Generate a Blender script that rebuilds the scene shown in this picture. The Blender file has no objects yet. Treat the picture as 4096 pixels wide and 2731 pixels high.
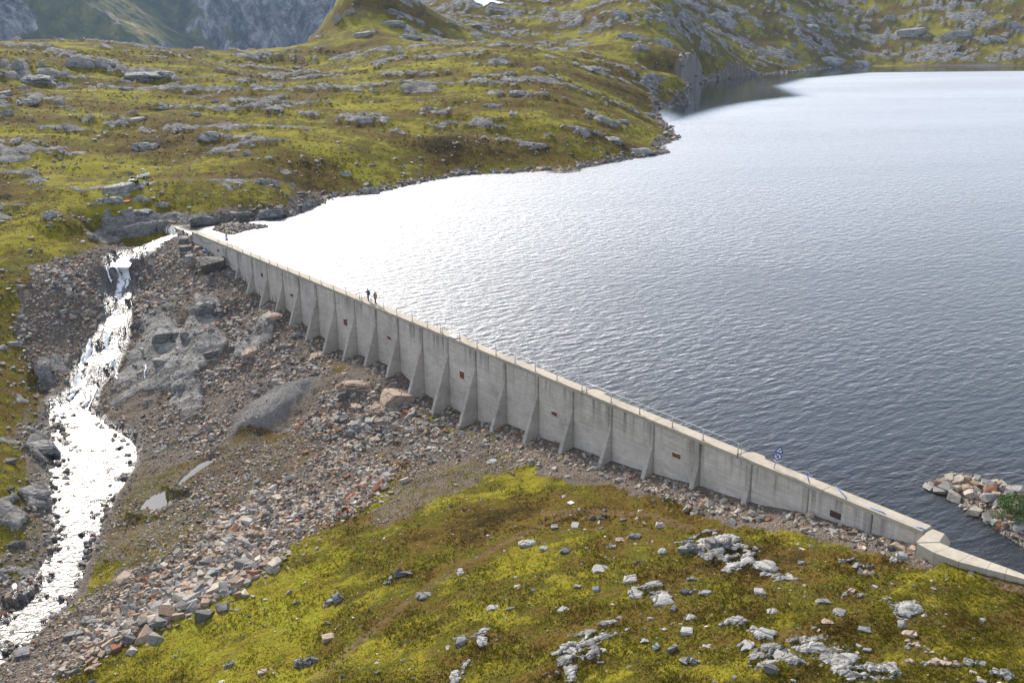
import bpy, bmesh, math, random, time
import numpy as np
from mathutils import Vector, Matrix
T0 = time.time()
SC = bpy.context.scene
COL = SC.collection
PI = math.pi
rad = math.radians

# ------------------------------------------------------------------ camera
FPX, PITCH, ROLL, CAMH = 3986.0, rad(17.55), rad(0.9), 33.0
cam_d = bpy.data.cameras.new('camera')
cam = bpy.data.objects.new('camera', cam_d)
COL.objects.link(cam)
cam_d.sensor_width = 36.0
cam_d.lens = FPX / 4096 * 36.0
cam_d.clip_start, cam_d.clip_end = 1.0, 9000.0
fw = np.array([0, math.cos(PITCH), -math.sin(PITCH)])
rt0 = np.array([1.0, 0, 0])
up0 = np.cross(rt0, fw)
rt = rt0 * math.cos(ROLL) - up0 * math.sin(ROLL)
up = np.cross(rt, fw)
M = Matrix(((rt[0], up[0], -fw[0], 0), (rt[1], up[1], -fw[1], 0), (rt[2], up[2], -fw[2], CAMH), (0, 0, 0, 1)))
cam.matrix_world = M
SC.camera = cam

# ------------------------------------------------------------------ sky, sun, exposure
SUN_AZ, SUN_EL = -27.0, 31.0            # degrees, azimuth from +Y towards +X
w = bpy.data.worlds.new('World')
SC.world = w
w.use_nodes = True
wn = w.node_tree
wn.nodes.clear()
sky = wn.nodes.new('ShaderNodeTexSky')
sky.sky_type = 'NISHITA'
sky.sun_disc = False
sky.sun_elevation = rad(SUN_EL)
sky.sun_rotation = rad(SUN_AZ)
sky.altitude = 700
sky.air_density = 1.0
sky.dust_density = 1.0
sky.ozone_density = 1.0
thin = wn.nodes.new('ShaderNodeMix')     # thin high cloud, the same all over the sky
thin.data_type = 'RGBA'
thin.inputs[0].default_value = 0.28
thin.inputs[7].default_value = (7.2, 6.7, 6.1, 1)
bg = wn.nodes.new('ShaderNodeBackground')
bg.inputs[1].default_value = 0.14
wo = wn.nodes.new('ShaderNodeOutputWorld')
wn.links.new(sky.outputs[0], thin.inputs[6])
wn.links.new(thin.outputs[2], bg.inputs[0])
wn.links.new(bg.outputs[0], wo.inputs[0])
sun_d = bpy.data.lights.new('sun', 'SUN')
sun_d.energy = 4.0
sun_d.angle = rad(5.0)
sun_d.color = (1.0, 0.93, 0.82)
sun = bpy.data.objects.new('sun', sun_d)
COL.objects.link(sun)
sv = Vector((math.sin(rad(SUN_AZ)) * math.cos(rad(SUN_EL)), math.cos(rad(SUN_AZ)) * math.cos(rad(SUN_EL)), math.sin(rad(SUN_EL))))
sun.rotation_euler = sv.to_track_quat('Z', 'Y').to_euler()
sun.location = (0, 0, 200)
SC.view_settings.view_transform = 'Standard'
SC.view_settings.look = 'None'
SC.view_settings.exposure = 0.88
SC.view_settings.gamma = 1
SC.view_settings.use_curve_mapping = False
SC.render.engine = 'CYCLES'
SC.cycles.use_denoising = True
SC.cycles.max_bounces = 6
SC.cycles.diffuse_bounces = 2
SC.cycles.glossy_bounces = 3
SC.cycles.transparent_max_bounces = 8
SC.cycles.volume_bounces = 0
SC.cycles.sample_clamp_indirect = 4
SC.cycles.sample_clamp_direct = 12

# ------------------------------------------------------------------ picture <-> place
def ray(u, v):
    return fw * FPX + rt * (u - 2048.0) - up * (v - 1365.5)
def at(u, v, z=0.0):                     # the point at height z seen at photo pixel (u, v)
    d = ray(u, v)
    return np.array([0, 0, CAMH]) + d * ((z - CAMH) / d[2])
def at_r(u, v, r):                       # the point at horizontal range r
    d = ray(u, v)
    return np.array([0, 0, CAMH]) + d * (r / math.hypot(d[0], d[1]))
def proj(x, y, z):
    q = np.stack([np.asarray(x, float), np.asarray(y, float), np.asarray(z, float) - CAMH], -1)
    wv = q @ fw
    return 2048 + FPX * (q @ rt) / wv, 1365.5 - FPX * (q @ up) / wv, wv

# ------------------------------------------------------------------ dam axis
DO = np.array([-46.137, 158.326])        # foot of joint 0
DD = np.array([0.60177, -0.79867])       # along the dam, towards the near end
DN = np.array([-0.79867, -0.60177])      # downstream
SP = 5.3994                              # joint spacing
def D(s, off, z):
    p = DO + DD * s + DN * off
    return (p[0], p[1], z)
def to_dam(x, y):
    dx, dy = x - DO[0], y - DO[1]
    return dx * DD[0] + dy * DD[1], dx * DN[0] + dy * DN[1]
TOE_N = np.array([-3.2, -2.8, -2.1, -1.1, 0, 1, 2, 3, 4, 5, 6, 7, 8, 9, 10, 11, 12, 13, 14, 15, 16, 17, 18, 19, 20, 21, 22, 23.3])
TOE_Z = np.array([-1.6, -1.9, -2.2, -2.6, -3.3, -4.5, -5.75, -6.0, -6.1, -7.1, -7.6, -8.35, -7.75, -7.25, -7.25, -8.5, -8.45, -8.55, -7.2, -6.9, -6.2, -5.75, -5.1, -4.25, -3.65, -2.5, -1.85, -0.9])

# ------------------------------------------------------------------ noise
rng = np.random.default_rng(7)
PERM = np.concatenate([rng.permutation(512)] * 3)
GA = rng.uniform(0, 2 * PI, 512)
GX, GY = np.cos(GA), np.sin(GA)
def perlin(x, y):
    xi = np.floor(x).astype(np.int64)
    yi = np.floor(y).astype(np.int64)
    xf, yf = x - xi, y - yi
    uu = xf * xf * xf * (xf * (xf * 6 - 15) + 10)
    vv = yf * yf * yf * (yf * (yf * 6 - 15) + 10)
    xi &= 511
    yi &= 511
    def g(ix, iy, fx, fy):
        h = PERM[PERM[ix & 511] + (iy & 511)]
        return GX[h] * fx + GY[h] * fy
    a = g(xi, yi, xf, yf)
    b = g(xi + 1, yi, xf - 1, yf)
    c = g(xi, yi + 1, xf, yf - 1)
    d = g(xi + 1, yi + 1, xf - 1, yf - 1)
    ab = a + uu * (b - a)
    cd = c + uu * (d - c)
    return (ab + vv * (cd - ab)) * 1.5
def fbm(x, y, octv=4, gain=0.5):
    s, a, t = 0, 1.0, 0
    for k in range(octv):
        s = s + a * perlin(x * 2 ** k + 17.3 * k, y * 2 ** k - 9.1 * k)
        t += a
        a *= gain
    return s / t
def ridged(x, y, octv=4):
    s, a, t = 0, 1.0, 0
    for k in range(octv):
        s = s + a * (1 - np.abs(perlin(x * 2 ** k + 31.7 * k, y * 2 ** k + 5.9 * k)) * 2)
        t += a
        a *= 0.5
    return s / t
def sstep(a, b, x):
    t = np.clip((x - a) / (b - a), 0, 1)
    return t * t * (3 - 2 * t)
def inpoly(x, y, P):
    P = np.asarray(P)
    r = np.zeros(x.shape, bool)
    n = len(P)
    for i in range(n):
        x1, y1 = P[i][:2]
        x2, y2 = P[(i + 1) % n][:2]
        if y1 == y2:
            continue
        c = ((y1 > y) != (y2 > y)) & (x < (x2 - x1) * (y - y1) / (y2 - y1) + x1)
        r ^= c
    return r
def segdist(x, y, P, closed=True):
    P = np.asarray(P)
    best = np.full(x.shape, 1e9)
    tt = np.zeros(x.shape)
    n = len(P)
    for i in range(n if closed else n - 1):
        ax, ay = P[i][:2]
        bx, by = P[(i + 1) % n][:2]
        ex, ey = bx - ax, by - ay
        L = ex * ex + ey * ey + 1e-9
        t = np.clip(((x - ax) * ex + (y - ay) * ey) / L, 0, 1)
        dd = (x - ax - t * ex) ** 2 + (y - ay - t * ey) ** 2
        m = dd < best
        best = np.where(m, dd, best)
        tt = np.where(m, i + t, tt)
    return np.sqrt(best), tt

# ------------------------------------------------------------------ the lake's outline (water level ZW)
ZW = -0.8
SHORE_PX = [(688, 908), (720, 906), (800, 901), (880, 894), (1000, 881), (1100, 873), (1165, 866), (1210, 848), (1290, 813), (1330, 796),
            (1300, 792), (1370, 787), (1440, 780), (1500, 773), (1560, 760), (1620, 745), (1700, 728), (1780, 714), (1860, 701), (1950, 697),
            (2050, 692), (2100, 690), (2180, 683), (2240, 692), (2290, 690), (2330, 672), (2380, 664), (2450, 650), (2540, 634), (2600, 626),
            (2660, 616), (2678, 608), (2640, 594), (2648, 580), (2685, 566), (2718, 553), (2690, 540), (2683, 509), (2638, 474), (2619, 445),
            (2700, 424), (2759, 413), (2721, 388), (2740, 356), (2822, 327), (2981, 305), (3120, 293), (3204, 286), (3300, 274), (3458, 267),
            (3745, 266), (4096, 266)]
JETTY_PX = [(4190, 1968), (4096, 1956), (4010, 1945), (3960, 1926), (3910, 1914), (3850, 1896), (3790, 1897), (3745, 1918), (3715, 1940), (3735, 1960),
            (3775, 1975), (3800, 2000), (3835, 2010), (3860, 2040), (3905, 2062), (3935, 2090), (3975, 2110), (4010, 2140), (4055, 2165), (4096, 2192), (4180, 2230)]
shore = [at(u, v, ZW)[:2] for u, v in SHORE_PX]
far_right = [np.array(p, float) for p in ((520, 690), (640, 480), (430, 250), (170, 125), (80, 92))]
jetty = [at(u, v, ZW)[:2] for u, v in JETTY_PX]
inlet = [at(4230, 2310, ZW)[:2], at(4190, 2350, ZW)[:2], at(4096, 2302, ZW)[:2], at(3757, 2170, ZW)[:2]]
damline = [np.array(D(23.0 * SP, -0.5, 0)[:2]), np.array(D(-2.8 * SP, -0.5, 0)[:2]), np.array(D(-4.6 * SP, -0.9, 0)[:2])]
LAKE = np.array(shore + far_right + jetty + inlet + damline)
ISLE_PX = [(880, 905), (905, 902), (940, 899), (990, 901), (1030, 904), (1072, 906), (1040, 915), (990, 922), (940, 935), (915, 940), (890, 932), (860, 922), (848, 912)]
ISLE = np.array([at(u, v, ZW)[:2] for u, v in ISLE_PX])

# ------------------------------------------------------------------ the stream: left edge, right edge, pixel row, height
STREAM = [(712, 742, 932, -1.7), (640, 690, 955, -2.2), (575, 640, 985, -2.7), (495, 575, 1015, -3.1), (445, 525, 1045, -3.5), (440, 508, 1072, -4.0), (462, 512, 1090, -4.9),
          (458, 520, 1125, -6.2), (430, 522, 1165, -7.0), (445, 512, 1205, -7.8), (436, 505, 1250, -8.8), (425, 500, 1300, -9.7),
          (400, 490, 1350, -10.7), (375, 480, 1400, -11.7), (345, 455, 1450, -12.6), (320, 420, 1500, -13.4), (305, 380, 1560, -14.2),
          (200, 340, 1640, -14.9), (215, 410, 1700, -15.2), (215, 500, 1760, -15.4), (215, 540, 1820, -15.5), (215, 520, 1900, -15.7), (220, 450, 2000, -15.9),
          (228, 400, 2100, -16.1), (212, 365, 2200, -16.3), (150, 330, 2300, -16.5), (40, 290, 2400, -16.7), (-20, 190, 2500, -16.9),
          (-90, 60, 2600, -17.1), (-200, -60, 2720, -17.3)]
SL = np.array([at(a, v, z) for a, b, v, z in STREAM])
SR = np.array([at(b, v, z) for a, b, v, z in STREAM])
SCEN = (SL + SR) / 2
SW = np.linalg.norm((SL - SR)[:, :2], axis=1) / 2
SZ = SCEN[:, 2]
PUDDLES = [([(560, 2035), (590, 1995), (640, 1970), (680, 1950), (688, 1985), (670, 2020), (620, 2042), (600, 2030)], -14.75),
           ([(716, 1930), (760, 1885), (800, 1852), (860, 1828), (868, 1838), (800, 1880), (750, 1915), (725, 1940)], -13.6),
           ([(160, 1568), (185, 1552), (205, 1560), (190, 1585), (168, 1592)], -14.4),
           ([(45, 2335), (62, 2330), (75, 2350), (58, 2368)], -16.2)]
PUD = [(np.array([at(u, v, z)[:2] for u, v in P]), z) for P, z in PUDDLES]

# ------------------------------------------------------------------ lie of the land: control points
CZ = []
def cz(*pts):
    for u, v, z in pts:
        CZ.append(at(u, v, z))
def cr(*pts):
    for u, v, r in pts:
        CZ.append(at_r(u, v, r))
cz((1500, 1700, -9.9), (1430, 1690, -9.7), (1150, 1580, -10.2), (1150, 1700, -11.3), (1000, 2000, -12.3), (700, 2350, -13.8), (1400, 1950, -10.2),
   (900, 1300, -8.6), (1000, 1250, -7.6), (800, 1150, -6.0), (700, 1050, -3.7), (620, 1000, -2.8), (650, 1200, -6.8), (700, 1400, -10.5),
   (800, 1600, -12.5), (600, 1700, -14.0), (600, 1500, -12.4), (500, 1900, -15.0), (640, 2010, -14.7), (800, 1860, -13.5), (450, 2200, -15.3), (350, 2400, -15.7),
   (200, 2600, -16.2), (0, 2731, -16.4))
cz((1500, 2600, -8.5), (1100, 2731, -10.5), (700, 2731, -13.3), (1200, 2300, -10.9), (1700, 2200, -8.3), (2000, 2000, -7.5), (2300, 2010, -6.2),
   (2300, 2400, -4.3), (2000, 2731, -4.5), (2600, 2200, -4.0), (2700, 2731, -1.7), (3000, 2400, -2.0), (3300, 2200, -2.1), (3500, 2250, -1.35),
   (3400, 2731, -0.2), (4000, 2500, -0.5), (4090, 2731, 0.2), (3720, 2230, -1.0), (4096, 2340, -0.6), (4250, 2400, -0.5), (3950, 2300, -0.7), (4400, 2600, 0.3))
cz((0, 1300, -7.6), (0, 1600, -12.0), (0, 1800, -13.2), (120, 1700, -14.2), (0, 2000, -13.8), (110, 2000, -15.0), (0, 2200, -15.2), (0, 1050, -2.0), (0, 1150, -4.2),
   (250, 1050, -2.8), (250, 1150, -4.8), (100, 1250, -7.0), (100, 1450, -11.2), (400, 990, -1.9))
cz((350, 955, -2.2), (450, 955, -2.6), (600, 935, -2.3), (330, 872, 1.6), (450, 848, 1.6), (560, 832, 1.8), (660, 835, 1.4), (900, 848, 1.0), (1100, 828, 1.2),
   (0, 1000, -1.0), (0, 900, 1.0), (0, 800, 3.4), (200, 950, -0.6), (250, 1000, -1.7), (100, 950, 0.1), (0, 700, 6), (0, 500, 12), (0, 350, 17), (300, 650, 6.5), (300, 400, 14.5))
cz((600, 720, 4), (600, 600, 7), (600, 450, 12), (600, 300, 18), (1200, 760, 2.2), (1200, 600, 7), (1200, 450, 11), (1200, 330, 15), (1200, 270, 17),
   (1800, 600, 4), (1800, 500, 8), (1800, 400, 12), (1800, 300, 17), (2300, 600, 2.5), (2300, 500, 7), (2300, 400, 11), (2300, 300, 15.5), (2300, 200, 21), (2640, 400, 4.5))
cr((0, 250, 390), (0, 200, 500), (300, 198, 505), (600, 195, 500), (900, 197, 500), (1180, 218, 492), (1240, 165, 560), (1300, 105, 560), (1350, 15, 560), (1420, -60, 570),
   (1800, 200, 434), (1800, 150, 540), (1800, 90, 600), (1800, 0, 680), (1500, 150, 500), (1550, 60, 540), (1600, -10, 590),
   (2300, 130, 590), (2300, 50, 640), (2300, 0, 700), (2700, 300, 464), (2700, 250, 512), (2700, 200, 565), (2700, 100, 620), (2700, 0, 680),
)
for u_, vs_, rows_ in ((3000, 304, ((260, 30), (180, 80), (90, 130), (0, 180))), (3200, 286, ((230, 34), (150, 75), (50, 125), (0, 150))), (3450, 267, ((200, 40), (100, 95), (0, 150))),
                       (3700, 266, ((200, 40), (100, 90), (0, 140))), (4096, 266, ((200, 36), (100, 85), (0, 135)))):
    r_sh = np.hypot(*at(u_, vs_, ZW)[:2])
    cr(*[(u_, v_, r_sh + d_) for v_, d_ in rows_])
for a_, r_, z_ in ((-30, 640, -30), (-24, 640, -35), (-18, 640, -38), (-14, 650, -36), (-11.5, 700, -20), (-30, 900, -95), (-20, 900, -95), (-13, 900, -90), (-9, 900, 30),
                   (-6, 800, 70), (-2, 850, 85), (5, 850, 82), (12, 950, 80), (20, 1080, 90), (28, 1100, 90), (36, 1000, 70), (36, 600, 5), (40, 300, 4),
                   (-42, 160, 8), (-45, 90, -10), (-45, 300, 20), (-42, 550, 25), (42, 60, 0), (50, 40, 1), (45, 100, 4), (-55, 50, -14), (0, 30, 0), (30, 30, 1.5), (-35, 30, -12),
                   (0, 12, 2), (90, 40, 4), (-90, 60, -8), (90, 300, 15), (-90, 300, 20), (180, 60, 6), (180, 300, 20), (135, 120, 8), (-135, 120, 5), (90, 900, 70), (-90, 900, 40), (180, 900, 50)):
    CZ.append(np.array([r_ * math.sin(rad(a_)), r_ * math.cos(rad(a_)), z_]))
for p in shore[2::2]:
    CZ.append(np.array([p[0], p[1], ZW + 0.1]))
for p in jetty[1::3]:
    CZ.append(np.array([p[0], p[1], ZW]))
for k in range(0, 28):
    CZ.append(np.array(D(TOE_N[k] * SP, 0.5, TOE_Z[k])))
    if 0 < TOE_N[k] < 21 and k % 2 == 0:
        CZ.append(np.array(D(TOE_N[k] * SP, 3.0, TOE_Z[k] - 0.55)))
for k in range(0, len(STREAM)):
    CZ.append(np.array([SCEN[k][0], SCEN[k][1], SZ[k]]))
CZ = np.array(CZ)
def warp(x, y):
    r = np.maximum(np.hypot(x, y), 5.0)
    return np.stack([np.arctan2(x, y), np.log(r)], -1)
CW = warp(CZ[:, 0], CZ[:, 1])
def kern(d2):
    return np.where(d2 > 1e-14, 0.5 * d2 * np.log(d2 + 1e-14), 0)
n_ = len(CW)
K = kern(((CW[:, None] - CW[None]) ** 2).sum(-1)) + np.eye(n_) * 4e-5
Pm = np.c_[np.ones(n_), CW]
A_ = np.block([[K, Pm], [Pm.T, np.zeros((3, 3))]])
sol = np.linalg.solve(A_, np.concatenate([CZ[:, 2], np.zeros(3)]))
def base_z(x, y):
    W = warp(x, y).astype(np.float32)
    out = np.empty(x.shape, np.float64)
    c = CW.astype(np.float32)
    wt = sol[:n_].astype(np.float32)
    for i in range(0, len(x), 20000):
        q = W[i:i + 20000]
        d2 = (q[:, 0:1] - c[None, :, 0]) ** 2 + (q[:, 1:2] - c[None, :, 1]) ** 2
        out[i:i + 20000] = (0.5 * d2 * np.log(d2 + 1e-12)) @ wt
        out[i:i + 20000] += sol[n_] + q @ sol[n_ + 1:]
    return out

# zones of the ground, in plan (filled in below, once rays can meet the land)
ZONE = {}
def terrain(x, y, full=False):
    x = np.asarray(x, float)
    y = np.asarray(y, float)
    r = np.hypot(x, y)
    z = base_z(x, y)
    ds, dn = to_dam(x, y)
    below_dam = (dn > -0.45) & (ds > -3.4 * SP) & (ds < 23.2 * SP) & (dn < 60)
    below_dam = below_dam | ((dn > 0.2) & (ds <= -3.0 * SP) & (ds > -15 * SP) & (dn < 60))
    lake_in = inpoly(x, y, LAKE)
    isle_in = inpoly(x, y, ISLE)
    ld, _ = segdist(x, y, LAKE)
    idist, _ = segdist(x, y, ISLE)
    sd = np.where(lake_in, ld, -ld)                                   # >0 in the water
    # rolling moor
    moor = sstep(150, 230, r) * np.where(lake_in, 0, sstep(0, 18, ld))
    far = sstep(240, 420, r)
    z = z + moor * (0.95 * fbm(x * 0.05 + 9, y * 0.085, 3) + 1.3 * fbm(x * 0.035, y * 0.055, 3) + far * 3.2 * fbm(x * 0.012 + 7, y * 0.02, 3))
    near_h = (1 - sstep(150, 230, r)) * np.where(lake_in, 0, 1)
    farfromwall = np.where(below_dam, sstep(0.5, 6, dn), 1)
    z = z + near_h * farfromwall * sstep(0, 4, ld) * (0.35 * fbm(x * 0.12, y * 0.12, 3))
    # rock mask
    strat = fbm(x * 0.022 + 3.1, y * 0.05 + 1.7, 5, 0.6)
    fine = fbm(x * 0.09, y * 0.16, 4, 0.6)
    rk_far = sstep(0.06, 0.22, strat * 0.75 + fine * 0.5 - 0.03 + 0.07 * sstep(500, 700, r))
    rk_hill = sstep(-0.02, 0.16, strat * 0.6 + fine * 0.7 + 0.02) * sstep(520, 640, r) * (x > -140)
    rock = np.maximum(rk_far * moor, rk_hill * sstep(0, 15, ld) * np.where(lake_in, 0, 1))
    nstr = fbm(x * 0.16 + 40, y * 0.22, 4, 0.6)
    rock = np.maximum(rock, (1 - sstep(140, 200, r)) * sstep(0.2, 0.34, nstr) * 0.9 * sstep(-34, -44, x))
    gravel = np.zeros_like(x)
    track = np.zeros_like(x)
    hue = 0.47 + 0.85 * fbm(x * 0.03 + 11, y * 0.045 - 4, 4, 0.6) + 0.3 * fbm(x * 0.35, y * 0.35, 3)
    wet = np.zeros_like(x)
    pale = np.zeros_like(x)
    for key, (P, amount, soft) in ZONE.items():
        if key.startswith('gravel'):
            jx, jy = x + 1.8 * fbm(x * 0.3, y * 0.3, 3) + 4.0 * fbm(x * 0.08 + 7, y * 0.08, 2), y + 1.8 * fbm(x * 0.3 + 50, y * 0.3, 3) + 4.0 * fbm(x * 0.08 + 90, y * 0.08, 2)
            dd, _ = segdist(jx, jy, P)
            ins = inpoly(jx, jy, P)
            gravel = np.maximum(gravel, amount * sstep(-soft, soft, np.where(ins, dd, -dd)))
        elif key.startswith('mound'):
            dd, _ = segdist(x, y, P)
            ins = inpoly(x, y, P)
            if key == 'mound_grey': pale = np.maximum(pale, sstep(0, 2.5, np.where(ins, dd, 0)))
            z = z + amount * sstep(0, soft, np.where(ins, dd, 0)) * (1 + 0.15 * fbm(x * 0.4, y * 0.4, 2))
        elif key.startswith('bedrock'):
            jx, jy = x + 1.2 * fbm(x * 0.35, y * 0.35, 3), y + 1.2 * fbm(x * 0.35 + 50, y * 0.35, 3)
            dd, _ = segdist(jx, jy, P)
            ins = inpoly(jx, jy, P)
            mm = sstep(-soft * 0.4, soft, np.where(ins, dd, -dd))
            if key.startswith('bedrock_fg'):
                mm = sstep(-0.7, 0.5, np.where(ins, dd, -dd)) * sstep(-0.12, 0.14, fbm(x * 0.55 + 0.3 * y, y * 0.9 - 0.2 * x, 4, 0.65) + 0.05)
                pale = np.maximum(pale, mm)
            if key in ('bedrock_cascade', 'bedrock_mid', 'bedrock_toe'):
                pale = np.maximum(pale, 0.45 * mm)
            rock = np.maximum(rock, mm)
            z = z + amount * mm
        elif key.startswith('bare'):
            dd, _ = segdist(x, y, P)
            ins = inpoly(x, y, P)
            mm = sstep(-soft, soft, np.where(ins, dd, -dd)) * sstep(-0.15, 0.2, fbm(x * 0.4, y * 0.4 + 20, 3))
            gravel = np.maximum(gravel, amount * mm)
            pale = np.maximum(pale, 0.8 * mm)
        elif key.startswith('track'):
            dd, _ = segdist(x, y, P, False)
            wob = 1 + 0.5 * fbm(x * 0.2, y * 0.2, 2)
            track = np.maximum(track, amount * (1 - sstep(soft * 0.6, soft * 1.3, dd * wob)))
        elif key.startswith('tint'):
            dd, _ = segdist(x, y, P)
            ins = inpoly(x, y, P)
            hue = hue + amount * sstep(-soft, soft, np.where(ins, dd, -dd))
    # stones along the water's edge
    edge = (1 - sstep(0.5, 3 + 0.003 * r, ld + 3 * fbm(x * 0.1, y * 0.1, 2))) * np.where(below_dam, 0, 1)
    gravel = np.maximum(gravel, edge * 0.85 * (r > 100))
    gravel = np.where(below_dam & (dn < 4.2) & (ds > -3.4 * SP), np.maximum(gravel, 1 - sstep(1.6, 4.2, dn + 1.0 * fbm(x * 0.3, y * 0.3, 2))), gravel)
    track = track * (1 - gravel)
    z = z + gravel * farfromwall * (r < 190) * np.where(lake_in, 0, 1) * (0.45 * fbm(x * 0.16 + 3, y * 0.16, 3) + 0.35 * (ridged(x * 0.3, y * 0.3, 3) - 0.3))
    rock = rock * np.where(r < 190, 1.0, 1 - 0.7 * gravel)
    gravel = np.where(r < 190, gravel * (1 - 0.85 * rock), gravel)
    # relief of the bedrock: steps and splits
    rel = ridged(x * 0.06 + 0.4 * y * 0.06, y * 0.16, 4)
    amp = 0.18 + 1.3 * sstep(150, 320, r)
    z = z + rock * amp * (0.55 + 0.75 * rel)
    z = z + rock * 0.35 * amp * np.floor(3 * (0.5 + fbm(x * 0.15, y * 0.3, 3))) / 3
    micro = fbm(x * 0.9, y * 0.9, 4, 0.65)
    z = z + (0.10 + 0.10 * gravel + 0.06 * rock) * micro * sstep(0.0, 1.2, np.abs(sd)) * (1 + moor * 2.2)
    # water margins
    bank = np.where(below_dam, 0, 1) * np.where(lake_in, 0, 1)
    lift = ZW + np.minimum(ld * 0.25, 0.35) + 0.12 * micro
    z = np.where((bank > 0) & (ld < 25), np.maximum(z, lift), z)
    jd, _ = segdist(x, y, np.array(jetty))
    jin = inpoly(x, y, np.array(jetty)) & ~lake_in
    z = np.where(jin, np.maximum(z, ZW + np.minimum(jd * 0.45, 0.9) + 0.2 * micro), z)
    gravel = np.where(jin, 1.0, gravel)
    deep = ZW - 0.05 - np.minimum(ld * 0.42, 7.0)
    z = np.where(lake_in, deep + 0.25 * micro * sstep(1, 4, ld), z)
    isl = ZW + np.minimum(idist * 0.2, 0.9) + 0.35 * micro
    z = np.where(isle_in, isl, z)
    z = np.where(lake_in & ~isle_in & (idist < 12), np.maximum(z, ZW - 0.05 - idist * 0.4), z)
    gravel = np.where(isle_in, 1.0, gravel)
    # stream bed
    cd, ct = segdist(x, y, SCEN, False)
    sw = np.interp(ct, np.arange(len(SW)), SW)
    sz = np.interp(ct, np.arange(len(SZ)), SZ)
    q = cd / np.maximum(sw, 0.3)
    stones = fbm(x * 0.55 + 5, y * 0.55, 3)
    casc = (ct > 2) & (ct < 17)
    slab = fbm(x * 0.30 + 2, y * 0.22 + 8, 4, 0.6)
    bed = sz - 0.28 + np.where(casc, 1.7 * np.maximum(slab + 0.26, 0), 1.0 * np.maximum(stones + 0.13, 0)) * (0.6 + q * 0.5)
    inb = 1 - sstep(0.9, 1.25, q)
    z = np.where(q < 1.25, z * (1 - inb) + bed * inb, z)
    z = np.where((q >= 1.1) & (q < 1.8), np.maximum(z, sz + 0.05 + 0.1 * micro), z)
    wet = np.maximum(wet, (1 - sstep(0.9, 1.5, q)))
    casc = (ct > 2) & (ct < 17)
    rock = np.where((q < 2.2) & casc, np.maximum(rock, (1 - sstep(1.3, 2.2, q)) * 0.9), rock)
    gravel = np.where((q < 1.5) & ~casc, 1.0, gravel)
    gravel = np.where((q < 1.2) & casc, np.minimum(gravel, 0.25), gravel)
    z = z + np.where((q < 2.6) & casc & (q > 0.2), 0.5 * ridged(x * 0.18 + y * 0.1, y * 0.4 - x * 0.1, 3) - 0.3, 0) * (1 - sstep(1.2, 2.6, q))
    wet = np.maximum(wet, np.where(casc, 1 - sstep(1.3, 2.2, q), 0))
    for P, pz in PUD:
        dd, _ = segdist(x, y, P)
        ins = inpoly(x, y, P)
        z = np.where(ins, np.minimum(z, pz - np.minimum(dd * 0.3, 0.2)), np.where(dd < 1.5, np.maximum(np.minimum(z, pz + 0.05 + dd * 0.5), pz + 0.03 + dd * 0.04), z))
    dark_edge = np.where(ld < 1.5, 1.0, 0)
    wet = np.maximum(wet, dark_edge * (1 - sstep(0.3, 1.5, ld)) * np.where(below_dam, 0, 1))
    if not full:
        return z
    return dict(z=z, rock=np.clip(rock, 0, 1), gravel=np.clip(gravel, 0, 1), track=np.clip(track, 0, 1), hue=hue, wet=np.clip(wet, 0, 1), pale=np.clip(pale, 0, 1), lake=sd, isle=isle_in, q=q)

def hits(uv, t0=28.0, t1=1110.0):
    """where the rays through photo pixels meet the land (plain base shape, marched)"""
    uv = np.asarray(uv, float)
    rr = np.exp(np.linspace(math.log(t0), math.log(t1), 420))
    out = np.zeros((len(uv), 3))
    for i in range(0, len(uv), 400):
        b = uv[i:i + 400]
        d = fw[None] * FPX + rt[None] * (b[:, 0:1] - 2048) - up[None] * (b[:, 1:2] - 1365.5)
        h = np.hypot(d[:, 0], d[:, 1])
        d = d / h[:, None]
        X = d[:, None, 0] * rr[None]
        Y = d[:, None, 1] * rr[None]
        Z = CAMH + d[:, None, 2] * rr[None]
        T = HIT_FN(X.ravel(), Y.ravel()).reshape(X.shape)
        under = Z < T
        k = np.argmax(under, 1)
        k = np.where(under.any(1), k, len(rr) - 1)
        k = np.maximum(k, 1)
        ii = np.arange(len(b))
        g0 = Z[ii, k - 1] - T[ii, k - 1]
        g1 = Z[ii, k] - T[ii, k]
        f = np.clip(g0 / (g0 - g1 + 1e-9), 0, 1)
        rh = rr[k - 1] + f * (rr[k] - rr[k - 1])
        out[i:i + 400] = np.stack([d[:, 0] * rh, d[:, 1] * rh, CAMH + d[:, 2] * rh], -1)
    return out
HIT_FN = base_z
def plan(px):
    return hits(px)[:, :2]

print('rbf', round(time.time() - T0, 1))
ZONE['gravel_upper'] = (plan([(560, 1000), (690, 940), (760, 960), (960, 1130), (1100, 1290), (1230, 1390), (1380, 1490), (1650, 1640), (1800, 1720), (1960, 1760),
    (1900, 1830), (1700, 1850), (1480, 1810), (1350, 1760), (1200, 1720), (1000, 1740), (880, 1790), (740, 1850), (620, 1860), (540, 1760), (400, 1720), (200, 1640),
    (130, 1500), (70, 1350), (60, 1270), (105, 1180), (150, 1085), (230, 1035), (340, 1005), (420, 990), (470, 980)]), 1.0, 0.8)
ZONE['gravel_band'] = (plan([(1480, 1800), (1570, 1880), (1480, 2030), (1260, 2130), (1110, 2240), (980, 2330), (800, 2420), (600, 2520), (420, 2610), (250, 2731), (150, 2860),
    (-90, 2860), (-60, 2560), (200, 2480), (380, 2350), (560, 2260), (760, 2130), (950, 2020), (1150, 1900), (1350, 1790)]), 1.0, 0.7)
ZONE['gravel_bar'] = (plan([(540, 1760), (880, 1790), (1200, 1720), (1480, 1800), (1150, 1900), (950, 2020), (560, 2260), (380, 2350), (330, 2300), (400, 2050), (520, 1880)]), 0.52, 1.2)
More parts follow.
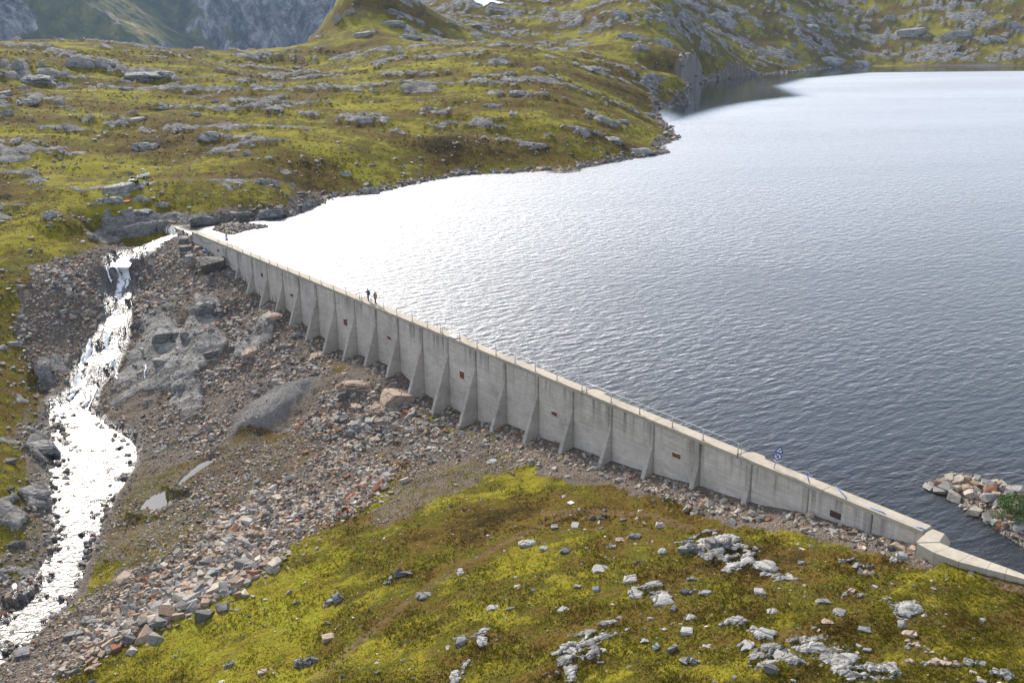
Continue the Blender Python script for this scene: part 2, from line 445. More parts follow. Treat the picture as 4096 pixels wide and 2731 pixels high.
ZONE['gravel_sand'] = (plan([(1650, 1830), (1960, 1740), (2150, 1780), (2150, 1850), (1950, 1900), (1800, 1990), (1650, 2080), (1480, 2100), (1560, 1950)]), 0.55, 1.5)
ZONE['gravel_bank'] = (plan([(150, 1640), (225, 1800), (215, 2000), (220, 2180), (150, 2290), (30, 2400), (-40, 2400), (-40, 2250), (90, 2150), (100, 1900), (60, 1700)]), 0.6, 1.0)
ZONE['gravel_toe'] = (plan([(1950, 1770), (2250, 1815), (2450, 1870), (2750, 1965), (2990, 2030), (3200, 2065), (3420, 2130), (3640, 2190), (3660, 2215), (3400, 2160), (3150, 2100), (2950, 2075), (2600, 1985), (2350, 1930), (2150, 1880), (1950, 1840)]), 0.92, 0.5)
ZONE['mound_grey'] = (plan([(1290, 1500), (1300, 1540), (1160, 1680), (1010, 1770), (880, 1770), (940, 1650), (1090, 1540)]), 1.3, 3.5)
ZONE['mound_left'] = (plan([(180, 1170), (230, 1090), (350, 1050), (450, 1040), (440, 1100), (400, 1160), (280, 1190)]), 0.5, 4.0)
ZONE['mound_spoil'] = (plan([(600, 1060), (700, 1070), (900, 1150), (1000, 1230), (940, 1300), (800, 1210), (620, 1130)]), 0.8, 4.0)
ZONE['bedrock_cascade'] = (plan([(540, 1260), (660, 1250), (720, 1330), (740, 1420), (700, 1560), (560, 1580), (440, 1560), (500, 1440), (560, 1350)]), 0.3, 1.2)
ZONE['bedrock_ridge'] = (plan([(790, 1180), (880, 1200), (900, 1290), (880, 1400), (780, 1440), (720, 1380), (740, 1260)]), 0.8, 1.0)
ZONE['bedrock_toe'] = (plan([(930, 1400), (1010, 1330), (1060, 1250), (1130, 1270), (1100, 1340), (1010, 1420), (960, 1500)]), 0.4, 0.8)
ZONE['bedrock_mid'] = (plan([(600, 1330), (700, 1290), (760, 1350), (900, 1310), (930, 1400), (850, 1460), (800, 1520), (700, 1600), (620, 1560), (590, 1440)]), 0.7, 1.0)
ZONE['bedrock_low'] = (plan([(640, 1480), (760, 1450), (830, 1560), (800, 1680), (720, 1700), (680, 1600)]), 0.4, 0.8)
ZONE['tint_mossy'] = (plan([(830, 1380), (900, 1330), (930, 1420), (880, 1520), (820, 1480)]), 0.2, 1.0)
ZONE['bedrock_cliff'] = (plan([(330, 905), (420, 850), (560, 835), (700, 850), (900, 860), (1150, 850), (1200, 845), (1150, 868), (1000, 880), (800, 900), (690, 908), (560, 950), (350, 960)]), 0.3, 0.8)
for nm, px in (('fg1', [(2700, 2180), (2850, 2120), (3000, 2190), (3100, 2260), (3190, 2330), (3120, 2340), (2990, 2270), (2900, 2300), (2800, 2230)]),
               ('fg2', [(2490, 2290), (2560, 2330), (2690, 2360), (2680, 2400), (2600, 2410), (2520, 2370)]),
               ('fg3', [(2930, 2480), (3000, 2490), (3090, 2590), (3200, 2640), (3180, 2700), (3060, 2690), (2960, 2590), (2900, 2520)]),
               ('fg4', [(3180, 2550), (3330, 2590), (3500, 2660), (3620, 2731), (3400, 2731), (3280, 2660), (3100, 2620)]),
               ('fg5', [(2280, 2560), (2420, 2480), (2500, 2540), (2430, 2600), (2300, 2731), (2180, 2731)]),
               ('fg6', [(1880, 2500), (1960, 2520), (1930, 2580), (1890, 2580)]),
               ('fg7', [(1810, 2731), (1830, 2640), (1870, 2650), (1860, 2731)]),
               ('fg8', [(3560, 2430), (3660, 2420), (3680, 2480), (3600, 2500)]),
               ('lf1', [(90, 1760), (200, 1730), (225, 1830), (160, 1850), (100, 1800)]), ('lf2', [(80, 1960), (180, 1940), (225, 2010), (160, 2050), (90, 2000)]),
               ('lf3', [(0, 2020), (60, 1980), (100, 2080), (60, 2140), (0, 2130)])):
    ZONE['bedrock_' + nm] = (plan(px), 0.16 if nm[0] == 'f' else 0.6, 0.35)
ZONE['track_far'] = (plan([(1192, 226), (1212, 248), (1205, 272), (1222, 284), (1250, 292)]), 0.95, 1.5)
ZONE['track_mid'] = (plan([(1365, 305), (1340, 320), (1290, 340), (1262, 370), (1225, 400), (1160, 432)]), 0.6, 1.3)
ZONE['track_near'] = (plan([(900, 470), (800, 520), (720, 555), (560, 600), (420, 625), (300, 650), (200, 690), (100, 720), (-30, 745)]), 0.55, 0.8)
ZONE['track_foot'] = (plan([(2300, 2050), (2150, 2110), (2000, 2180), (1850, 2260), (1640, 2400), (1560, 2460), (1430, 2570), (1300, 2680), (1200, 2760)]), 0.5, 0.5)
ZONE['track_pad'] = (plan([(2180, 2050), (2350, 2040), (2600, 2060), (2760, 2110)]), 0.5, 0.6)
ZONE['track_right'] = (plan([(3950, 2320), (4020, 2350), (4110, 2370)]), 0.7, 0.6)
ZONE['tint_moss'] = (plan([(1000, 2430), (1300, 2240), (1560, 2120), (1800, 2200), (1500, 2440), (1150, 2640), (900, 2700), (600, 2700)]), 0.16, 3.0)
ZONE['tint_lime'] = (plan([(2900, 2090), (3300, 2110), (3600, 2220), (3950, 2330), (4000, 2500), (3500, 2400), (3100, 2220)]), 0.2, 2.0)
ZONE['tint_heath'] = (plan([(1900, 2500), (2300, 2300), (2700, 2420), (2950, 2560), (2800, 2731), (1900, 2731)]), -0.04, 3.0)
ZONE['bare_one'] = (plan([(2940, 2560), (3200, 2520), (3420, 2590), (3680, 2700), (3650, 2760), (3100, 2760), (2980, 2680)]), 0.5, 1.0)
ZONE['bare_two'] = (plan([(2200, 2480), (2360, 2420), (2480, 2520), (2420, 2640), (2330, 2760), (2160, 2760)]), 0.45, 1.0)
ZONE['bare_three'] = (plan([(2450, 2280), (2620, 2300), (2760, 2400), (2900, 2480), (2760, 2490), (2560, 2420)]), 0.4, 0.8)
def ground_z(x, y):
    return float(terrain(np.array([x], float), np.array([y], float))[0])

# ------------------------------------------------------------------ material helpers
class NT:
    def __init__(self, name):
        self.m = bpy.data.materials.new(name)
        self.m.use_nodes = True
        self.t = self.m.node_tree
        self.t.nodes.clear()
        self.out = self.n('ShaderNodeOutputMaterial')
    def n(self, ty, **kw):
        nd = self.t.nodes.new(ty)
        for k, v in kw.items():
            setattr(nd, k, v)
        return nd
    def lk(self, a, b):
        self.t.links.new(a, b)
    def put(self, sock, v):
        if isinstance(v, bpy.types.NodeSocket):
            self.lk(v, sock)
        elif v is not None:
            if sock.type == 'RGBA' and len(v) == 3:
                v = (*v, 1)
            sock.default_value = v
    def pos(self, scale=(1, 1, 1), rot=0.0, obj=False):
        g = self.n('ShaderNodeTexCoord').outputs['Object'] if obj else self.n('ShaderNodeNewGeometry').outputs['Position']
        if rot:
            vr = self.n('ShaderNodeVectorRotate', rotation_type='Z_AXIS')
            vr.inputs['Angle'].default_value = rot
            self.lk(g, vr.inputs['Vector'])
            g = vr.outputs[0]
        mp = self.n('ShaderNodeMapping')
        mp.inputs['Scale'].default_value = scale
        self.lk(g, mp.inputs[0])
        return mp.outputs[0]
    def noise(self, vec, scale, detail=4, rough=0.55, dist=0.0):
        nd = self.n('ShaderNodeTexNoise')
        self.lk(vec, nd.inputs['Vector'])
        nd.inputs['Scale'].default_value = scale
        nd.inputs['Detail'].default_value = detail
        nd.inputs['Roughness'].default_value = rough
        nd.inputs['Distortion'].default_value = dist
        return nd.outputs[0]
    def voro(self, vec, scale, out='Distance', feature='F1'):
        nd = self.n('ShaderNodeTexVoronoi', feature=feature)
        self.lk(vec, nd.inputs['Vector'])
        nd.inputs['Scale'].default_value = scale
        return nd.outputs[out]
    def math(self, op, a, b=None, c=None, clamp=False):
        nd = self.n('ShaderNodeMath', operation=op, use_clamp=clamp)
        self.put(nd.inputs[0], a)
        if b is not None:
            self.put(nd.inputs[1], b)
        if c is not None:
            self.put(nd.inputs[2], c)
        return nd.outputs[0]
    def remap(self, v, a, b, c=0.0, d=1.0):
        nd = self.n('ShaderNodeMapRange')
        self.put(nd.inputs[0], v)
        for i, q in zip((1, 2, 3, 4), (a, b, c, d)):
            nd.inputs[i].default_value = q
        return nd.outputs[0]
    def ramp(self, fac, stops):
        nd = self.n('ShaderNodeValToRGB')
        cr_ = nd.color_ramp
        while len(cr_.elements) < len(stops):
            cr_.elements.new(0.5)
        for e, (p, c) in zip(cr_.elements, stops):
            e.position = p
            e.color = (*c, 1) if len(c) == 3 else c
        self.put(nd.inputs[0], fac)
        return nd.outputs[0]
    def mix(self, f, a, b, mode='MIX'):
        nd = self.n('ShaderNodeMix', data_type='RGBA', blend_type=mode)
        self.put(nd.inputs[0], f)
        self.put(nd.inputs[6], a)
        self.put(nd.inputs[7], b)
        return nd.outputs[2]
    def attr(self, name, out='Fac'):
        nd = self.n('ShaderNodeAttribute', attribute_name=name)
        return nd.outputs[out]
    def bump(self, h, dist=0.1, strength=1.0, normal=None):
        nd = self.n('ShaderNodeBump')
        nd.inputs['Strength'].default_value = strength
        nd.inputs['Distance'].default_value = dist
        self.lk(h, nd.inputs['Height'])
        if normal is not None:
            self.lk(normal, nd.inputs['Normal'])
        return nd.outputs[0]
    def bsdf(self, color, rough=0.8, metal=0.0, normal=None, spec=0.3, **kw):
        nd = self.n('ShaderNodeBsdfPrincipled')
        self.put(nd.inputs['Base Color'], color)
        self.put(nd.inputs['Roughness'], rough)
        self.put(nd.inputs['Metallic'], metal)
        self.put(nd.inputs['Specular IOR Level'], spec)
        if normal is not None:
            self.lk(normal, nd.inputs['Normal'])
        for k, v in kw.items():
            self.put(nd.inputs[k], v)
        self.lk(nd.outputs[0], self.out.inputs[0])
        return nd

def simple(name, color, rough=0.6, metal=0.0, var=0.12, scale=6.0, spec=0.3):
    t = NT(name)
    p = t.pos(obj=True)
    nz = t.noise(p, scale, 4)
    c = t.mix(t.remap(nz, 0.3, 0.7), tuple(q * (1 - var) for q in color), tuple(min(1, q * (1 + var)) for q in color))
    t.bsdf(c, rough, metal, spec=spec)
    return t.m

HUE = [(0.0, (0.032, 0.026, 0.008)), (0.18, (0.075, 0.050, 0.012)), (0.34, (0.130, 0.088, 0.019)), (0.46, (0.070, 0.070, 0.011)), (0.58, (0.140, 0.122, 0.014)), (0.72, (0.225, 0.188, 0.019)), (0.86, (0.165, 0.178, 0.018)), (1.0, (0.30, 0.255, 0.030))]
def rock_color(t, p, far=False):
    n1 = t.noise(p, 0.55, 5, 0.6)
    n2 = t.noise(p, 4.5, 5, 0.65)
    c = t.ramp(t.math('ADD', t.math('MULTIPLY', n1, 0.55), t.math('MULTIPLY', n2, 0.45)), [(0.3, (0.085, 0.083, 0.08)), (0.44, (0.20, 0.193, 0.182)), (0.56, (0.31, 0.298, 0.28)), (0.72, (0.46, 0.445, 0.42))])
    lich = t.noise(p, 1.7, 4)
    c = t.mix(t.remap(lich, 0.56, 0.72, 0, 0.55), c, (0.30, 0.22, 0.15))
    return c, n2

def make_ground_mat():
    t = NT('moor ground')
    p = t.pos()
    a_rock, a_gr, a_tr, a_hue, a_wet = (t.attr(k) for k in ('rock', 'gravel', 'track', 'hue', 'wet'))
    nA = t.noise(p, 0.9, 5, 0.65)
    nB = t.noise(p, 5.0, 5, 0.7)
    nC = t.noise(p, 0.22, 5, 0.65)
    nE = t.noise(t.pos((0.7, 1.5, 1)), 0.55, 5, 0.7)
    h = t.math('ADD', a_hue, t.math('MULTIPLY', t.math('SUBTRACT', nA, 0.5), 0.55))
    h = t.math('ADD', h, t.math('MULTIPLY', t.math('SUBTRACT', nB, 0.5), 0.75))
    h = t.math('ADD', h, t.math('MULTIPLY', t.math('SUBTRACT', nC, 0.5), 0.7))
    h = t.math('ADD', h, t.math('MULTIPLY', t.math('SUBTRACT', nE, 0.5), 0.75))
    grass = t.ramp(h, HUE)
    red = t.noise(p, 0.45, 4, 0.6)
    grass = t.mix(t.remap(red, 0.57, 0.72, 0, 0.6), grass, (0.115, 0.060, 0.020))
    speck = t.voro(t.pos(), 1.6, 'Distance')
    speckc = t.math('LESS_THAN', speck, 0.10)
    grass = t.mix(t.math('MULTIPLY', speckc, 0.7), grass, (0.38, 0.36, 0.32))
    rc, rn = rock_color(t, p)
    a_pale = t.attr('pale')
    rc = t.mix(t.math('MULTIPLY', a_pale, t.remap(nA, 0.35, 0.6, 0.2, 0.85)), rc, (0.50, 0.49, 0.465))
    nD = t.noise(t.pos((1, 1.5, 1)), 0.3, 5, 0.7)
    rc = t.mix(t.remap(nD, 0.42, 0.6, 0.75, 0.0), rc, (0.075, 0.073, 0.072))
    crack = t.voro(t.pos((1, 1.6, 1)), 0.9, 'Distance', 'DISTANCE_TO_EDGE')
    gv = t.voro(p, 6.5, 'Color')
    gsep = t.n('ShaderNodeSeparateColor')
    t.lk(gv, gsep.inputs[0])
    gcol = t.ramp(gsep.outputs[0], [(0.0, (0.10, 0.095, 0.09)), (0.3, (0.22, 0.20, 0.18)), (0.5, (0.27, 0.215, 0.165)), (0.7, (0.33, 0.31, 0.285)), (0.9, (0.25, 0.155, 0.10)), (1.0, (0.42, 0.37, 0.30))])
    soil_shade = t.ramp(nB, [(0.3, (0.055, 0.043, 0.031)), (0.7, (0.155, 0.122, 0.09))])
    gcol = t.mix(t.remap(t.voro(p, 6.5), 0.1, 0.5, 0.15, 0.8), gcol, soil_shade)  # dark soil, also painting the shadows between the gravel stones
    gcol = t.mix(t.math('MULTIPLY', a_pale, 0.8), gcol, t.ramp(t.voro(p, 6.5), [(0.1, (0.40, 0.395, 0.39)), (0.5, (0.17, 0.168, 0.165))]))
    trc = t.ramp(nB, [(0.3, (0.075, 0.047, 0.028)), (0.7, (0.19, 0.13, 0.082))])
    f_r = t.remap(t.math('ADD', a_rock, t.math('ADD', t.math('MULTIPLY', t.math('SUBTRACT', nA, 0.5), 1.0), t.math('MULTIPLY', t.math('SUBTRACT', nD, 0.5), 1.5))), 0.44, 0.58)
    f_g = t.remap(t.math('ADD', a_gr, t.math('MULTIPLY', t.math('SUBTRACT', t.math('ADD', t.math('MULTIPLY', nA, 0.5), t.math('MULTIPLY', nB, 0.5)), 0.5), 1.7)), 0.40, 0.62)
    f_t = t.remap(t.math('ADD', a_tr, t.math('MULTIPLY', t.math('SUBTRACT', nB, 0.5), 0.9)), 0.3, 0.7)
    c = t.mix(f_t, grass, trc)
    c = t.mix(f_g, c, gcol)
    c = t.mix(f_r, c, rc)
    dark = t.mix(1.0, c, (0.42, 0.40, 0.38), 'MULTIPLY')
    c = t.mix(t.math('MULTIPLY', a_wet, 0.85), c, dark)
    fine = t.noise(p, 14.0, 3, 0.7)
    hgt = t.math('ADD', t.math('MULTIPLY', nB, 0.7), t.math('MULTIPLY', fine, 0.35))
    hgt = t.math('ADD', hgt, t.math('MULTIPLY', nA, 1.6))
    hgt = t.math('ADD', hgt, t.math('MULTIPLY', nE, 4.0))
    gb = t.math('MULTIPLY', t.math('MULTIPLY', t.voro(p, 6.5), -1.2), f_g)
    rb = t.math('MULTIPLY', t.math('ADD', t.remap(crack, 0, 0.12, -1.5, 0), t.math('MULTIPLY', nD, 9.0)), f_r)
    hgt = t.math('ADD', hgt, t.math('ADD', gb, rb))
    nrm = t.bump(hgt, 0.09, 0.9)
    rough = t.remap(a_wet, 0.3, 1, 0.95, 0.28)
    t.bsdf(c, rough, 0, nrm, spec=t.remap(a_wet, 0.2, 1, 0.03, 0.6))
    return t.m
MAT_GROUND = make_ground_mat()

def make_stone_mat(name, attr='col'):
    t = NT(name)
    p = t.pos()
    base = t.attr(attr, 'Color') if attr else None
    n1 = t.noise(p, 5.0, 4, 0.65)
    if attr is None:
        oi = t.n('ShaderNodeObjectInfo')
        base = oi.outputs['Color'] if True else t.ramp(oi.outputs['Random'], [(0.0, (0.13, 0.125, 0.12)), (0.2, (0.24, 0.23, 0.22)), (0.4, (0.34, 0.32, 0.295)), (0.6, (0.38, 0.30, 0.225)), (0.8, (0.30, 0.28, 0.265)), (0.93, (0.29, 0.17, 0.105)), (1.0, (0.44, 0.40, 0.35))])
    c = t.mix(t.remap(n1, 0.3, 0.7, 0, 1), t.mix(1.0, base, (0.62, 0.61, 0.6), 'MULTIPLY'), t.mix(1.0, base, (1.22, 1.2, 1.18), 'MULTIPLY'))
    n3 = t.noise(p, 22.0, 3, 0.6)
    nrm = t.bump(t.math('ADD', n1, t.math('MULTIPLY', n3, 0.4)), 0.08, 0.6)
    t.bsdf(c, 0.85, 0, nrm, spec=0.25)
    return t.m
MAT_STONES = make_stone_mat('loose stones', 'col')
MAT_BOULDER = make_stone_mat('boulder stone', None)
def tone_rock(name, lo, hi, warm):
    t = NT(name)
    p = t.pos()
    n1 = t.noise(p, 0.9, 5, 0.6)
    n2 = t.noise(p, 6.0, 5, 0.65)
    c = t.ramp(t.math('ADD', t.math('MULTIPLY', n1, 0.5), t.math('MULTIPLY', n2, 0.5)), [(0.32, lo), (0.55, tuple((a + b) / 2 for a, b in zip(lo, hi))), (0.7, hi)])
    c = t.mix(t.remap(t.noise(p, 0.7, 3), 0.5, 0.7, 0, 0.6), c, warm)
    cr1 = t.voro(t.pos((1, 1, 1.8)), 0.75, 'Distance', 'DISTANCE_TO_EDGE')
    c = t.mix(t.remap(cr1, 0.0, 0.03, 0.55, 0), c, (0.05, 0.045, 0.04))
    nrm = t.bump(t.math('ADD', t.math('ADD', n1, t.math('MULTIPLY', n2, 0.5)), t.remap(cr1, 0, 0.06, -0.7, 0)), 0.22, 0.8)
    t.bsdf(c, 0.85, 0, nrm, spec=0.25)
    return t.m
MAT_ROCK_GREY = tone_rock('grey bedrock', (0.10, 0.10, 0.10), (0.37, 0.36, 0.345), (0.24, 0.20, 0.16))
MAT_ROCK_DARK = tone_rock('dark bedrock', (0.055, 0.053, 0.05), (0.25, 0.24, 0.23), (0.17, 0.13, 0.10))
MAT_ROCK_PINK = tone_rock('pink bedrock', (0.24, 0.18, 0.14), (0.50, 0.40, 0.31), (0.40, 0.28, 0.20))
MAT_CRAG = tone_rock('moor crag', (0.16, 0.16, 0.16), (0.47, 0.455, 0.435), (0.24, 0.21, 0.15))
MAT_ROCK_PALE = tone_rock('pale bedrock', (0.22, 0.216, 0.207), (0.50, 0.485, 0.46), (0.44, 0.40, 0.35))

def make_concrete(name, tint=(0.42, 0.40, 0.37), boards=True, top=False):
    t = NT(name)
    g = t.n('ShaderNodeNewGeometry').outputs['Position']
    # dam axes: along, up
    vr = t.n('ShaderNodeVectorRotate', rotation_type='Z_AXIS')
    vr.inputs['Angle'].default_value = -math.atan2(DD[1], DD[0])
    t.lk(g, vr.inputs['Vector'])
    v = vr.outputs[0]
    def mp(s, vec=None):
        m_ = t.n('ShaderNodeMapping')
        m_.inputs['Scale'].default_value = s
        t.lk(vec or v, m_.inputs[0])
        return m_.outputs[0]
    big = t.noise(mp((0.25, 0.25, 0.25)), 1.0, 4, 0.6)
    mid = t.noise(mp((1, 1, 1)), 1.8, 5, 0.65)
    lo = tuple(q * 0.74 for q in tint)
    hi = tuple(min(1, q * 1.22) for q in tint)
    c = t.ramp(t.math('ADD', t.math('MULTIPLY', big, 0.5), t.math('MULTIPLY', mid, 0.5)), [(0.33, lo), (0.5, tint), (0.68, hi)])
    hgt = mid
    if boards:
        bd = t.noise(mp((0.35, 0.35, 7.5)), 1.0, 2, 0.5)
        c = t.mix(t.remap(bd, 0.38, 0.66, 0, 0.34), c, tuple(q * 0.62 for q in tint))
        line = t.noise(mp((0.12, 0.12, 16)), 1.0, 1, 0.4)
        c = t.mix(t.remap(line, 0.62, 0.68, 0, 0.5), c, tuple(q * 0.4 for q in tint))
        drip = t.noise(mp((1.6, 1.6, 0.10)), 1.0, 4, 0.6)
        sz_ = t.n('ShaderNodeSeparateXYZ')
        t.lk(g, sz_.inputs[0])
        near_top = t.remap(sz_.outputs[2], -3.2, -0.4, 0, 1)
        c = t.mix(t.math('MULTIPLY', t.remap(drip, 0.47, 0.66, 0, 0.85), near_top), c, (0.16, 0.15, 0.135))
        blot = t.noise(mp((0.22, 0.22, 0.4)), 1.0, 5, 0.65)
        c = t.mix(t.remap(blot, 0.52, 0.72, 0, 0.5), c, (0.24, 0.225, 0.20))
        lime = t.noise(mp((0.9, 0.9, 0.35)), 1.0, 5, 0.7)
        c = t.mix(t.remap(lime, 0.62, 0.74, 0, 0.5), c, (0.70, 0.68, 0.65))
        form = t.noise(mp((0.9, 0.9, 0.02)), 1.0, 0)
        c = t.mix(t.remap(form, 0.495, 0.505, 0.0, 0.10), c, tuple(q * 0.75 for q in tint))
        pit = t.voro(mp((1, 1, 1)), 1.1)
        c = t.mix(t.math('MULTIPLY', t.math('LESS_THAN', pit, 0.06), 0.8), c, (0.08, 0.06, 0.05))
        hgt = t.math('ADD', mid, t.math('MULTIPLY', bd, 1.4))
    else:
        sp_ = t.noise(mp((1, 1, 1)), 9, 3, 0.7)
        c = t.mix(t.remap(sp_, 0.55, 0.7, 0, 0.45), c, tuple(q * 0.62 for q in tint))
    nrm = t.bump(hgt, 0.05, 0.7)
    t.bsdf(c, 0.88, 0, nrm, spec=0.2)
    return t.m
MAT_WALL = make_concrete('board marked concrete', (0.60, 0.55, 0.49))
MAT_BUTT = make_concrete('shade toned concrete', (0.48, 0.44, 0.39))  # toned darker than the wall to stand in for shade on the buttress sides
MAT_CREST = make_concrete('weathered crest concrete', (0.40, 0.355, 0.285), boards=False)
MAT_STEEL = simple('galvanised steel', (0.46, 0.47, 0.49), 0.5, 0.35, 0.1, 8)
MAT_DARKGAP = simple('joint filler', (0.045, 0.043, 0.04), 0.9)
MAT_BLUE = simple('blue paint', (0.055, 0.22, 0.50), 0.5, 0, 0.15)
MAT_ROPE = simple('pale rope', (0.62, 0.62, 0.60), 0.8)
MAT_SIGNBLUE = simple('sign blue', (0.012, 0.085, 0.36), 0.4, 0, 0.05)
MAT_WHITE = simple('white paint', (0.80, 0.80, 0.79), 0.5, 0, 0.04)
MAT_RED = simple('red paint', (0.42, 0.02, 0.03), 0.5)
MAT_BLACK = simple('black rubber', (0.016, 0.016, 0.017), 0.65)
MAT_DARK = simple('dark plastic', (0.03, 0.031, 0.034), 0.5)
MAT_CREAM = simple('cream paint', (0.66, 0.58, 0.40), 0.5)
MAT_HIVIS = simple('hi vis fabric', (0.50, 0.80, 0.06), 0.8, 0, 0.1)
MAT_ORANGE = simple('orange fabric', (0.80, 0.13, 0.06), 0.7, 0, 0.06)
MAT_GREY = simple('grey fabric', (0.36, 0.33, 0.34), 0.8)
MAT_SKIN = simple('skin', (0.45, 0.27, 0.19), 0.6)
MAT_HAIRRED = simple('fair hair', (0.40, 0.20, 0.07), 0.6)
MAT_HAIRDARK = simple('brown hair', (0.07, 0.035, 0.02), 0.6)
MAT_CLOTHBLACK = simple('black cloth', (0.016, 0.015, 0.018), 0.85)
MAT_TEAL = simple('teal cloth', (0.02, 0.15, 0.20), 0.85)
MAT_PACKBLUE = simple('blue pack cloth', (0.018, 0.075, 0.125), 0.8)
MAT_PACKYEL = simple('ochre pack cloth', (0.40, 0.27, 0.07), 0.8)
MAT_WOOD = simple('weathered wood', (0.33, 0.29, 0.24), 0.8, 0, 0.25)
MAT_FUR = simple('brown fur', (0.09, 0.06, 0.04), 0.9)
MAT_SNOW = simple('old snow', (0.80, 0.81, 0.83), 0.7, 0, 0.06)
def make_rust(name, tint):
    t = NT(name)
    p = t.pos()
    n1 = t.noise(p, 7, 5, 0.65)
    c = t.ramp(n1, [(0.3, tuple(q * 0.55 for q in tint)), (0.55, tint), (0.75, tuple(min(1, q * 1.5) for q in tint))])
    t.bsdf(c, 0.85, 0, t.bump(n1, 0.03, 0.6), spec=0.2)
    return t.m
MAT_RUST = make_rust('rusty steel', (0.30, 0.10, 0.035))
MAT_RUSTPLATE = make_rust('rust red plate', (0.21, 0.085, 0.055))
MAT_BROWNPLATE = make_rust('dark brown plate', (0.085, 0.058, 0.045))

# ------------------------------------------------------------------ object helpers
def tag(o, label=None, cat=None, group=None, kind=None):
    if label: o['label'] = label
    if cat: o['category'] = cat
    if group: o['group'] = group
    if kind: o['kind'] = kind
    return o
def empty(name, loc=(0, 0, 0), rz=0.0):
    o = bpy.data.objects.new(name, None)
    COL.objects.link(o)
    o.location = loc
    o.rotation_euler = (0, 0, rz)
    return o
def mesh_np(name, V, F, mat=None, flat=True, link=True):
    """V (n,3), F (m,k) numpy -> mesh"""
    me = bpy.data.meshes.new(name)
    V = np.asarray(V, np.float32)
    F = np.asarray(F, np.int32)
    k = F.shape[1]
    me.vertices.add(len(V))
    me.vertices.foreach_set('co', V.ravel())
    me.loops.add(F.size)
    me.loops.foreach_set('vertex_index', F.ravel())
    me.polygons.add(len(F))
    me.polygons.foreach_set('loop_start', np.arange(0, F.size, k, dtype=np.int32))
    me.update(calc_edges=True)
    if flat: me.shade_flat()
    else: me.shade_smooth()
    if mat: me.materials.append(mat)
    return me
def put(name, me, parent=None, loc=None):
    o = bpy.data.objects.new(name, me)
    COL.objects.link(o)
    if parent: o.parent = parent
    if loc is not None: o.location = loc
    return o
class MB:
    """collects solids into one mesh"""
    def __init__(self):
        self.v, self.f = [], []
    def poly(self, vs, fs):
        b = len(self.v)
        self.v += [tuple(map(float, q)) for q in vs]
        self.f += [tuple(i + b for i in f) for f in fs]
    def hexa(self, lo, hi):             # four bottom corners, four top corners (same order)
        self.poly(list(lo) + list(hi), [(3, 2, 1, 0), (4, 5, 6, 7), (0, 1, 5, 4), (1, 2, 6, 5), (2, 3, 7, 6), (3, 0, 4, 7)])
    def box(self, c, s, R=None):
        hx, hy, hz = (q / 2 for q in s)
        P = [Vector((a * hx, b * hy, d * hz)) for d in (-1, 1) for a, b in ((-1, -1), (1, -1), (1, 1), (-1, 1))]
        if R is not None: P = [R @ q for q in P]
        c = Vector(c)
        P = [q + c for q in P]
        self.hexa(P[:4], P[4:])
    def tube(self, pts, r, n=8, caps=True):
        pts = [Vector(p) for p in pts]
        if not hasattr(r, '__len__'): r = [r] * len(pts)
        b = len(self.v)
        for i, p in enumerate(pts):
            t = (pts[min(i + 1, len(pts) - 1)] - pts[max(i - 1, 0)]).normalized()
            a = Vector((0, 0, 1)) if abs(t.z) < 0.9 else Vector((1, 0, 0))
            x = t.cross(a).normalized()
            y = t.cross(x)
            for k in range(n):
                an = 2 * PI * k / n
                self.v.append(tuple(p + (x * math.cos(an) + y * math.sin(an)) * r[i]))
        for i in range(len(pts) - 1):
            for k in range(n):
                k2 = (k + 1) % n
                self.f.append((b + i * n + k, b + i * n + k2, b + (i + 1) * n + k2, b + (i + 1) * n + k))
        if caps:
            self.f.append(tuple(b + k for k in range(n))[::-1])
            e = b + (len(pts) - 1) * n
            self.f.append(tuple(e + k for k in range(n)))
    def prism(self, poly, dvec):        # extrude a planar polygon by a vector
        n = len(poly)
        P = [Vector(p) for p in poly]
        Q = [p + Vector(dvec) for p in P]
        self.poly(P + Q, [tuple(range(n))[::-1], tuple(range(n, 2 * n))] + [(i, (i + 1) % n, n + (i + 1) % n, n + i) for i in range(n)])
    def build(self, name, mat, parent=None, loc=None, smooth=False, bevel=0):
        me = bpy.data.meshes.new(name)
        me.from_pydata(self.v, [], self.f)
        bm = bmesh.new()
        bm.from_mesh(me)
        bmesh.ops.recalc_face_normals(bm, faces=bm.faces)
        if bevel:
            bmesh.ops.bevel(bm, geom=[e for e in bm.edges], offset=bevel, segments=1, affect='EDGES')
        bm.to_mesh(me)
        bm.free()
        if smooth: me.shade_smooth()
        me.materials.append(mat)
        return put(name, me, parent, loc)

# ------------------------------------------------------------------ the ground: one sheet round the camera, finer where the camera looks
def grid_coords():
    az = np.concatenate([np.linspace(-180, -34, 30)[:-1], np.linspace(-34, 34, 770), np.linspace(34, 180, 30)[1:-1]])
    r1 = np.linspace(0, 1, 345)
    rr = np.exp(np.interp(r1, [0, 0.12, 1], [math.log(36), math.log(46), math.log(135)]))
    r2 = np.exp(np.linspace(math.log(135), math.log(1120), 285))[1:]
    rr = np.concatenate([[2, 12, 24], rr, r2, [1400, 1900, 2800, 4200]])
    return np.radians(az), rr
print('zones', round(time.time() - T0, 1))
AZ, RR = grid_coords()
na, nr = len(AZ), len(RR)
GXX = (RR[:, None] * np.sin(AZ)[None]).ravel()
GYY = (RR[:, None] * np.cos(AZ)[None]).ravel()
G = terrain(np.where(np.hypot(GXX, GYY) > 1120, GXX * 1120 / np.hypot(GXX, GYY), GXX), np.where(np.hypot(GXX, GYY) > 1120, GYY * 1120 / np.hypot(GXX, GYY), GYY), True)
gz = G['z'].reshape(nr, na)
gz[-4:] = np.minimum(gz[-4:], 120)
I = np.arange(nr * na).reshape(nr, na)
I2 = np.roll(I, -1, axis=1)
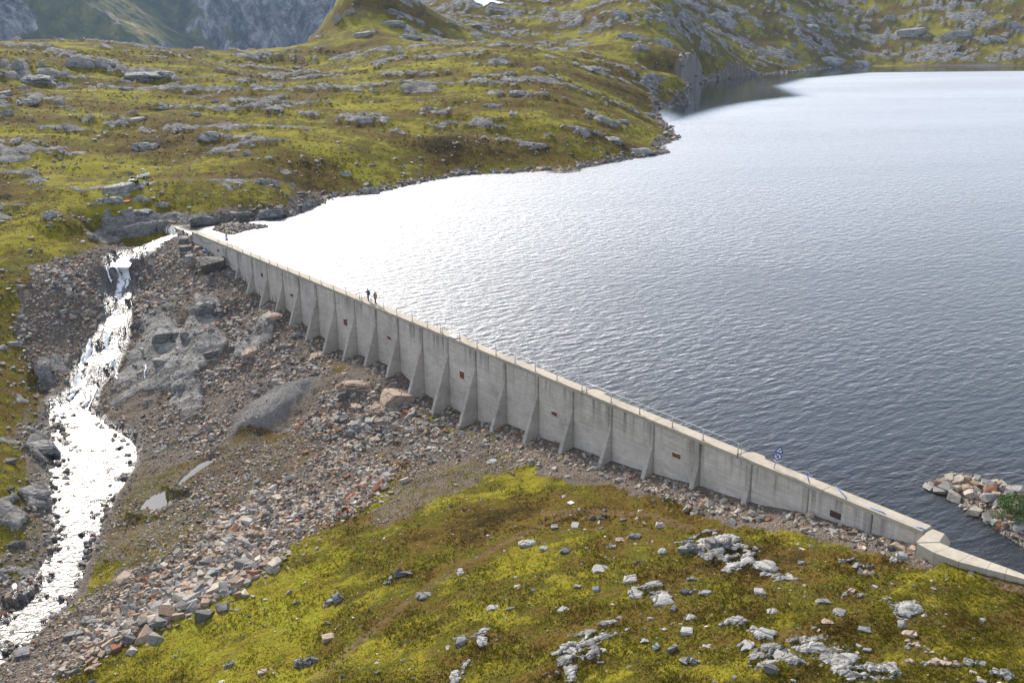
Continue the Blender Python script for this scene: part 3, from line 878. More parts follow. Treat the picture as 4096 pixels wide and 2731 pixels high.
quads = np.stack([I[:-1], I2[:-1], I2[1:], I[1:]], -1).reshape(-1, 4)
gme = mesh_np('ground', np.stack([GXX, GYY, gz.ravel()], -1), quads, MAT_GROUND, flat=False)
for k in ('rock', 'gravel', 'track', 'hue', 'wet', 'pale'):
    at_ = gme.attributes.new(k, 'FLOAT', 'POINT')
    at_.data.foreach_set('value', G[k].astype(np.float32))
ground = tag(put('ground', gme), kind='structure')
G['z'] = gz.ravel()
LOOK = {k: np.asarray(G[k], np.float32).reshape(nr, na) for k in ('z', 'rock', 'gravel', 'track', 'hue', 'wet', 'lake', 'q')}
def look(x, y, keys=('z',)):
    x, y = np.asarray(x, float), np.asarray(y, float)
    az, r = np.arctan2(x, y), np.hypot(x, y)
    j = np.clip(np.searchsorted(AZ, az) - 1, 0, na - 2)
    i = np.clip(np.searchsorted(RR, r) - 1, 0, nr - 2)
    fj = np.clip((az - AZ[j]) / (AZ[j + 1] - AZ[j]), 0, 1)
    fi = np.clip((r - RR[i]) / (RR[i + 1] - RR[i]), 0, 1)
    out = {}
    for k in keys:
        A = LOOK[k]
        out[k] = (A[i, j] * (1 - fj) + A[i, j + 1] * fj) * (1 - fi) + (A[i + 1, j] * (1 - fj) + A[i + 1, j + 1] * fj) * fi
    return out
terrain_slow = terrain
def terrain(x, y, full=False):           # from here on heights are read off the finished ground
    if full:
        return look(x, y, tuple(LOOK))
    return look(x, y)['z']
HIT_FN = lambda x, y: look(x, y)['z']
print('ground', round(time.time() - T0, 1), len(quads))

# ------------------------------------------------------------------ water
def make_water(name, deep=(0.002, 0.010, 0.022), lake=True):
    t = NT(name)
    if lake:
        calm = t.attr('calm')
        dep = t.attr('depth')
        p1 = t.pos((0.55, 1.25, 1), rad(-32))
        p2 = t.pos((0.6, 1.3, 1), rad(-12))
        w1 = t.noise(p1, 0.95, 3, 0.55, 0.3)
        w2 = t.noise(p2, 2.4, 2, 0.5)
        gust = t.noise(t.pos((0.006, 0.02, 1)), 1.0, 3)
        hgt = t.math('ADD', w1, t.math('MULTIPLY', w2, 0.25))
        amp = t.math('MULTIPLY', t.math('SUBTRACT', 1.0, calm), t.remap(gust, 0.35, 0.65, 0.55, 1.15))
        hgt = t.math('MULTIPLY', hgt, amp)
        nrm = t.bump(hgt, 0.26, 1.0)
        rough = t.remap(calm, 0, 1, 0.46, 0.05)
        alpha = t.remap(dep, 0.0, 2.6, 0.25, 1.0)
    else:
        w1 = t.noise(t.pos((1.0, 1.5, 1), rad(-20)), 1.1, 4, 0.6, 0.5)
        nrm = t.bump(w1, 0.36, 1.0)
        rough = 0.38
        alpha = 0.35
    fr = t.n('ShaderNodeFresnel')
    fr.inputs[0].default_value = 1.333
    t.lk(nrm, fr.inputs[1])
    gl = t.n('ShaderNodeBsdfGlossy')
    t.put(gl.inputs['Roughness'], rough)
    gl.inputs['Color'].default_value = (1, 1, 1, 1)
    t.lk(nrm, gl.inputs['Normal'])
    df = t.n('ShaderNodeBsdfDiffuse')
    df.inputs[0].default_value = (*deep, 1)
    tr = t.n('ShaderNodeBsdfTransparent')
    tr.inputs[0].default_value = (0.62, 0.66, 0.62, 1)
    m1 = t.n('ShaderNodeMixShader')
    t.put(m1.inputs[0], alpha)
    t.lk(tr.outputs[0], m1.inputs[1])
    t.lk(df.outputs[0], m1.inputs[2])
    m2 = t.n('ShaderNodeMixShader')
    t.lk(fr.outputs[0], m2.inputs[0])
    t.lk(m1.outputs[0], m2.inputs[1])
    t.lk(gl.outputs[0], m2.inputs[2])
    last = m2.outputs[0]
    if not lake:
        fa = t.attr('foam')
        st = t.noise(t.pos((1.0, 0.6, 2.0), rad(20)), 2.6, 5, 0.7, 0.8)
        ff = t.remap(t.math('ADD', t.math('MULTIPLY', fa, 0.40), st), 0.72, 0.86, 0, 0.92)
        fd = t.n('ShaderNodeBsdfDiffuse')
        fd.inputs[0].default_value = (0.78, 0.80, 0.83, 1)
        m3 = t.n('ShaderNodeMixShader')
        t.lk(ff, m3.inputs[0])
        t.lk(last, m3.inputs[1])
        t.lk(fd.outputs[0], m3.inputs[2])
        last = m3.outputs[0]
    t.lk(last, t.out.inputs[0])
    return t.m
MAT_LAKE = make_water('lake water')
MAT_STREAM = make_water('stream water', (0.02, 0.022, 0.02), False)
MAT_PUDDLE = simple('still puddle', (0.035, 0.032, 0.028), 0.06, 0, 0.1, 2.0, 0.9)

az2 = np.radians(np.linspace(-36, 40, 300))
rr2 = np.exp(np.linspace(math.log(45), math.log(900), 300))
LX = (rr2[:, None] * np.sin(az2)[None]).ravel()
LY = (rr2[:, None] * np.cos(az2)[None]).ravel()
lin = inpoly(LX, LY, LAKE)
ldist, _ = segdist(LX, LY, LAKE)
lsd = np.where(lin, ldist, -ldist)
tolr = np.repeat(rr2 * 0.013 + 1.2, len(az2))
keepv = lsd > -tolr
I = np.arange(len(LX)).reshape(len(rr2), len(az2))
lq = np.stack([I[:-1, :-1], I[:-1, 1:], I[1:, 1:], I[1:, :-1]], -1).reshape(-1, 4)
lq = lq[keepv[lq].any(1)]
used = np.unique(lq)
mapi = np.full(len(LX), -1)
mapi[used] = np.arange(len(used))
lq = mapi[lq]
lV = np.stack([LX[used], LY[used], np.full(len(used), ZW)], -1)
lme = mesh_np('lake', lV, lq, MAT_LAKE, flat=False)
bm = bmesh.new()
bm.from_mesh(lme)
def cut(bm, co, no, test):
    fs = [f for f in bm.faces if test(f)]
    geo = list({e for f in fs for e in f.edges}) + list({v for f in fs for v in f.verts}) + fs
    bmesh.ops.bisect_plane(bm, geom=geo, plane_co=co, plane_no=no, clear_outer=True)
def fs_dam(f):
    c = f.calc_center_median()
    s, o = to_dam(c.x, c.y)
    return s < 22.75 * SP and o > -4
cut(bm, Vector(D(0, -0.5, ZW)), Vector((DN[0], DN[1], 0)), fs_dam)
bm.to_mesh(lme)
bm.free()
co = np.empty(len(lme.vertices) * 3)
lme.vertices.foreach_get('co', co)
co = co.reshape(-1, 3)
dep = np.maximum(ZW - terrain(co[:, 0], co[:, 1]), 0)
CALM = np.array([at(u, v, ZW)[:2] for u, v in [(2600, 440), (2700, 350), (2850, 310), (3300, 268), (4200, 258), (4200, 285), (3500, 292), (3250, 315), (3150, 345), (3250, 385), (3050, 410), (2950, 430), (2780, 480), (2660, 492)]])
cd_, _ = segdist(co[:, 0], co[:, 1], CALM)
cin = inpoly(co[:, 0], co[:, 1], CALM)
calm = sstep(-6, 14, np.where(cin, cd_, -cd_)) * 0.93
INL = np.array([at(u, v, ZW)[:2] for u, v in [(690, 905), (1210, 845), (1180, 868), (960, 893), (840, 908), (800, 930), (740, 925)]])
cd_, _ = segdist(co[:, 0], co[:, 1], INL)
cin = inpoly(co[:, 0], co[:, 1], INL)
calm = np.maximum(calm, sstep(-2, 2, np.where(cin, cd_, -cd_)) * 0.85)
for nm_, arr in (('depth', dep), ('calm', calm)):
    a_ = lme.attributes.new(nm_, 'FLOAT', 'POINT')
    a_.data.foreach_set('value', arr.astype(np.float32))
tag(put('lake', lme), kind='structure')

# stream sheet
cols = 10
rows = 6
V, F, fo = [], [], []
R_ = []
for i in range(len(STREAM) - 1):
    for k in range(rows):
        f = k / rows
        L = SL[i] * (1 - f) + SL[i + 1] * f
        Rr = SR[i] * (1 - f) + SR[i + 1] * f
        slope = abs(SZ[i + 1] - SZ[i]) / (np.linalg.norm((SCEN[i + 1] - SCEN[i])[:2]) + 1e-6)
        R_.append((L, Rr, slope))
for j, (L, Rr, sl) in enumerate(R_):
    for c in range(cols + 1):
        g = c / cols * 1.16 - 0.08
        p = L * (1 - g) + Rr * g
        V.append(p)
        fo.append(min(1.0, sl * 1.1))
for j in range(len(R_) - 1):
    for c in range(cols):
        a = j * (cols + 1) + c
        F.append((a, a + cols + 1, a + cols + 2, a + 1))
V = np.array(V)
V[:, 2] += 0.05 * fbm(V[:, 0] * 0.9, V[:, 1] * 0.9, 2)
sme = mesh_np('stream', V, np.array(F), MAT_STREAM, flat=False)
fo = np.convolve(np.array(fo), np.ones(3 * (cols + 1)) / (3 * (cols + 1)), 'same')
a_ = sme.attributes.new('foam', 'FLOAT', 'POINT')
a_.data.foreach_set('value', fo.astype(np.float32))
tag(put('stream', sme), kind='structure')
STRANDS = [[(470, 1082, .5), (480, 1100, .5), (492, 1130, .7), (480, 1165, .9), (462, 1195, .9)], [(425, 1075, .2), (432, 1100, .2), (446, 1125, .3)], [(505, 1100, .3), (512, 1130, .4), (500, 1160, .5)],
           [(475, 1240, .6), (462, 1270, .6), (448, 1300, .7), (436, 1335, .6)], [(440, 1330, .6), (425, 1360, .5), (428, 1400, .4), (420, 1430, .4), (432, 1460, .3)],
           [(365, 1360, .25), (355, 1385, .4), (362, 1405, .5), (345, 1440, .4), (330, 1475, .4), (312, 1520, .45), (300, 1562, .5)], [(335, 1420, .3), (325, 1450, .25), (322, 1480, .3)],
           [(455, 1385, .25), (440, 1420, .3), (448, 1470, .2)], [(358, 1555, .35), (352, 1590, .45), (340, 1625, .4), (330, 1665, .3)], [(455, 1440, .2), (462, 1478, .2), (470, 1500, .15)], [(582, 1460, .12), (584, 1490, .12), (580, 1510, .1)],
           [(462, 1495, .15), (468, 1520, .15)], [(655, 918, .25), (690, 928, .4), (715, 935, .4)], [(300, 1560, .4), (290, 1590, .3), (270, 1600, .3)], [(225, 1640, .3), (235, 1670, .3), (225, 1700, .3)]]
for st in STRANDS:
    P = hits([(u, v) for u, v, w_ in st])
    ts = np.linspace(0, len(st) - 1, (len(st) - 1) * 7 + 1)
    px_ = np.stack([np.interp(ts, np.arange(len(st)), P[:, k]) for k in range(2)], -1)
    wd_ = np.interp(ts, np.arange(len(st)), [w_ for *_, w_ in st])
    px_ = px_ + 0.25 * np.stack([fbm(px_[:, 0] * 0.8, px_[:, 1] * 0.8, 2), fbm(px_[:, 0] * 0.8 + 9, px_[:, 1] * 0.8, 2)], -1)
    tn = np.gradient(px_, axis=0)
    tn /= np.linalg.norm(tn, axis=1)[:, None] + 1e-9
    nn_ = np.stack([tn[:, 1], -tn[:, 0]], -1)
    V = []
    for k in np.linspace(-1, 1, 5):
        q_ = px_ + nn_ * (k * wd_ * (0.8 + 0.5 * fbm(px_[:, 0] * 1.5 + k, px_[:, 1] * 1.5, 2)))[:, None]
        V.append(np.c_[q_, terrain(q_[:, 0], q_[:, 1]) + 0.10 + 0.06 * (1 - k * k)])
    V = np.stack(V, 1)
    nt_ = len(ts)
    I = np.arange(nt_ * 5).reshape(nt_, 5)
    F = np.stack([I[:-1, :-1], I[1:, :-1], I[1:, 1:], I[:-1, 1:]], -1).reshape(-1, 4)
    V = V.reshape(-1, 3)
    e1, e2 = V[F[0, 1]] - V[F[0, 0]], V[F[0, 3]] - V[F[0, 0]]
    if np.cross(e1, e2)[2] < 0: F = F[:, ::-1]
    me = mesh_np('stream', V, F, MAT_STREAM, flat=False)
    a_ = me.attributes.new('foam', 'FLOAT', 'POINT')
    a_.data.foreach_set('value', np.tile([0.55, 0.95, 1.1, 0.95, 0.55], nt_).astype(np.float32))
    tag(put('stream', me), kind='structure')
for P, pz in PUD:
    c = P.mean(0)
    me = bpy.data.meshes.new('puddle')
    Q = c + (P - c) * 1.12
    if sum(Q[i][0] * Q[(i + 1) % len(Q)][1] - Q[(i + 1) % len(Q)][0] * Q[i][1] for i in range(len(Q))) < 0: Q = Q[::-1]
    me.from_pydata([(q[0], q[1], pz) for q in Q], [], [tuple(range(len(Q)))])
    me.materials.append(MAT_PUDDLE)
    tag(put('puddle', me), kind='structure')

# ------------------------------------------------------------------ far mountain across the valley
def make_mountain_mat():
    t = NT('far mountain')
    p = t.pos()
    n1 = t.noise(p, 0.012, 6, 0.65)
    n2 = t.noise(t.pos((1, 1, 0.4)), 0.03, 7, 0.72)
    n3 = t.noise(t.pos((1, 1, 0.3)), 0.1, 5, 0.7)
    rk = t.attr('rock')
    g = t.ramp(t.math('ADD', t.math('MULTIPLY', n1, 0.5), t.math('MULTIPLY', n2, 0.5)), [(0.40, (0.028, 0.036, 0.012)), (0.5, (0.08, 0.085, 0.022)), (0.60, (0.21, 0.175, 0.045))])
    r_ = t.ramp(t.math('ADD', t.math('MULTIPLY', n2, 0.6), t.math('MULTIPLY', n3, 0.4)), [(0.40, (0.02, 0.021, 0.024)), (0.48, (0.09, 0.09, 0.095)), (0.55, (0.21, 0.205, 0.20)), (0.64, (0.42, 0.41, 0.39))])
    f = t.remap(t.math('ADD', rk, t.math('ADD', t.math('MULTIPLY', t.math('SUBTRACT', n2, 0.5), 2.0), t.math('MULTIPLY', t.math('SUBTRACT', n1, 0.5), 1.5))), 0.36, 0.6)
    t.bsdf(t.mix(f, g, r_), 0.95, 0, t.bump(t.math('ADD', n2, t.math('MULTIPLY', n1, 1.5)), 9.0, 0.9), spec=0.05)
    return t.m
mx = np.linspace(-2000, 400, 330)
my = np.concatenate([np.linspace(1640, 2560, 160), [2650, 2800]])
X, Y = np.meshgrid(mx, my)
xx, yy = X.ravel(), Y.ravel()
# a near spur falling to the right, a hollow, then the main wall behind it
wob = fbm(xx * 0.006, yy * 0.006, 4)
crest = np.where(xx > -767, 192 - 0.66 * (xx + 767), 192 + 0.16 * (-767 - xx)) + 14 * wob
spur1 = np.minimum(np.maximum(yy - (1660 + 0.35 * (xx + 767)) + 40 * wob, 0) * 0.9, np.maximum(crest, 0))
wall2 = np.maximum(yy - (2080 + 0.12 * (xx + 500)) + 110 * fbm(xx * 0.0035 + 2.2, yy * 0.002, 3), 0) * 0.95
mz = -100 + np.maximum(spur1, wall2)
mz = np.minimum(mz, 330 + 60 * fbm(xx * 0.004, yy * 0.004, 3))
on_spur = spur1 >= wall2
gul = ridged(xx * 0.0085 + yy * 0.002, yy * 0.0022, 4)
rockm = sstep(-0.12, 0.26, fbm(xx * 0.006 + yy * 0.003, yy * 0.006, 4, 0.65) + np.where(on_spur, 0.42 * sstep(-760, -830, xx) - 0.22, 0.02 + 0.4 * sstep(-640, -520, xx)))
mz = mz + sstep(-98, -40, mz) * (np.where(on_spur, 18, 60) * (gul - 0.3) + 16 * ridged(xx * 0.024 + yy * 0.01, yy * 0.01, 4) * (0.2 + rockm) + 5 * fbm(xx * 0.05, yy * 0.05, 3))
ny, nx = X.shape
I = np.arange(nx * ny).reshape(ny, nx)
mq = np.stack([I[:-1, :-1], I[:-1, 1:], I[1:, 1:], I[1:, :-1]], -1).reshape(-1, 4)
mme = mesh_np('mountain', np.stack([xx, yy, mz], -1), mq, make_mountain_mat(), flat=False)
a_ = mme.attributes.new('rock', 'FLOAT', 'POINT')
a_.data.foreach_set('value', rockm.astype(np.float32))
tag(put('mountain', mme), kind='structure')
print('water+mountain', round(time.time() - T0, 1))

# ------------------------------------------------------------------ THE DAM
dam = tag(empty('concrete_dam', D(10 * SP, 0, -9)), 'long straight grey concrete buttress dam holding back the lake', 'dam')
bpy.context.view_layer.update()
DAMINV = dam.matrix_world.inverted()
def under(o, root):
    o.parent = root
    o.matrix_parent_inverse = root.matrix_world.inverted()
    return o
def toe(n):
    return float(np.interp(n, TOE_N, TOE_Z))
joints = [-2.78, -2.12, -1.10] + list(range(0, 23)) + [22.75]
for a, b in zip(joints[:-1], joints[1:]):
    s0, s1 = a * SP + 0.03, b * SP - 0.03
    zb0, zb1 = toe(a) - 1.6, toe(b) - 1.6
    m = MB()
    lo = [D(s0, 0, zb0), D(s1, 0, zb1), D(s1, -1.05, zb1), D(s0, -1.05, zb0)]
    hi = [D(s0, 0, -0.335), D(s1, 0, -0.335), D(s1, -1.05, -0.335), D(s0, -1.05, -0.335)]
    m.hexa(lo, hi)
    under(m.build('wall_panel', MAT_WALL), dam)
for k in joints[1:-1]:
    m = MB()
    z0 = toe(k) - 1.5
    m.hexa([D(k * SP - 0.028, -0.06, z0), D(k * SP + 0.028, -0.06, z0), D(k * SP + 0.028, -1.0, z0), D(k * SP - 0.028, -1.0, z0)],
           [D(k * SP - 0.028, -0.06, -0.34), D(k * SP + 0.028, -0.06, -0.34), D(k * SP + 0.028, -1.0, -0.34), D(k * SP - 0.028, -1.0, -0.34)])
    under(m.build('joint_filler', MAT_DARKGAP), dam)
for k in range(0, 23):
    zt = toe(k)
    zb = zt - 1.3
    s1 = k * SP - 0.05
    th = 0.46 if k != 0 else 1.0
    if k == 0: s1 = 0.55
    zs = -2.35 if k != 5 else -1.95
    pil = 0.13
    if k >= 21: prof = [(0.002, -0.35), (0.10, -0.35), (0.10, zb), (0.002, zb)]
    elif k == 0: prof = [(0.002, -0.34), (0.22, -0.34), (0.22, -2.1), (0.60, zb), (0.002, zb)]
    else:
        pr = pil + (zs - zb) * (0.36 if 1 < k < 17 else 0.33)
        prof = [(0.002, -0.345), (pil, -0.345), (pil, zs), (pr, zb), (0.002, zb)]
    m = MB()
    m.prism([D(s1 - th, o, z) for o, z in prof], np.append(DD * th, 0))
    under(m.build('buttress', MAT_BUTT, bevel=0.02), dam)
    if k in (11, 13):                    # a thicker foot where the slope breaks
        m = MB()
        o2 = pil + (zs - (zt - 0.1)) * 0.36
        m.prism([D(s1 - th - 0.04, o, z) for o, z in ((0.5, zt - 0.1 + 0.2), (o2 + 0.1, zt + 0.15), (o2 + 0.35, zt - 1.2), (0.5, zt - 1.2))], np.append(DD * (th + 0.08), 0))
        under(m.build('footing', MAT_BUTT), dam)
# crest slabs between the expansion joints
exj = [-2.78, 0.12, 8.08, 12.02, 16.22, 19.72, 22.72]
for a, b in zip(exj[:-1], exj[1:]):
    cuts = np.linspace(a, b, max(2, int(round((b - a) / 1.98)) + 1))
    for c0, c1 in zip(cuts[:-1], cuts[1:]):
        s0, s1 = c0 * SP + (0.05 if c0 == a else 0.006), c1 * SP - (0.05 if c1 == b else 0.006)
        dz = random.Random(int(c0 * 100)).uniform(-0.012, 0.012)
        m = MB()
        m.hexa([D(s0, 0.07, -0.33), D(s1, 0.07, -0.33), D(s1, -1.13, -0.33), D(s0, -1.13, -0.33)], [D(s0, 0.05, dz), D(s1, 0.05, dz), D(s1, -1.1, dz), D(s0, -1.1, dz)])
        under(m.build('crest_slab', MAT_CREST, bevel=0.025), dam)
for a in exj[1:-1]:                      # small widened pads on the water side at the expansion joints
    m = MB()
    m.prism([D(a * SP + o, q, -0.5) for o, q in ((0.1, -1.08), (1.9, -1.08), (1.5, -1.5), (0.4, -1.5))], (0, 0, 0.485))
    under(m.build('joint_pad', MAT_CREST), dam)
def wall_hit(u, v):
    d = ray(u, v)
    P0 = np.append(DO, 0)
    dn = np.append(DN, 0)
    C = np.array([0, 0, CAMH])
    t = ((P0 - C) @ dn) / (d @ dn)
    X = C + d * t
    return (X[:2] - DO) @ DD, X[2]
for (u0, v0, u1, v1, mat, lab) in ((868, 992, 878, 1010, MAT_RUSTPLATE, None), (1043, 1087, 1052, 1110, MAT_BROWNPLATE, 'faded grey plate with hardly any red left'), (1161, 1169, 1173, 1190, MAT_RUSTPLATE, None),
                        (1374, 1267, 1390, 1307, MAT_RUSTPLATE, 'tall rusty plate with its white top flaked away'), (1549, 1338, 1565, 1362, MAT_RUSTPLATE, None), (1839, 1472, 1857, 1521, MAT_RUSTPLATE, 'tall rusty plate with its white top flaked away'),
                        (2207, 1638, 2229, 1668, MAT_RUSTPLATE, None), (2691, 1801, 2721, 1839, MAT_RUSTPLATE, None), (3322, 2034, 3362, 2083, MAT_BROWNPLATE, 'square dark brown plate')):
    sa, za = wall_hit(u0, v0)
    sb, zb = wall_hit(u1, v1)
    sm = (u1 - u0) / (v1 - v0)
    slope_dz = 0.0
    hh = abs(za - zb) * (0.80)
    zc = (za + zb) / 2
    m = MB()
    jag = random.Random(u0)
    n = 7
    topz = [zc + hh / 2 - jag.uniform(0, 0.22) * hh for _ in range(n + 1)]
    if lab == 'square dark brown plate': topz = [zc + hh / 2] * (n + 1)
    poly = [D(sb, 0.004, zc - hh / 2), D(sa, 0.004, zc - hh / 2)] + [D(sa + (sb - sa) * i / n, 0.004, topz[i]) for i in range(n + 1)]
    m.prism(poly, np.append(DN * 0.03, 0))
    o = under(m.build('rust_plate', mat), dam)
    if lab: o['label'] = lab
    if mat is MAT_RUSTPLATE:
        m = MB()
        m.prism([D(sa + 0.02, 0.002, zc + hh * 0.15), D(sb - 0.02, 0.002, zc + hh * 0.2), D(sb - 0.02, 0.002, zc + hh / 2 + 0.02), D(sa + 0.02, 0.002, zc + hh / 2 + 0.02)], np.append(DN * 0.012, 0))
        under(m.build('white_backing', MAT_WHITE), dam)

# block at the near end and the low wall running on
blk = tag(empty('end_block', at(3720, 2145, -0.8)), 'stubby pale concrete block closing the near end of the dam', 'concrete block')
bpy.context.view_layer.update()
A, B, C, Dd, E = (at(*p, -0.02) for p in ((3706.5, 2127), (3731, 2115), (3778, 2133), (3757, 2166), (3665, 2168)))
def drop(p, z, dx=0, dy=0):
    return (p[0] + dx, p[1] + dy, z)
m = MB()
C2 = at(3818, 2160, -1.0)
D2 = at(3790, 2192, -1.0)
m.poly([A, B, C, Dd, E, drop(A, -2.6), drop(B, -2.6, 0.3, 0.4), drop(C2, -2.6, 1, 0.3), drop(D2, -2.6, 1, -0.3), drop(E, -2.6)],
       [(0, 1, 2, 3, 4), (0, 5, 6, 1), (1, 6, 7, 2), (2, 7, 8, 3), (3, 8, 9, 4), (4, 9, 5, 0)])
under(m.build('block', MAT_CREST), blk)
lw = tag(empty('low_wall', at(3900, 2240, -0.8)), 'low pale concrete wall running on from the end block along the water', 'low wall')
bpy.context.view_layer.update()
fr_ = [at(u, v, -0.05) for u, v in ((3667, 2171), (3736, 2209), (3834, 2245), (3945, 2274), (4020, 2293), (4110, 2318), (4200, 2352))]
bk_ = [at(u, v, -0.05) for u, v in ((3759, 2169), (3800, 2187), (3880, 2216), (3965, 2247), (4030, 2270), (4110, 2302), (4200, 2342))]
for i in range(len(fr_) - 1):
    m = MB()
    e = 0.02
    f0, f1, b0, b1 = (np.array(q) for q in (fr_[i], fr_[i + 1], bk_[i], bk_[i + 1]))
    f0, b0 = f0 + (f1 - f0) * e, b0 + (b1 - b0) * e
    m.hexa([drop(f0, -2.2), drop(f1, -2.2), drop(b1, -2.2, 0.5, 0.6), drop(b0, -2.2, 0.5, 0.6)], [f0, f1, b1, b0])
    under(m.build('wall_length', MAT_CREST), lw)
# spillway weir at the far end
weir = tag(empty('spillway_weir', at(720, 925, -1.5)), 'low concrete overflow weir between the dam and the dark cliff', 'weir')
bpy.context.view_layer.update()
w0, w1 = at(757, 932, -0.86), at(694, 909, -0.86)
f0, f1 = at(722, 944, -2.1), at(676, 920, -1.7)
dirw = np.array([0.7, 0.6, 0])
m = MB()
n = 8
for i in range(n + 1):
    g = i / n
    a = w0 * (1 - g) + w1 * g
    f = f0 * (1 - g) + f1 * g
    prof = [a + dirw * 0.9 - np.array([0, 0, 1.2]), a + dirw * 0.5, a, a * 0.6 + f * 0.4 + np.array([0, 0, 0.18]), f, f - np.array([0, 0, 1.5])]
    m.v += [tuple(q) for q in prof]
for i in range(n):
    for k in range(5):
        a = i * 6 + k
        m.f.append((a, a + 1, a + 7, a + 6))
under(m.build('weir_crest', MAT_CREST), weir)
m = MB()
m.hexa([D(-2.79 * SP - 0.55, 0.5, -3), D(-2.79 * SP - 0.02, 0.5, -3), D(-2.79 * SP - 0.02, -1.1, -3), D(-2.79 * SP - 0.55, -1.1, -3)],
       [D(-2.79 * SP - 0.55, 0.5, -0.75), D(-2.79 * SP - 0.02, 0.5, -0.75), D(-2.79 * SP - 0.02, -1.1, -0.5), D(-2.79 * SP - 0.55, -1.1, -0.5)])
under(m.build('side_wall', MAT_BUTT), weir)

# ------------------------------------------------------------------ guard rails
def s_of(u, v, z=0.0):
    p = at(u, v, z)
    return (p[:2] - DO) @ DD
RAILS = [([(974, 1007), (1008, 1021), (1045, 1036), (1083, 1051), (1115, 1064), (1152, 1082), (1194, 1101), (1234, 1118), (1281, 1137), (1328, 1157), (1380, 1178), (1430, 1201)],
          'thin galvanised railing along the crest between the far sign and the walkers'),
         ([(1441, 1204), (1488, 1217), (1539, 1238), (1591, 1259), (1653, 1284), (1712, 1309), (1764, 1331)], 'galvanised railing beside the two walkers'),
         ([(1770, 1334), (1833, 1364), (1903, 1392), (1979, 1423), (2055, 1454), (2136, 1487), (2221, 1523), (2324, 1563)], 'galvanised railing starting at the white boards on the crest'),
         ([(2341, 1571), (2449, 1608), (2564, 1654), (2696, 1707), (2818, 1757), (2957, 1814)], 'galvanised railing nearest the big blue sign ending in a looped post')]
for ri, (px, lab) in enumerate(RAILS):
    ss = [s_of(*p) for p in px]
    r0 = tag(empty('guard_rail', D(ss[0], -0.12, 0)), lab, 'railing', 'railing lengths on the dam crest')
    bpy.context.view_layer.update()
    for i, s in enumerate(ss):
        m = MB()
        m.tube([D(s, -0.12, -0.02), D(s, -0.12, 0.97)], 0.042, 8)
        under(m.build('post', MAT_STEEL, smooth=True), r0)
        m = MB()
        m.prism([D(s - 0.08, -0.05, -0.001), D(s + 0.10, -0.05, -0.001), D(s + 0.10, -0.2, -0.001), D(s - 0.08, -0.2, -0.001)], (0, 0, 0.022))
        under(m.build('base_plate', MAT_BROWNPLATE), r0)
    m = MB()
    top = [D(s, -0.12, 0.98) for s in ss]
    rr_ = 0.014 if ri < 2 else 0.024
    if ri == 3: top += [D(ss[-1] + 0.28, -0.12, 0.9), D(ss[-1] + 0.34, -0.12, 0.72), D(ss[-1] + 0.30, -0.12, 0.02)]
    m.tube(top, rr_, 8)
    under(m.build('top_rail', MAT_STEEL, smooth=True), r0)

# bent blue posts with a slack rope at both ends of the crest
BLUE = [[(3232, 1935), (3226, 1883)], [(3380, 1997), (3376, 1980), (3346, 1947)], [(3541, 2059), (3533, 2048), (3482, 2028)], [(3704, 2126), (3690, 2112), (3632, 2099)]]
def blue_post(pts, hmax, lab, name='fence_post', off=-0.15):
    s0 = s_of(*pts[0])
    P = [np.array(D(s0, off, -0.02))]
    for (u, v), hz in zip(pts[1:], np.linspace(hmax * (0.45 if len(pts) > 2 else 1), hmax, len(pts) - 1)):
        # keep the bent length in the upright plane along the crest
        d = ray(u, v)
        C_ = np.array([0, 0, CAMH])
        P0 = np.array(D(s0, off, 0))
        dn = np.append(DN, 0)
        t = ((P0 - C_) @ dn) / (d @ dn)
        P.append(C_ + d * t)
    m = MB()
    m.tube(P, 0.04, 8)
    o = m.build(name, MAT_BLUE, smooth=True)
    tag(o, lab, 'post', 'blue fence posts on the dam crest')
    return P
ends = []
labs = ['upright bright blue post on the crest next to the big blue sign', 'blue post bent halfway over, second from the big blue sign', 'blue post bent flat beside the dark brown plate\'s far corner', 'blue post bent flat at the near end of the dam']
labs[2] = 'blue post lying almost flat above the dark brown plate'
for p, lb in zip(BLUE, labs):
    ends.append(blue_post(p, 1.0, lb)[-1])
m = MB()
sgn = np.array(D(s_of(3087, 1876), -0.15, 0.75))
chain = [sgn] + ends
pts = []
for a, b in zip(chain[:-1], chain[1:]):
    for k in range(8):
        f = k / 8
        q = a * (1 - f) + b * f
        q = q - np.array([0, 0, 0.35 * 4 * f * (1 - f)])
        q[2] = max(q[2], 0.05)
        pts.append(q)
pts.append(chain[-1])
m.tube(pts, 0.014, 6)
tag(m.build('rope', MAT_ROPE, smooth=True), 'slack pale rope hanging between the bent blue posts', 'rope')
for p, lb in (([(787, 935), (785, 926), (792, 917)], 'kinked blue post at the far end of the dam by the weir'), ([(874, 970), (872, 962), (865, 955)], 'thin bent post on the crest just left of the far sign'),
              ([(938, 991), (928, 983), (918, 973)], 'thin bent post on the crest just right of the far sign')):
    blue_post(p, 0.7, lb)
m = MB()
a, b = np.array(D(-2.05 * SP, 0.13, -0.7)), np.array(D(-1.3 * SP, 0.13, -1.5))
m.tube([np.array(D(-2.1 * SP, 0.1, -0.45)), np.array(D(-1.95 * SP, 0.12, -0.9)), np.array(D(-1.6 * SP, 0.12, -1.02)), np.array(D(-1.1 * SP, 0.1, -0.6))], 0.035, 6)
tag(m.build('blue_rope', MAT_BLUE, smooth=True), 'loose blue rope hanging down the wall near the weir', 'rope')
pp = hits([(814, 1006), (838, 1017)])
m = MB()
m.tube([pp[0] + np.array([0, 0, 0.25]), pp[1] + np.array([0, 0, 0.3])], 0.09, 8)
tag(m.build('blue_pipe', MAT_BLUE, smooth=True), 'short bright blue pipe lying in the stones near the far sign', 'pipe')

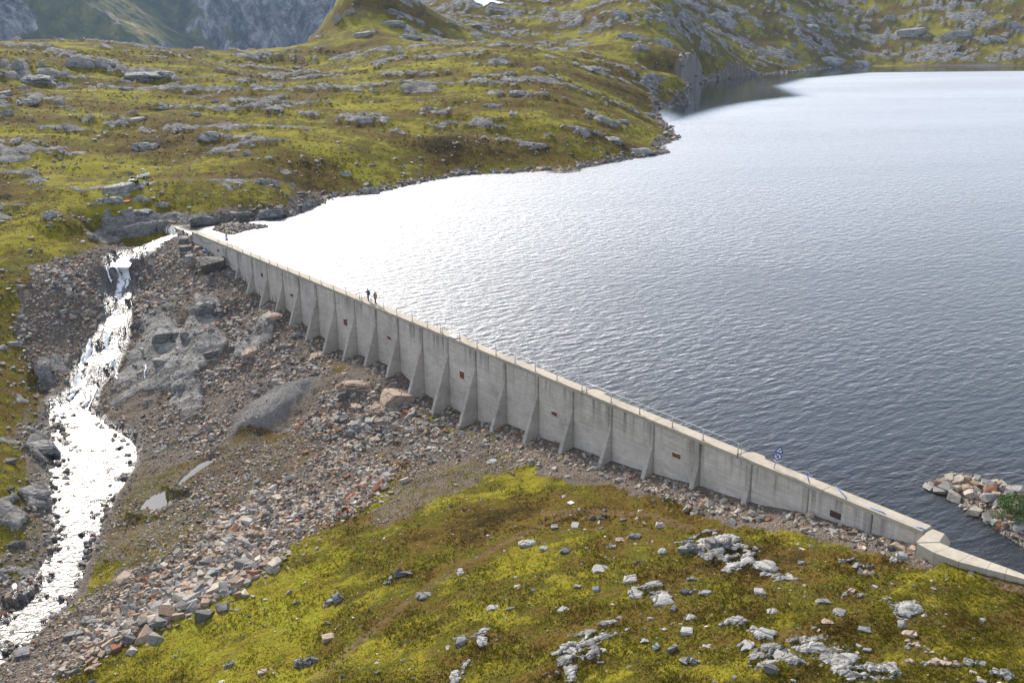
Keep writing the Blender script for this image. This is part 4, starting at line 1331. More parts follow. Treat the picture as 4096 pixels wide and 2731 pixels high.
# ------------------------------------------------------------------ warning signs
def warning_sign(name, u, v, lean, lab, hgt=2.0):
    s = s_of(u, v)
    base = np.array(D(s, -0.15, 0))
    r0 = tag(empty(name, base), lab, 'sign', 'warning signs on the dam crest')
    face = math.atan2(-base[0], base[1])          # plates look back down the valley towards the viewer
    r0.rotation_euler = (0, lean, -face * 0 + math.atan2(base[1], base[0]) - PI / 2)
    # local frame: x right, y away, z up
    m = MB()
    m.tube([(0, 0, -0.05), (0, 0, hgt - 0.1)], 0.038, 8)
    m.build('post', MAT_STEEL, r0, smooth=True)
    def plate(name, pts, z, y0, th, mat, par):
        m = MB()
        m.prism([(x, y0, z + q) for x, q in pts], (0, -th, 0))
        return m.build(name, mat, par)
    tri = [(-0.36, -0.30), (0.36, -0.30), (0.0, 0.34)]
    tz = hgt - 0.34
    tp = plate('triangle_plate', tri, tz, -0.045, 0.02, MAT_SIGNBLUE, r0)
    plate('white_field', [(x * 0.62, q * 0.62 - 0.035) for x, q in tri], tz, -0.067, 0.006, MAT_WHITE, tp)
    plate('symbol', [(-0.05, -0.14), (0.06, -0.15), (0.08, -0.03), (0.02, 0.03), (-0.04, -0.01)], tz, -0.075, 0.005, MAT_RED, tp)
    ci = [(0.30 * math.cos(2 * PI * k / 28), 0.30 * math.sin(2 * PI * k / 28)) for k in range(28)]
    czz = tz - 0.30 - 0.31
    cp = plate('round_plate', ci, czz, -0.045, 0.02, MAT_SIGNBLUE, r0)
    plate('white_field', [(x * 0.76, q * 0.76) for x, q in ci], czz, -0.067, 0.006, MAT_WHITE, cp)
    plate('slash', [(-0.19, 0.14), (-0.14, 0.19), (0.19, -0.14), (0.14, -0.19)], czz, -0.075, 0.005, MAT_SIGNBLUE, cp)
    plate('symbol', [(-0.02, 0.0), (0.09, 0.0), (0.10, 0.05), (0.05, 0.06), (0.09, 0.13), (0.04, 0.17), (-0.01, 0.13), (-0.04, 0.05)], czz, -0.082, 0.005, MAT_RED, cp)
    for k, dz in enumerate((-0.06, -0.115)):
        plate('wave_mark', [(-0.13, dz - 0.012), (-0.05, dz + 0.008), (0.03, dz - 0.012), (0.10, dz + 0.008), (0.10, dz + 0.03), (0.03, dz + 0.01), (-0.05, dz + 0.03), (-0.13, dz + 0.01)], czz, -0.082, 0.005, MAT_SIGNBLUE, cp)
    return r0
warning_sign('warning_sign', 3087, 1877, rad(12), 'big blue and white warning sign leaning on the near part of the crest', 2.05)
warning_sign('warning_sign', 906, 984, rad(-3), 'small looking blue and white warning sign at the far end of the crest', 2.0)

# ------------------------------------------------------------------ ROCKS
def ico(sub):
    bm = bmesh.new()
    bmesh.ops.create_icosphere(bm, subdivisions=sub, radius=1.0)
    V = np.array([v.co[:] for v in bm.verts])
    bm.verts.index_update()
    F = np.array([[v.index for v in f.verts] for f in bm.faces])
    bm.free()
    return V, F
ICO = {k: ico(k) for k in (1, 2, 3, 4)}
def rock_shape(seed, sub, cuts=9, rough=0.0, lo=0.45, hi=0.8):
    """an angular stone: a ball cut by random planes"""
    g = np.random.default_rng(seed)
    V, F = ICO[sub]
    V = V.copy()
    if sub == 1: V *= g.uniform(0.72, 1.15, (len(V), 1))
    for _ in range(cuts):
        nn = g.normal(size=3)
        nn /= np.linalg.norm(nn)
        dd = g.uniform(lo, hi)
        e = V @ nn - dd
        V = V - np.maximum(e, 0)[:, None] * nn[None]
    if rough:
        a = V * 2.1
        V = V * (1 + rough * (fbm(a[:, 0] + 3 * a[:, 2] + seed, a[:, 1] - 2 * a[:, 2], 4))[:, None])
    V -= (V.max(0) + V.min(0)) / 2
    V /= np.abs(V).max(0)
    return V, F
def hull_shape(seed, npts, chamfer=0.0):
    """a broken block: the hull of a few points jittered about a skewed box"""
    g = np.random.default_rng(seed)
    P = np.array([(a, b, c) for a in (-1, 1) for b in (-1, 1) for c in (-1, 1)], float)
    P = P * g.uniform(0.55, 1.0, (8, 3)) + g.normal(0, 0.12, (8, 3))
    P[:, 0] += P[:, 2] * g.normal(0, 0.25)
    P[:, 1] += P[:, 2] * g.normal(0, 0.25)
    Q = g.normal(size=(npts, 3))
    Q = Q / np.linalg.norm(Q, axis=1)[:, None] * g.uniform(0.85, 1.15, (npts, 1))
    P = np.concatenate([P, Q])
    if chamfer:
        P = np.concatenate([P * np.array([1 - chamfer, 1, 1]), P * np.array([1, 1 - chamfer, 1]), P * np.array([1, 1, 1 - chamfer])])
    bm = bmesh.new()
    for p in P: bm.verts.new(p)
    r = bmesh.ops.convex_hull(bm, input=bm.verts)
    bmesh.ops.delete(bm, geom=[v for v in bm.verts if not v.link_faces], context='VERTS')
    bmesh.ops.triangulate(bm, faces=bm.faces)
    bm.verts.index_update()
    V = np.array([v.co[:] for v in bm.verts])
    F = np.array([[v.index for v in f.verts] for f in bm.faces])
    bm.free()
    V -= (V.max(0) + V.min(0)) / 2
    V /= np.abs(V).max(0)
    return V, F
def block_shape(seed, sub=4, boxy=0.55, rough=0.22, outline=0.0, cuts=5):
    """bedrock: a rounded block, split and roughened"""
    g = np.random.default_rng(seed)
    V, F = ICO[sub]
    V = np.sign(V) * np.abs(V) ** boxy
    a = V * 1.3 + seed * 1.7
    n0 = fbm(a[:, 0] + 0.6 * a[:, 2], a[:, 1] - 0.5 * a[:, 2], 3)
    n1 = ridged(a[:, 0] * 2.2 + 0.4 * a[:, 2], a[:, 1] * 2.2 + a[:, 2] * 1.8, 3)
    V = V * (1 + rough * (1.3 * n0 + 0.45 * (n1 - 0.3)))[:, None]
    if outline:
        an = np.arctan2(V[:, 1], V[:, 0])
        o_ = fbm(np.cos(an) * 1.6 + seed, np.sin(an) * 1.6, 3)
        V[:, :2] *= (1 + outline * o_ * 1.6)[:, None]
    for _ in range(cuts):
        nn = g.normal(size=3) * np.array([1, 1, 0.6])
        nn /= np.linalg.norm(nn)
        e = V @ nn - g.uniform(0.65, 1.0)
        V = V - np.maximum(e, 0)[:, None] * nn[None] * 0.9
    V -= (V.max(0) + V.min(0)) / 2
    V /= np.abs(V).max(0)
    return V, F
def chip_shape(seed):
    g = np.random.default_rng(seed)
    V = np.array([(1, 0, 0), (0, 1, 0), (-1, 0, 0), (0, -1, 0), (0, 0, 1), (0, 0, -1)], float)
    V = V * g.uniform(0.7, 1.1, (6, 1)) + g.normal(0, 0.32, (6, 3))
    F = np.array([(0, 1, 4), (1, 2, 4), (2, 3, 4), (3, 0, 4), (1, 0, 5), (2, 1, 5), (3, 2, 5), (0, 3, 5)])
    V -= (V.max(0) + V.min(0)) / 2
    return V / np.abs(V).max(0), F
TINY = [chip_shape(60 + k) for k in range(24)]
SMALL = [hull_shape(100 + k, 1) for k in range(24)]
MEDIUM = [hull_shape(200 + k, 3, 0.16) for k in range(20)]
BIGS = [hull_shape(300 + k, 5, 0.12) for k in range(12)]
PAL = np.array([(0.11, 0.105, 0.10), (0.19, 0.185, 0.175), (0.25, 0.24, 0.23), (0.31, 0.295, 0.275), (0.37, 0.345, 0.315), (0.34, 0.265, 0.20), (0.40, 0.32, 0.245), (0.27, 0.18, 0.125), (0.24, 0.125, 0.075), (0.45, 0.42, 0.375)])
def rots(g, n, tilt=0.5):
    a = g.uniform(0, 2 * PI, n)
    b = g.normal(0, tilt, n)
    c = g.normal(0, tilt, n)
    ca, sa, cb, sb, cc, sc_ = np.cos(a), np.sin(a), np.cos(b), np.sin(b), np.cos(c), np.sin(c)
    Rz = np.zeros((n, 3, 3)); Rz[:, 0, 0] = ca; Rz[:, 0, 1] = -sa; Rz[:, 1, 0] = sa; Rz[:, 1, 1] = ca; Rz[:, 2, 2] = 1
    Rx = np.zeros((n, 3, 3)); Rx[:, 0, 0] = 1; Rx[:, 1, 1] = cb; Rx[:, 1, 2] = -sb; Rx[:, 2, 1] = sb; Rx[:, 2, 2] = cb
    Ry = np.zeros((n, 3, 3)); Ry[:, 1, 1] = 1; Ry[:, 0, 0] = cc; Ry[:, 0, 2] = sc_; Ry[:, 2, 0] = -sc_; Ry[:, 2, 2] = cc
    return Rz @ Rx @ Ry
def merge_stones(name, pos, size, colr, shapes, seed, mat, flatness=(0.35, 0.75), tilt=0.35):
    g = np.random.default_rng(seed)
    n = len(pos)
    kind = g.integers(0, len(shapes), n)
    R = rots(g, n, tilt)
    S = np.stack([size * g.uniform(0.75, 1.25, n), size * g.uniform(0.55, 1.0, n), size * g.uniform(*flatness, n)], -1)
    VV, FF, CC = [], [], []
    base = 0
    for k, (V, F) in enumerate(shapes):
        ids = np.nonzero(kind == k)[0]
        if not len(ids): continue
        P = V[None] * S[ids][:, None]
        P = np.einsum('nij,nkj->nki', R[ids], P) + pos[ids][:, None]
        VV.append(P.reshape(-1, 3))
        ff = F[None] + (np.arange(len(ids)) * len(V))[:, None, None] + base
        FF.append(ff.reshape(-1, 3))
        CC.append(np.repeat(colr[ids], len(F), 0))
        base += len(ids) * len(V)
    me = mesh_np(name, np.concatenate(VV), np.concatenate(FF), mat, flat=True)
    C = np.concatenate(CC)
    a_ = me.attributes.new('col', 'FLOAT_COLOR', 'FACE')
    a_.data.foreach_set('color', np.c_[C, np.ones(len(C))].astype(np.float32).ravel())
    return put(name, me)
def palette(g, n, wts):
    wts = np.array(wts, float)
    i = g.choice(len(PAL), n, p=wts / wts.sum())
    return PAL[i] * g.uniform(0.75, 1.2, (n, 1)) * np.array([1.0, 0.98, 0.95])
W_MIX = [1.2, 2, 2.4, 2, 1, 1.6, 1.1, 1, 0.5, 0.5]
W_GREY = [1.5, 3, 3, 2, 0.8, 0.3, 0.1, 0.1, 0, 0.3]
W_TAN = [0.5, 1, 1.4, 1.7, 1.4, 2.2, 2.0, 1.3, 0.6, 1.1]

def scatter(poly, n, g):
    poly = np.asarray(poly)
    lo, hi = poly.min(0), poly.max(0)
    P = g.uniform(lo, hi, (int(n * 3.2), 2))
    m = inpoly(P[:, 0], P[:, 1], poly)
    return P[m][:n]
g = np.random.default_rng(11)
XY, SZE, WT = [], [], []
def add_field(key, n, smin, smax, pw, wts, extra=None):
    P = scatter(ZONE[key][0], n, g)
    if extra is not None:
        P = P[extra(P)]
    u_ = g.random(len(P))
    s = smin * (smax / smin) ** (u_ ** pw)
    s = s * np.clip(0.85 + 1.6 * fbm(P[:, 0] * 0.09, P[:, 1] * 0.09, 3), 0.35, 1.9)
    spill = np.where(g.random((len(P), 1)) < 0.14, 2.2, 0.5)
    P = P + g.normal(0, 1, P.shape) * spill
    XY.append(P)
    SZE.append(s)
    WT.append(palette(g, len(P), wts))
not_mound = lambda P: ~inpoly(P[:, 0], P[:, 1], ZONE['mound_grey'][0]) | (g.random(len(P)) < 0.15)
add_field('gravel_upper', 40000, 0.07, 0.50, 2.7, W_MIX, not_mound)
add_field('gravel_upper', 34000, 0.05, 0.15, 1.0, W_MIX, not_mound)
add_field('gravel_band', 9000, 0.06, 0.16, 1.0, W_TAN)
add_field('gravel_bar', 6000, 0.05, 0.14, 1.0, W_MIX)
add_field('gravel_sand', 4000, 0.05, 0.14, 1.0, W_TAN)
add_field('gravel_band', 13500, 0.12, 0.66, 1.7, W_TAN)
add_field('gravel_bar', 4500, 0.08, 0.30, 1.8, W_MIX)
add_field('gravel_sand', 2600, 0.06, 0.25, 2.0, W_TAN)
add_field('gravel_bank', 1800, 0.08, 0.4, 1.8, W_GREY)
add_field('gravel_toe', 2600, 0.07, 0.42, 1.7, W_TAN)
add_field('mound_grey', 11000, 0.06, 0.15, 1.5, [0.2, 1, 2.4, 3, 2, 0.1, 0.1, 0, 0, 1])
# foot of the wall
ns = 1900
sN = g.uniform(0.5, 22.6, ns) * SP
oN = g.uniform(0.1, 2.6, ns)
P = DO[None] + DD[None] * sN[:, None] + DN[None] * oN[:, None]
XY.append(P); SZE.append(0.10 * (0.42 / 0.10) ** (g.random(ns) ** 1.7)); WT.append(palette(g, ns, W_TAN))
# stones in the river
k = g.integers(14, len(STREAM) - 1, 2000)
f = g.random(2000)[:, None]
h = g.random(2000)[:, None]
L = SL[k] * (1 - f) + SL[k + 1] * f
Rr = SR[k] * (1 - f) + SR[k + 1] * f
side = np.where(g.random(2000)[:, None] < 0.6, np.sign(h - 0.5) * 0.55 * np.abs(2 * h - 1) ** 0.35 + 0.5, h)
XY.append((L * (1 - side) + Rr * side)[:, :2]); SZE.append(0.10 * (0.5 / 0.10) ** (g.random(2000) ** 1.8)); WT.append(palette(g, 2000, [3, 2.5, 2, 1, 0.3, 0.8, 0.2, 0.8, 0.3, 0]))
# the little island
P = scatter(ISLE, 900, g)
XY.append(P); SZE.append(0.15 * (0.7 / 0.15) ** (g.random(len(P)) ** 1.8)); WT.append(palette(g, len(P), W_MIX))
# shallows and inner part of the jetty
P = scatter(np.array(jetty), 900, g)
XY.append(P); SZE.append(0.08 * (0.28 / 0.08) ** (g.random(len(P)) ** 1.5)); WT.append(palette(g, len(P), W_TAN))
XY, SZE, WT = np.concatenate(XY), np.concatenate(SZE) * 0.80, np.concatenate(WT)
TT = terrain(XY[:, 0], XY[:, 1], True)
zz = TT['z']
ds_, dn_ = to_dam(XY[:, 0], XY[:, 1])
ok = ~((dn_ < 0.15 + SZE * 0.5) & (dn_ > -2) & (ds_ > -3 * SP) & (ds_ < 23 * SP))
ok &= ~((TT['q'] < 0.55) & (g.random(len(XY)) < 0.75))
ok &= ~((TT['wet'] > 0.6) & (SZE < 0.2))
ok &= ~((TT['rock'] > 0.5) & (g.random(len(XY)) < 0.88))
for P_, pz_ in PUD: ok &= ~inpoly(XY[:, 0], XY[:, 1], P_)
XY, SZE, WT, zz = XY[ok], SZE[ok], WT[ok], zz[ok]
POS = np.c_[XY, zz + SZE * 0.12]
uu, vv, dist = proj(POS[:, 0], POS[:, 1], POS[:, 2])
seen = (uu > 10) & (uu < 4086) & (vv > 0) & (vv < 2720) & (dn_[ok] > 0)
app = np.where(seen, SZE / dist, 0)
order = np.argsort(-app)
top300 = order[:290]
rest = order[290:]
bigm = rest[SZE[rest] > 0.21]
smallm = rest[(SZE[rest] <= 0.21) & (SZE[rest] > 0.12)]
tinym = rest[SZE[rest] <= 0.12]
o = merge_stones('rubble', POS[smallm], SZE[smallm], WT[smallm], SMALL, 5, MAT_STONES)
tag(o, 'small broken grey and tan stones covering the ground below the dam', 'stones', kind='stuff')
o = merge_stones('rubble_chips', POS[tinym], SZE[tinym], WT[tinym], TINY, 7, MAT_STONES)
tag(o, 'stone chips filling the ground between the larger stones below the dam', 'stones', kind='stuff')
o = merge_stones('rubble_blocks', POS[bigm], SZE[bigm], WT[bigm], MEDIUM, 6, MAT_STONES)
tag(o, 'larger broken stones lying among the small rubble below the dam', 'stones', kind='stuff')
MED_ME = [mesh_np('stone', V, F, MAT_BOULDER, flat=True) for V, F in MEDIUM]
BIG_ME = [mesh_np('boulder', V, F, MAT_BOULDER, flat=True) for V, F in BIGS]
TONES = [('dark grey', (0.11, 0.107, 0.10)), ('mid grey', (0.22, 0.215, 0.205)), ('pale grey', (0.33, 0.32, 0.30)), ('tan', (0.35, 0.27, 0.20)), ('cream', (0.43, 0.385, 0.32)), ('brown', (0.24, 0.165, 0.115)), ('rust red', (0.25, 0.115, 0.065))]
def tint(o, r_, weights):
    k = r_.choices(range(len(TONES)), weights)[0]
    c = TONES[k][1]
    f = r_.uniform(0.85, 1.15)
    o.color = (c[0] * f, c[1] * f, c[2] * f, 1)
    return TONES[k][0]
def stone(name, me, p, s, rz, tilt=(0, 0), lab=None, cat='rock', grp=None):
    o = put(name, me)
    o.location = p
    o.scale = s
    o.rotation_euler = (tilt[0], tilt[1], rz)
    tag(o, lab, cat, grp)
    return o
gr = random.Random(3)
for i in top300:
    s = float(SZE[i])
    U_, V_ = uu[i], vv[i]
    if V_ > 2380: wh = 'at the bottom left end of the rubble band'
    elif V_ > 2120 and U_ < 420: wh = 'beside the lower river'
    elif V_ > 2080: wh = 'in the middle of the rubble band'
    elif V_ > 1820 and U_ > 1900: wh = 'at the foot of the near dam wall'
    elif V_ > 1820 and U_ > 820: wh = 'in the upper part of the rubble band'
    elif V_ > 1560 and U_ < 620: wh = 'beside the broad river pool'
    elif V_ > 1560: wh = 'on the slope between the gravel fan and the dam'
    elif U_ < 430: wh = 'on the stony slope left of the cascade'
    elif V_ < 1200: wh = 'on the slope below the weir'
    else: wh = 'on the stony slope right of the cascade'
    st_ = stone('rubble_stone', MED_ME[gr.randrange(len(MED_ME))], POS[i], (s * gr.uniform(0.8, 1.25), s * gr.uniform(0.6, 1.0), s * gr.uniform(0.4, 0.75)), gr.uniform(0, 6.28), (gr.gauss(0, 0.25), gr.gauss(0, 0.25)),
          None, 'stone', 'loose stones in the rubble below the dam')
    tn_ = tint(st_, gr, [1, 2, 2, 2, 1.2, 1, 0.5] if V_ > 1800 else [2, 3, 2, 1, 0.4, 1, 0.4])
    st_['label'] = ('large ' if s > 0.42 else 'small ' if s < 0.28 else '') + tn_ + ' angular stone ' + wh
print('rubble', len(smallm), len(bigm), round(time.time() - T0, 1))

# single rocks one can name: pixel, width px, height px, material, label
MATOF = dict(g=MAT_ROCK_GREY, d=MAT_ROCK_DARK, p=MAT_ROCK_PINK, w=MAT_ROCK_PALE)
VARIANT = {}
def variant_mesh(kind, i, form='b'):
    key = (kind, i, form)
    if key not in VARIANT:
        V, F = (hull_shape(500 + i, 4, 0.13) if form == 'b' else block_shape(520 + i, 4, 0.6, 0.26, 0.45 if form == 's' else 0.2))
        VARIANT[key] = mesh_np('rock', V, F, MATOF[kind], flat=True)
    return VARIANT[key]
NAMED = [
 (1427, 1700, 66, 62, 'g', 'boulder', 'large pale grey cube shaped boulder with a flat top below the dam', 0.85),
 (1472, 1693, 30, 26, 'd', 'boulder', 'dark rounded boulder touching the cube shaped grey boulder', 0.7),
 (860, 1045, 96, 92, 'd', 'boulder', 'biggest dark craggy boulder against the wall by the far sign', 0.9),
 (765, 1030, 44, 46, 'g', 'boulder', 'round blue grey boulder standing alone near the far end of the dam', 1.0),
 (730, 955, 44, 36, 'g', 'boulder', 'pale boulder with white sides just below the weir', 0.8),
 (742, 988, 50, 40, 'd', 'boulder', 'striped dark boulder below the weir beside the wall', 0.7),
 (795, 985, 40, 30, 'p', 'boulder', 'brownish boulder leaning against the wall near the weir', 0.6),
 (935, 1090, 60, 46, 'd', 'boulder', 'dark boulder at the foot of the first sloped buttress', 0.6),
 (652, 1330, 76, 72, 'g', 'boulder', 'large cracked pale grey boulder beside the cascade', 0.85),
 (702, 1335, 34, 32, 'g', 'boulder', 'smaller grey block right of the cracked boulder by the cascade', 0.9),
 (745, 1325, 42, 46, 'g', 'rock_outcrop', 'grey upright rock in the ledge right of the cascade', 0.9),
 (800, 1320, 60, 40, 'g', 'rock_outcrop', 'row of grey upright slabs in the ledge above the green moss', 0.6),
 (820, 1210, 84, 76, 'g', 'rock_outcrop', 'large ribbed grey outcrop below the middle of the far wall', 0.8),
 (870, 1235, 40, 50, 'd', 'rock_outcrop', 'steep dark slab right of the ribbed outcrop', 0.8),
 (650, 1440, 66, 50, 'g', 'boulder', 'smooth blue grey boulder below the cascade', 0.7),
 (720, 1480, 60, 76, 'g', 'rock_outcrop', 'pale furrowed outcrop right of the lower cascade', 0.7),
 (850, 1400, 60, 44, 'd', 'rock_outcrop', 'dark ribbed ledge beside the green moss strip', 0.6),
 (560, 1290, 70, 34, 'd', 'rock_outcrop', 'dark layered slab at the right bank of the upper cascade', 0.4),
 (1000, 1395, 70, 60, 'p', 'rock_outcrop', 'pinkish weathered outcrop under the fourth buttress', 0.6),
 (1095, 1250, 64, 50, 'p', 'rock_outcrop', 'pinkish bedrock hump between the third and fourth buttress feet', 0.5),
 (1190, 1330, 66, 40, 'd', 'rock_outcrop', 'brown rock between the fifth and sixth buttress feet', 0.5),
 (1270, 1410, 66, 50, 'p', 'rock_outcrop', 'cracked pink rock ledge at the foot of the seventh buttress', 0.5),
 (1420, 1520, 170, 84, 'p', 'rock_outcrop', 'broad pinkish bedrock slab under the ninth buttress', 0.42),
 (1410, 1552, 110, 60, 'd', 'rock_outcrop', 'dark fractured front edge of the broad pink slab', 0.6),
 (1590, 1560, 150, 100, 'p', 'rock_outcrop', 'high pinkish bedrock slab under the eleventh buttress', 0.5),
 (1620, 1603, 66, 28, 'w', 'boulder', 'whitish oblong block at the foot of the twelfth buttress', 0.6),
 (1510, 1620, 80, 80, 'p', 'rock_outcrop', 'yellowish split rock face below the two pink slabs', 0.6),
 (1425, 1620, 44, 40, 'p', 'boulder', 'small yellowish rock left of the split rock face', 0.6),
 (1495, 1755, 46, 34, 'p', 'boulder', 'pointed pink boulder below the cube shaped boulder', 0.7),
 (1970, 1842, 44, 26, 'w', 'boulder', 'pale flat boulder on the gravel below the fourteenth buttress', 0.5),
 (1740, 1787, 60, 18, 'w', 'boulder', 'long thin pale slab lying on green grass near the rubble edge', 0.35),
 (510, 2300, 90, 46, 'p', 'boulder', 'big flat tan slab in the middle of the rubble band', 0.4),
 (520, 2420, 70, 50, 'd', 'boulder', 'biggest dark blue grey block in the rubble band', 0.7),
 (420, 2440, 40, 36, 'p', 'boulder', 'rust red block left of the dark block in the rubble band', 0.7),
 (360, 2475, 56, 46, 'g', 'boulder', 'pale grey block below the rust red block in the rubble band', 0.7),
 (300, 2525, 80, 34, 'g', 'boulder', 'long pale boulder near the bottom of the rubble band', 0.5),
 (85, 2610, 64, 56, 'g', 'boulder', 'greenish grey boulder in the bottom left corner', 0.7),
 (825, 2175, 34, 40, 'g', 'boulder', 'grey block beside the dark red stone in the rubble band', 0.8),
 (1345, 2385, 76, 56, 'g', 'boulder', 'dark grey boulder cluster in the yellow grass', 0.7),
 (1305, 2415, 34, 28, 'p', 'boulder', 'small tan block leaning on the grey cluster in the yellow grass', 0.8),
 (1600, 2290, 90, 44, 'd', 'boulder', 'dark flat boulder heap beside the footpath', 0.5),
 (1545, 2325, 34, 30, 'g', 'boulder', 'pointed grey boulder left of the footpath heap', 0.8),
 (1840, 2285, 34, 36, 'w', 'boulder', 'white topped pointed stone right of the footpath', 0.9),
 (1180, 2410, 34, 20, 'd', 'boulder', 'small dark stone left of the grey cluster', 0.6),
 (1315, 2540, 56, 30, 'p', 'boulder', 'tan flat stone lower in the yellow grass', 0.5),
 (1230, 2640, 80, 20, 'd', 'boulder', 'long dark stone ridge in the yellow grass', 0.5),
 (1055, 2680, 46, 26, 'p', 'boulder', 'tan boulder at the lower edge of the yellow grass', 0.6),
 (910, 2655, 44, 28, 'g', 'boulder', 'grey stones at the lower edge of the rubble grass', 0.6),
 (1700, 2370, 70, 40, 'g', 'rock_outcrop', 'grey ledge along the upper side of the footpath', 0.4),
 (2110, 2165, 84, 46, 'w', 'boulder', 'pale lichen covered boulder right of the footpath', 0.6),
 (2175, 2190, 46, 22, 'w', 'boulder', 'low white stone beside the pale lichen boulder', 0.5),
 (2255, 2200, 54, 28, 'g', 'boulder', 'pair of grey stones right of the white stone', 0.6),
 (2300, 2085, 40, 66, 'w', 'rock_outcrop', 'tall pale slanting slab below the survey target', 0.7),
 (2220, 2100, 30, 34, 'g', 'boulder', 'small tilted slab left of the tall pale slab', 0.7),
 (2390, 2065, 56, 30, 'd', 'boulder', 'dark stone heap right of the tall pale slab', 0.6),
 (2495, 2075, 30, 22, 'd', 'boulder', 'dark stone beside the path along the dam', 0.7),
 (2640, 2095, 48, 36, 'w', 'boulder', 'pale rounded boulder beside the path along the dam', 0.7),
 (2530, 2140, 62, 38, 'd', 'boulder', 'reddish dark boulder in the brown heath', 0.6),
 (2480, 2155, 36, 22, 'p', 'boulder', 'pinkish flat stone left of the reddish dark boulder', 0.5),
 (2650, 2200, 40, 34, 'w', 'boulder', 'pale upright block above the white ledges', 0.8),
 (2440, 2180, 44, 32, 'g', 'boulder', 'grey stones above the broken white ledge', 0.6),
 (2400, 2265, 80, 42, 'w', 'rock_outcrop', 'broken pale ledge left of the white slabs', 0.5),
 (2550, 2248, 30, 14, 'd', 'boulder', 'small dark stone above the white slabs', 0.6),
 (2520, 2305, 70, 40, 'w', 'rock_outcrop', 'upper whitish slab in the brown heath', 0.35),
 (2560, 2365, 110, 50, 'w', 'rock_outcrop', 'large white slab in the middle of the brown heath', 0.35),
 (2650, 2380, 100, 60, 'w', 'rock_outcrop', 'large white slab right of the other white slab', 0.4),
 (2755, 2365, 60, 30, 'd', 'boulder', 'brown hollowed boulder right of the white slabs', 0.6),
 (2820, 2365, 60, 30, 'w', 'boulder', 'pale rounded boulder right of the hollowed boulder', 0.6),
 (2760, 2190, 100, 46, 'g', 'boulder', 'heap of grey blocks above the striped ledges', 0.5),
 (2870, 2165, 90, 46, 'g', 'boulder', 'larger heap of grey blocks above the striped ledges', 0.6),
 (2990, 2210, 66, 90, 'w', 'rock_outcrop', 'long pale striped ledge, left of the pair', 0.3),
 (3070, 2230, 74, 100, 'w', 'rock_outcrop', 'long pale striped ledge, right of the pair', 0.35),
 (3160, 2300, 60, 34, 'w', 'rock_outcrop', 'lower end of the pale striped ledges', 0.35),
 (3065, 2290, 50, 22, 'g', 'boulder', 'thin grey ledge below the striped ledges', 0.4),
 (2770, 2310, 40, 26, 'g', 'boulder', 'pair of grey stones in dark heath between the slabs', 0.7),
 (3042, 2365, 60, 30, 'w', 'boulder', 'pale low boulder in the dark heath', 0.5),
 (3095, 2440, 56, 30, 'w', 'boulder', 'whitest flat patch of rock in the heath', 0.3),
 (3210, 2248, 32, 24, 'g', 'boulder', 'single rounded grey stone in lime green grass', 0.8),
 (3310, 2480, 48, 30, 'p', 'boulder', 'brownish block in dark heath', 0.6),
 (3290, 2400, 54, 30, 'g', 'boulder', 'dark pointed stone at the top of the slanting ledge', 0.6),
 (3360, 2440, 60, 40, 'g', 'rock_outcrop', 'slanting grey ledge running down from the pointed stone', 0.4),
 (3460, 2510, 50, 30, 'g', 'boulder', 'grey boulder at the lower end of the slanting ledge', 0.6),
 (3400, 2360, 36, 24, 'p', 'boulder', 'small brown stone in bright grass', 0.7),
 (3450, 2378, 38, 20, 'g', 'boulder', 'two small grey stones in bright grass', 0.7),
 (3455, 2265, 70, 26, 'g', 'boulder', 'flat grey slab perched on smaller stones below the wall', 0.4),
 (3470, 2288, 60, 26, 'p', 'boulder', 'tan stones under the perched slab', 0.6),
 (3385, 2240, 60, 30, 'g', 'boulder', 'loose grey slabs left of the perched slab', 0.5),
 (3500, 2345, 30, 14, 'w', 'boulder', 'small white stone below the perched slab', 0.5),
 (3605, 2215, 50, 40, 'w', 'boulder', 'white lichen boulder near the end of the dam', 0.8),
 (3575, 2235, 34, 32, 'w', 'boulder', 'pale wedge leaning on the white lichen boulder', 0.8),
 (3720, 2208, 40, 20, 'p', 'boulder', 'tan stone at the foot of the low wall', 0.6),
 (4035, 2287, 34, 24, 'g', 'boulder', 'grey stone lying on the low concrete wall', 0.7),
 (3620, 2440, 70, 40, 'g', 'rock_outcrop', 'crumbling pinkish grey outcrop above the slab heap', 0.4),
 (3610, 2492, 36, 40, 'g', 'boulder', 'upright grey block below the crumbling outcrop', 0.8),
 (3630, 2530, 64, 24, 'p', 'boulder', 'flat tan slab above the long tan block', 0.4),
 (3715, 2590, 36, 60, 'p', 'boulder', 'long tan rectangular block in the slab heap', 0.8),
 (3650, 2570, 60, 30, 'g', 'boulder', 'grey slabs left of the long tan block', 0.5),
 (3760, 2650, 70, 40, 'g', 'boulder', 'grey block heap below the long tan block', 0.6),
 (3830, 2650, 50, 40, 'p', 'boulder', 'tan angular blocks in the lower heap', 0.7),
 (3900, 2650, 70, 34, 'g', 'boulder', 'grey jumbled blocks in the lower heap', 0.6),
 (3990, 2690, 80, 40, 'g', 'boulder', 'grey upright blocks in the bottom right corner', 0.7),
 (3700, 2650, 40, 30, 'g', 'boulder', 'small grey block left of the lower heap', 0.7),
 (3560, 2660, 80, 60, 'w', 'rock_outcrop', 'long white lichen ledge near the bottom edge', 0.35),
 (3400, 2620, 90, 40, 'w', 'rock_outcrop', 'broken white ledge in the middle of the bare patch', 0.35),
 (3060, 2520, 90, 40, 'w', 'rock_outcrop', 'white ridge slanting down through the heath', 0.35),
 (3150, 2600, 120, 50, 'w', 'rock_outcrop', 'whitish ledge left of the bare patch', 0.3),
 (2990, 2560, 60, 70, 'w', 'rock_outcrop', 'white slanting rib above the dark boulder', 0.35),
 (3085, 2670, 60, 40, 'd', 'boulder', 'almost black pointed boulder near the bottom edge', 0.8),
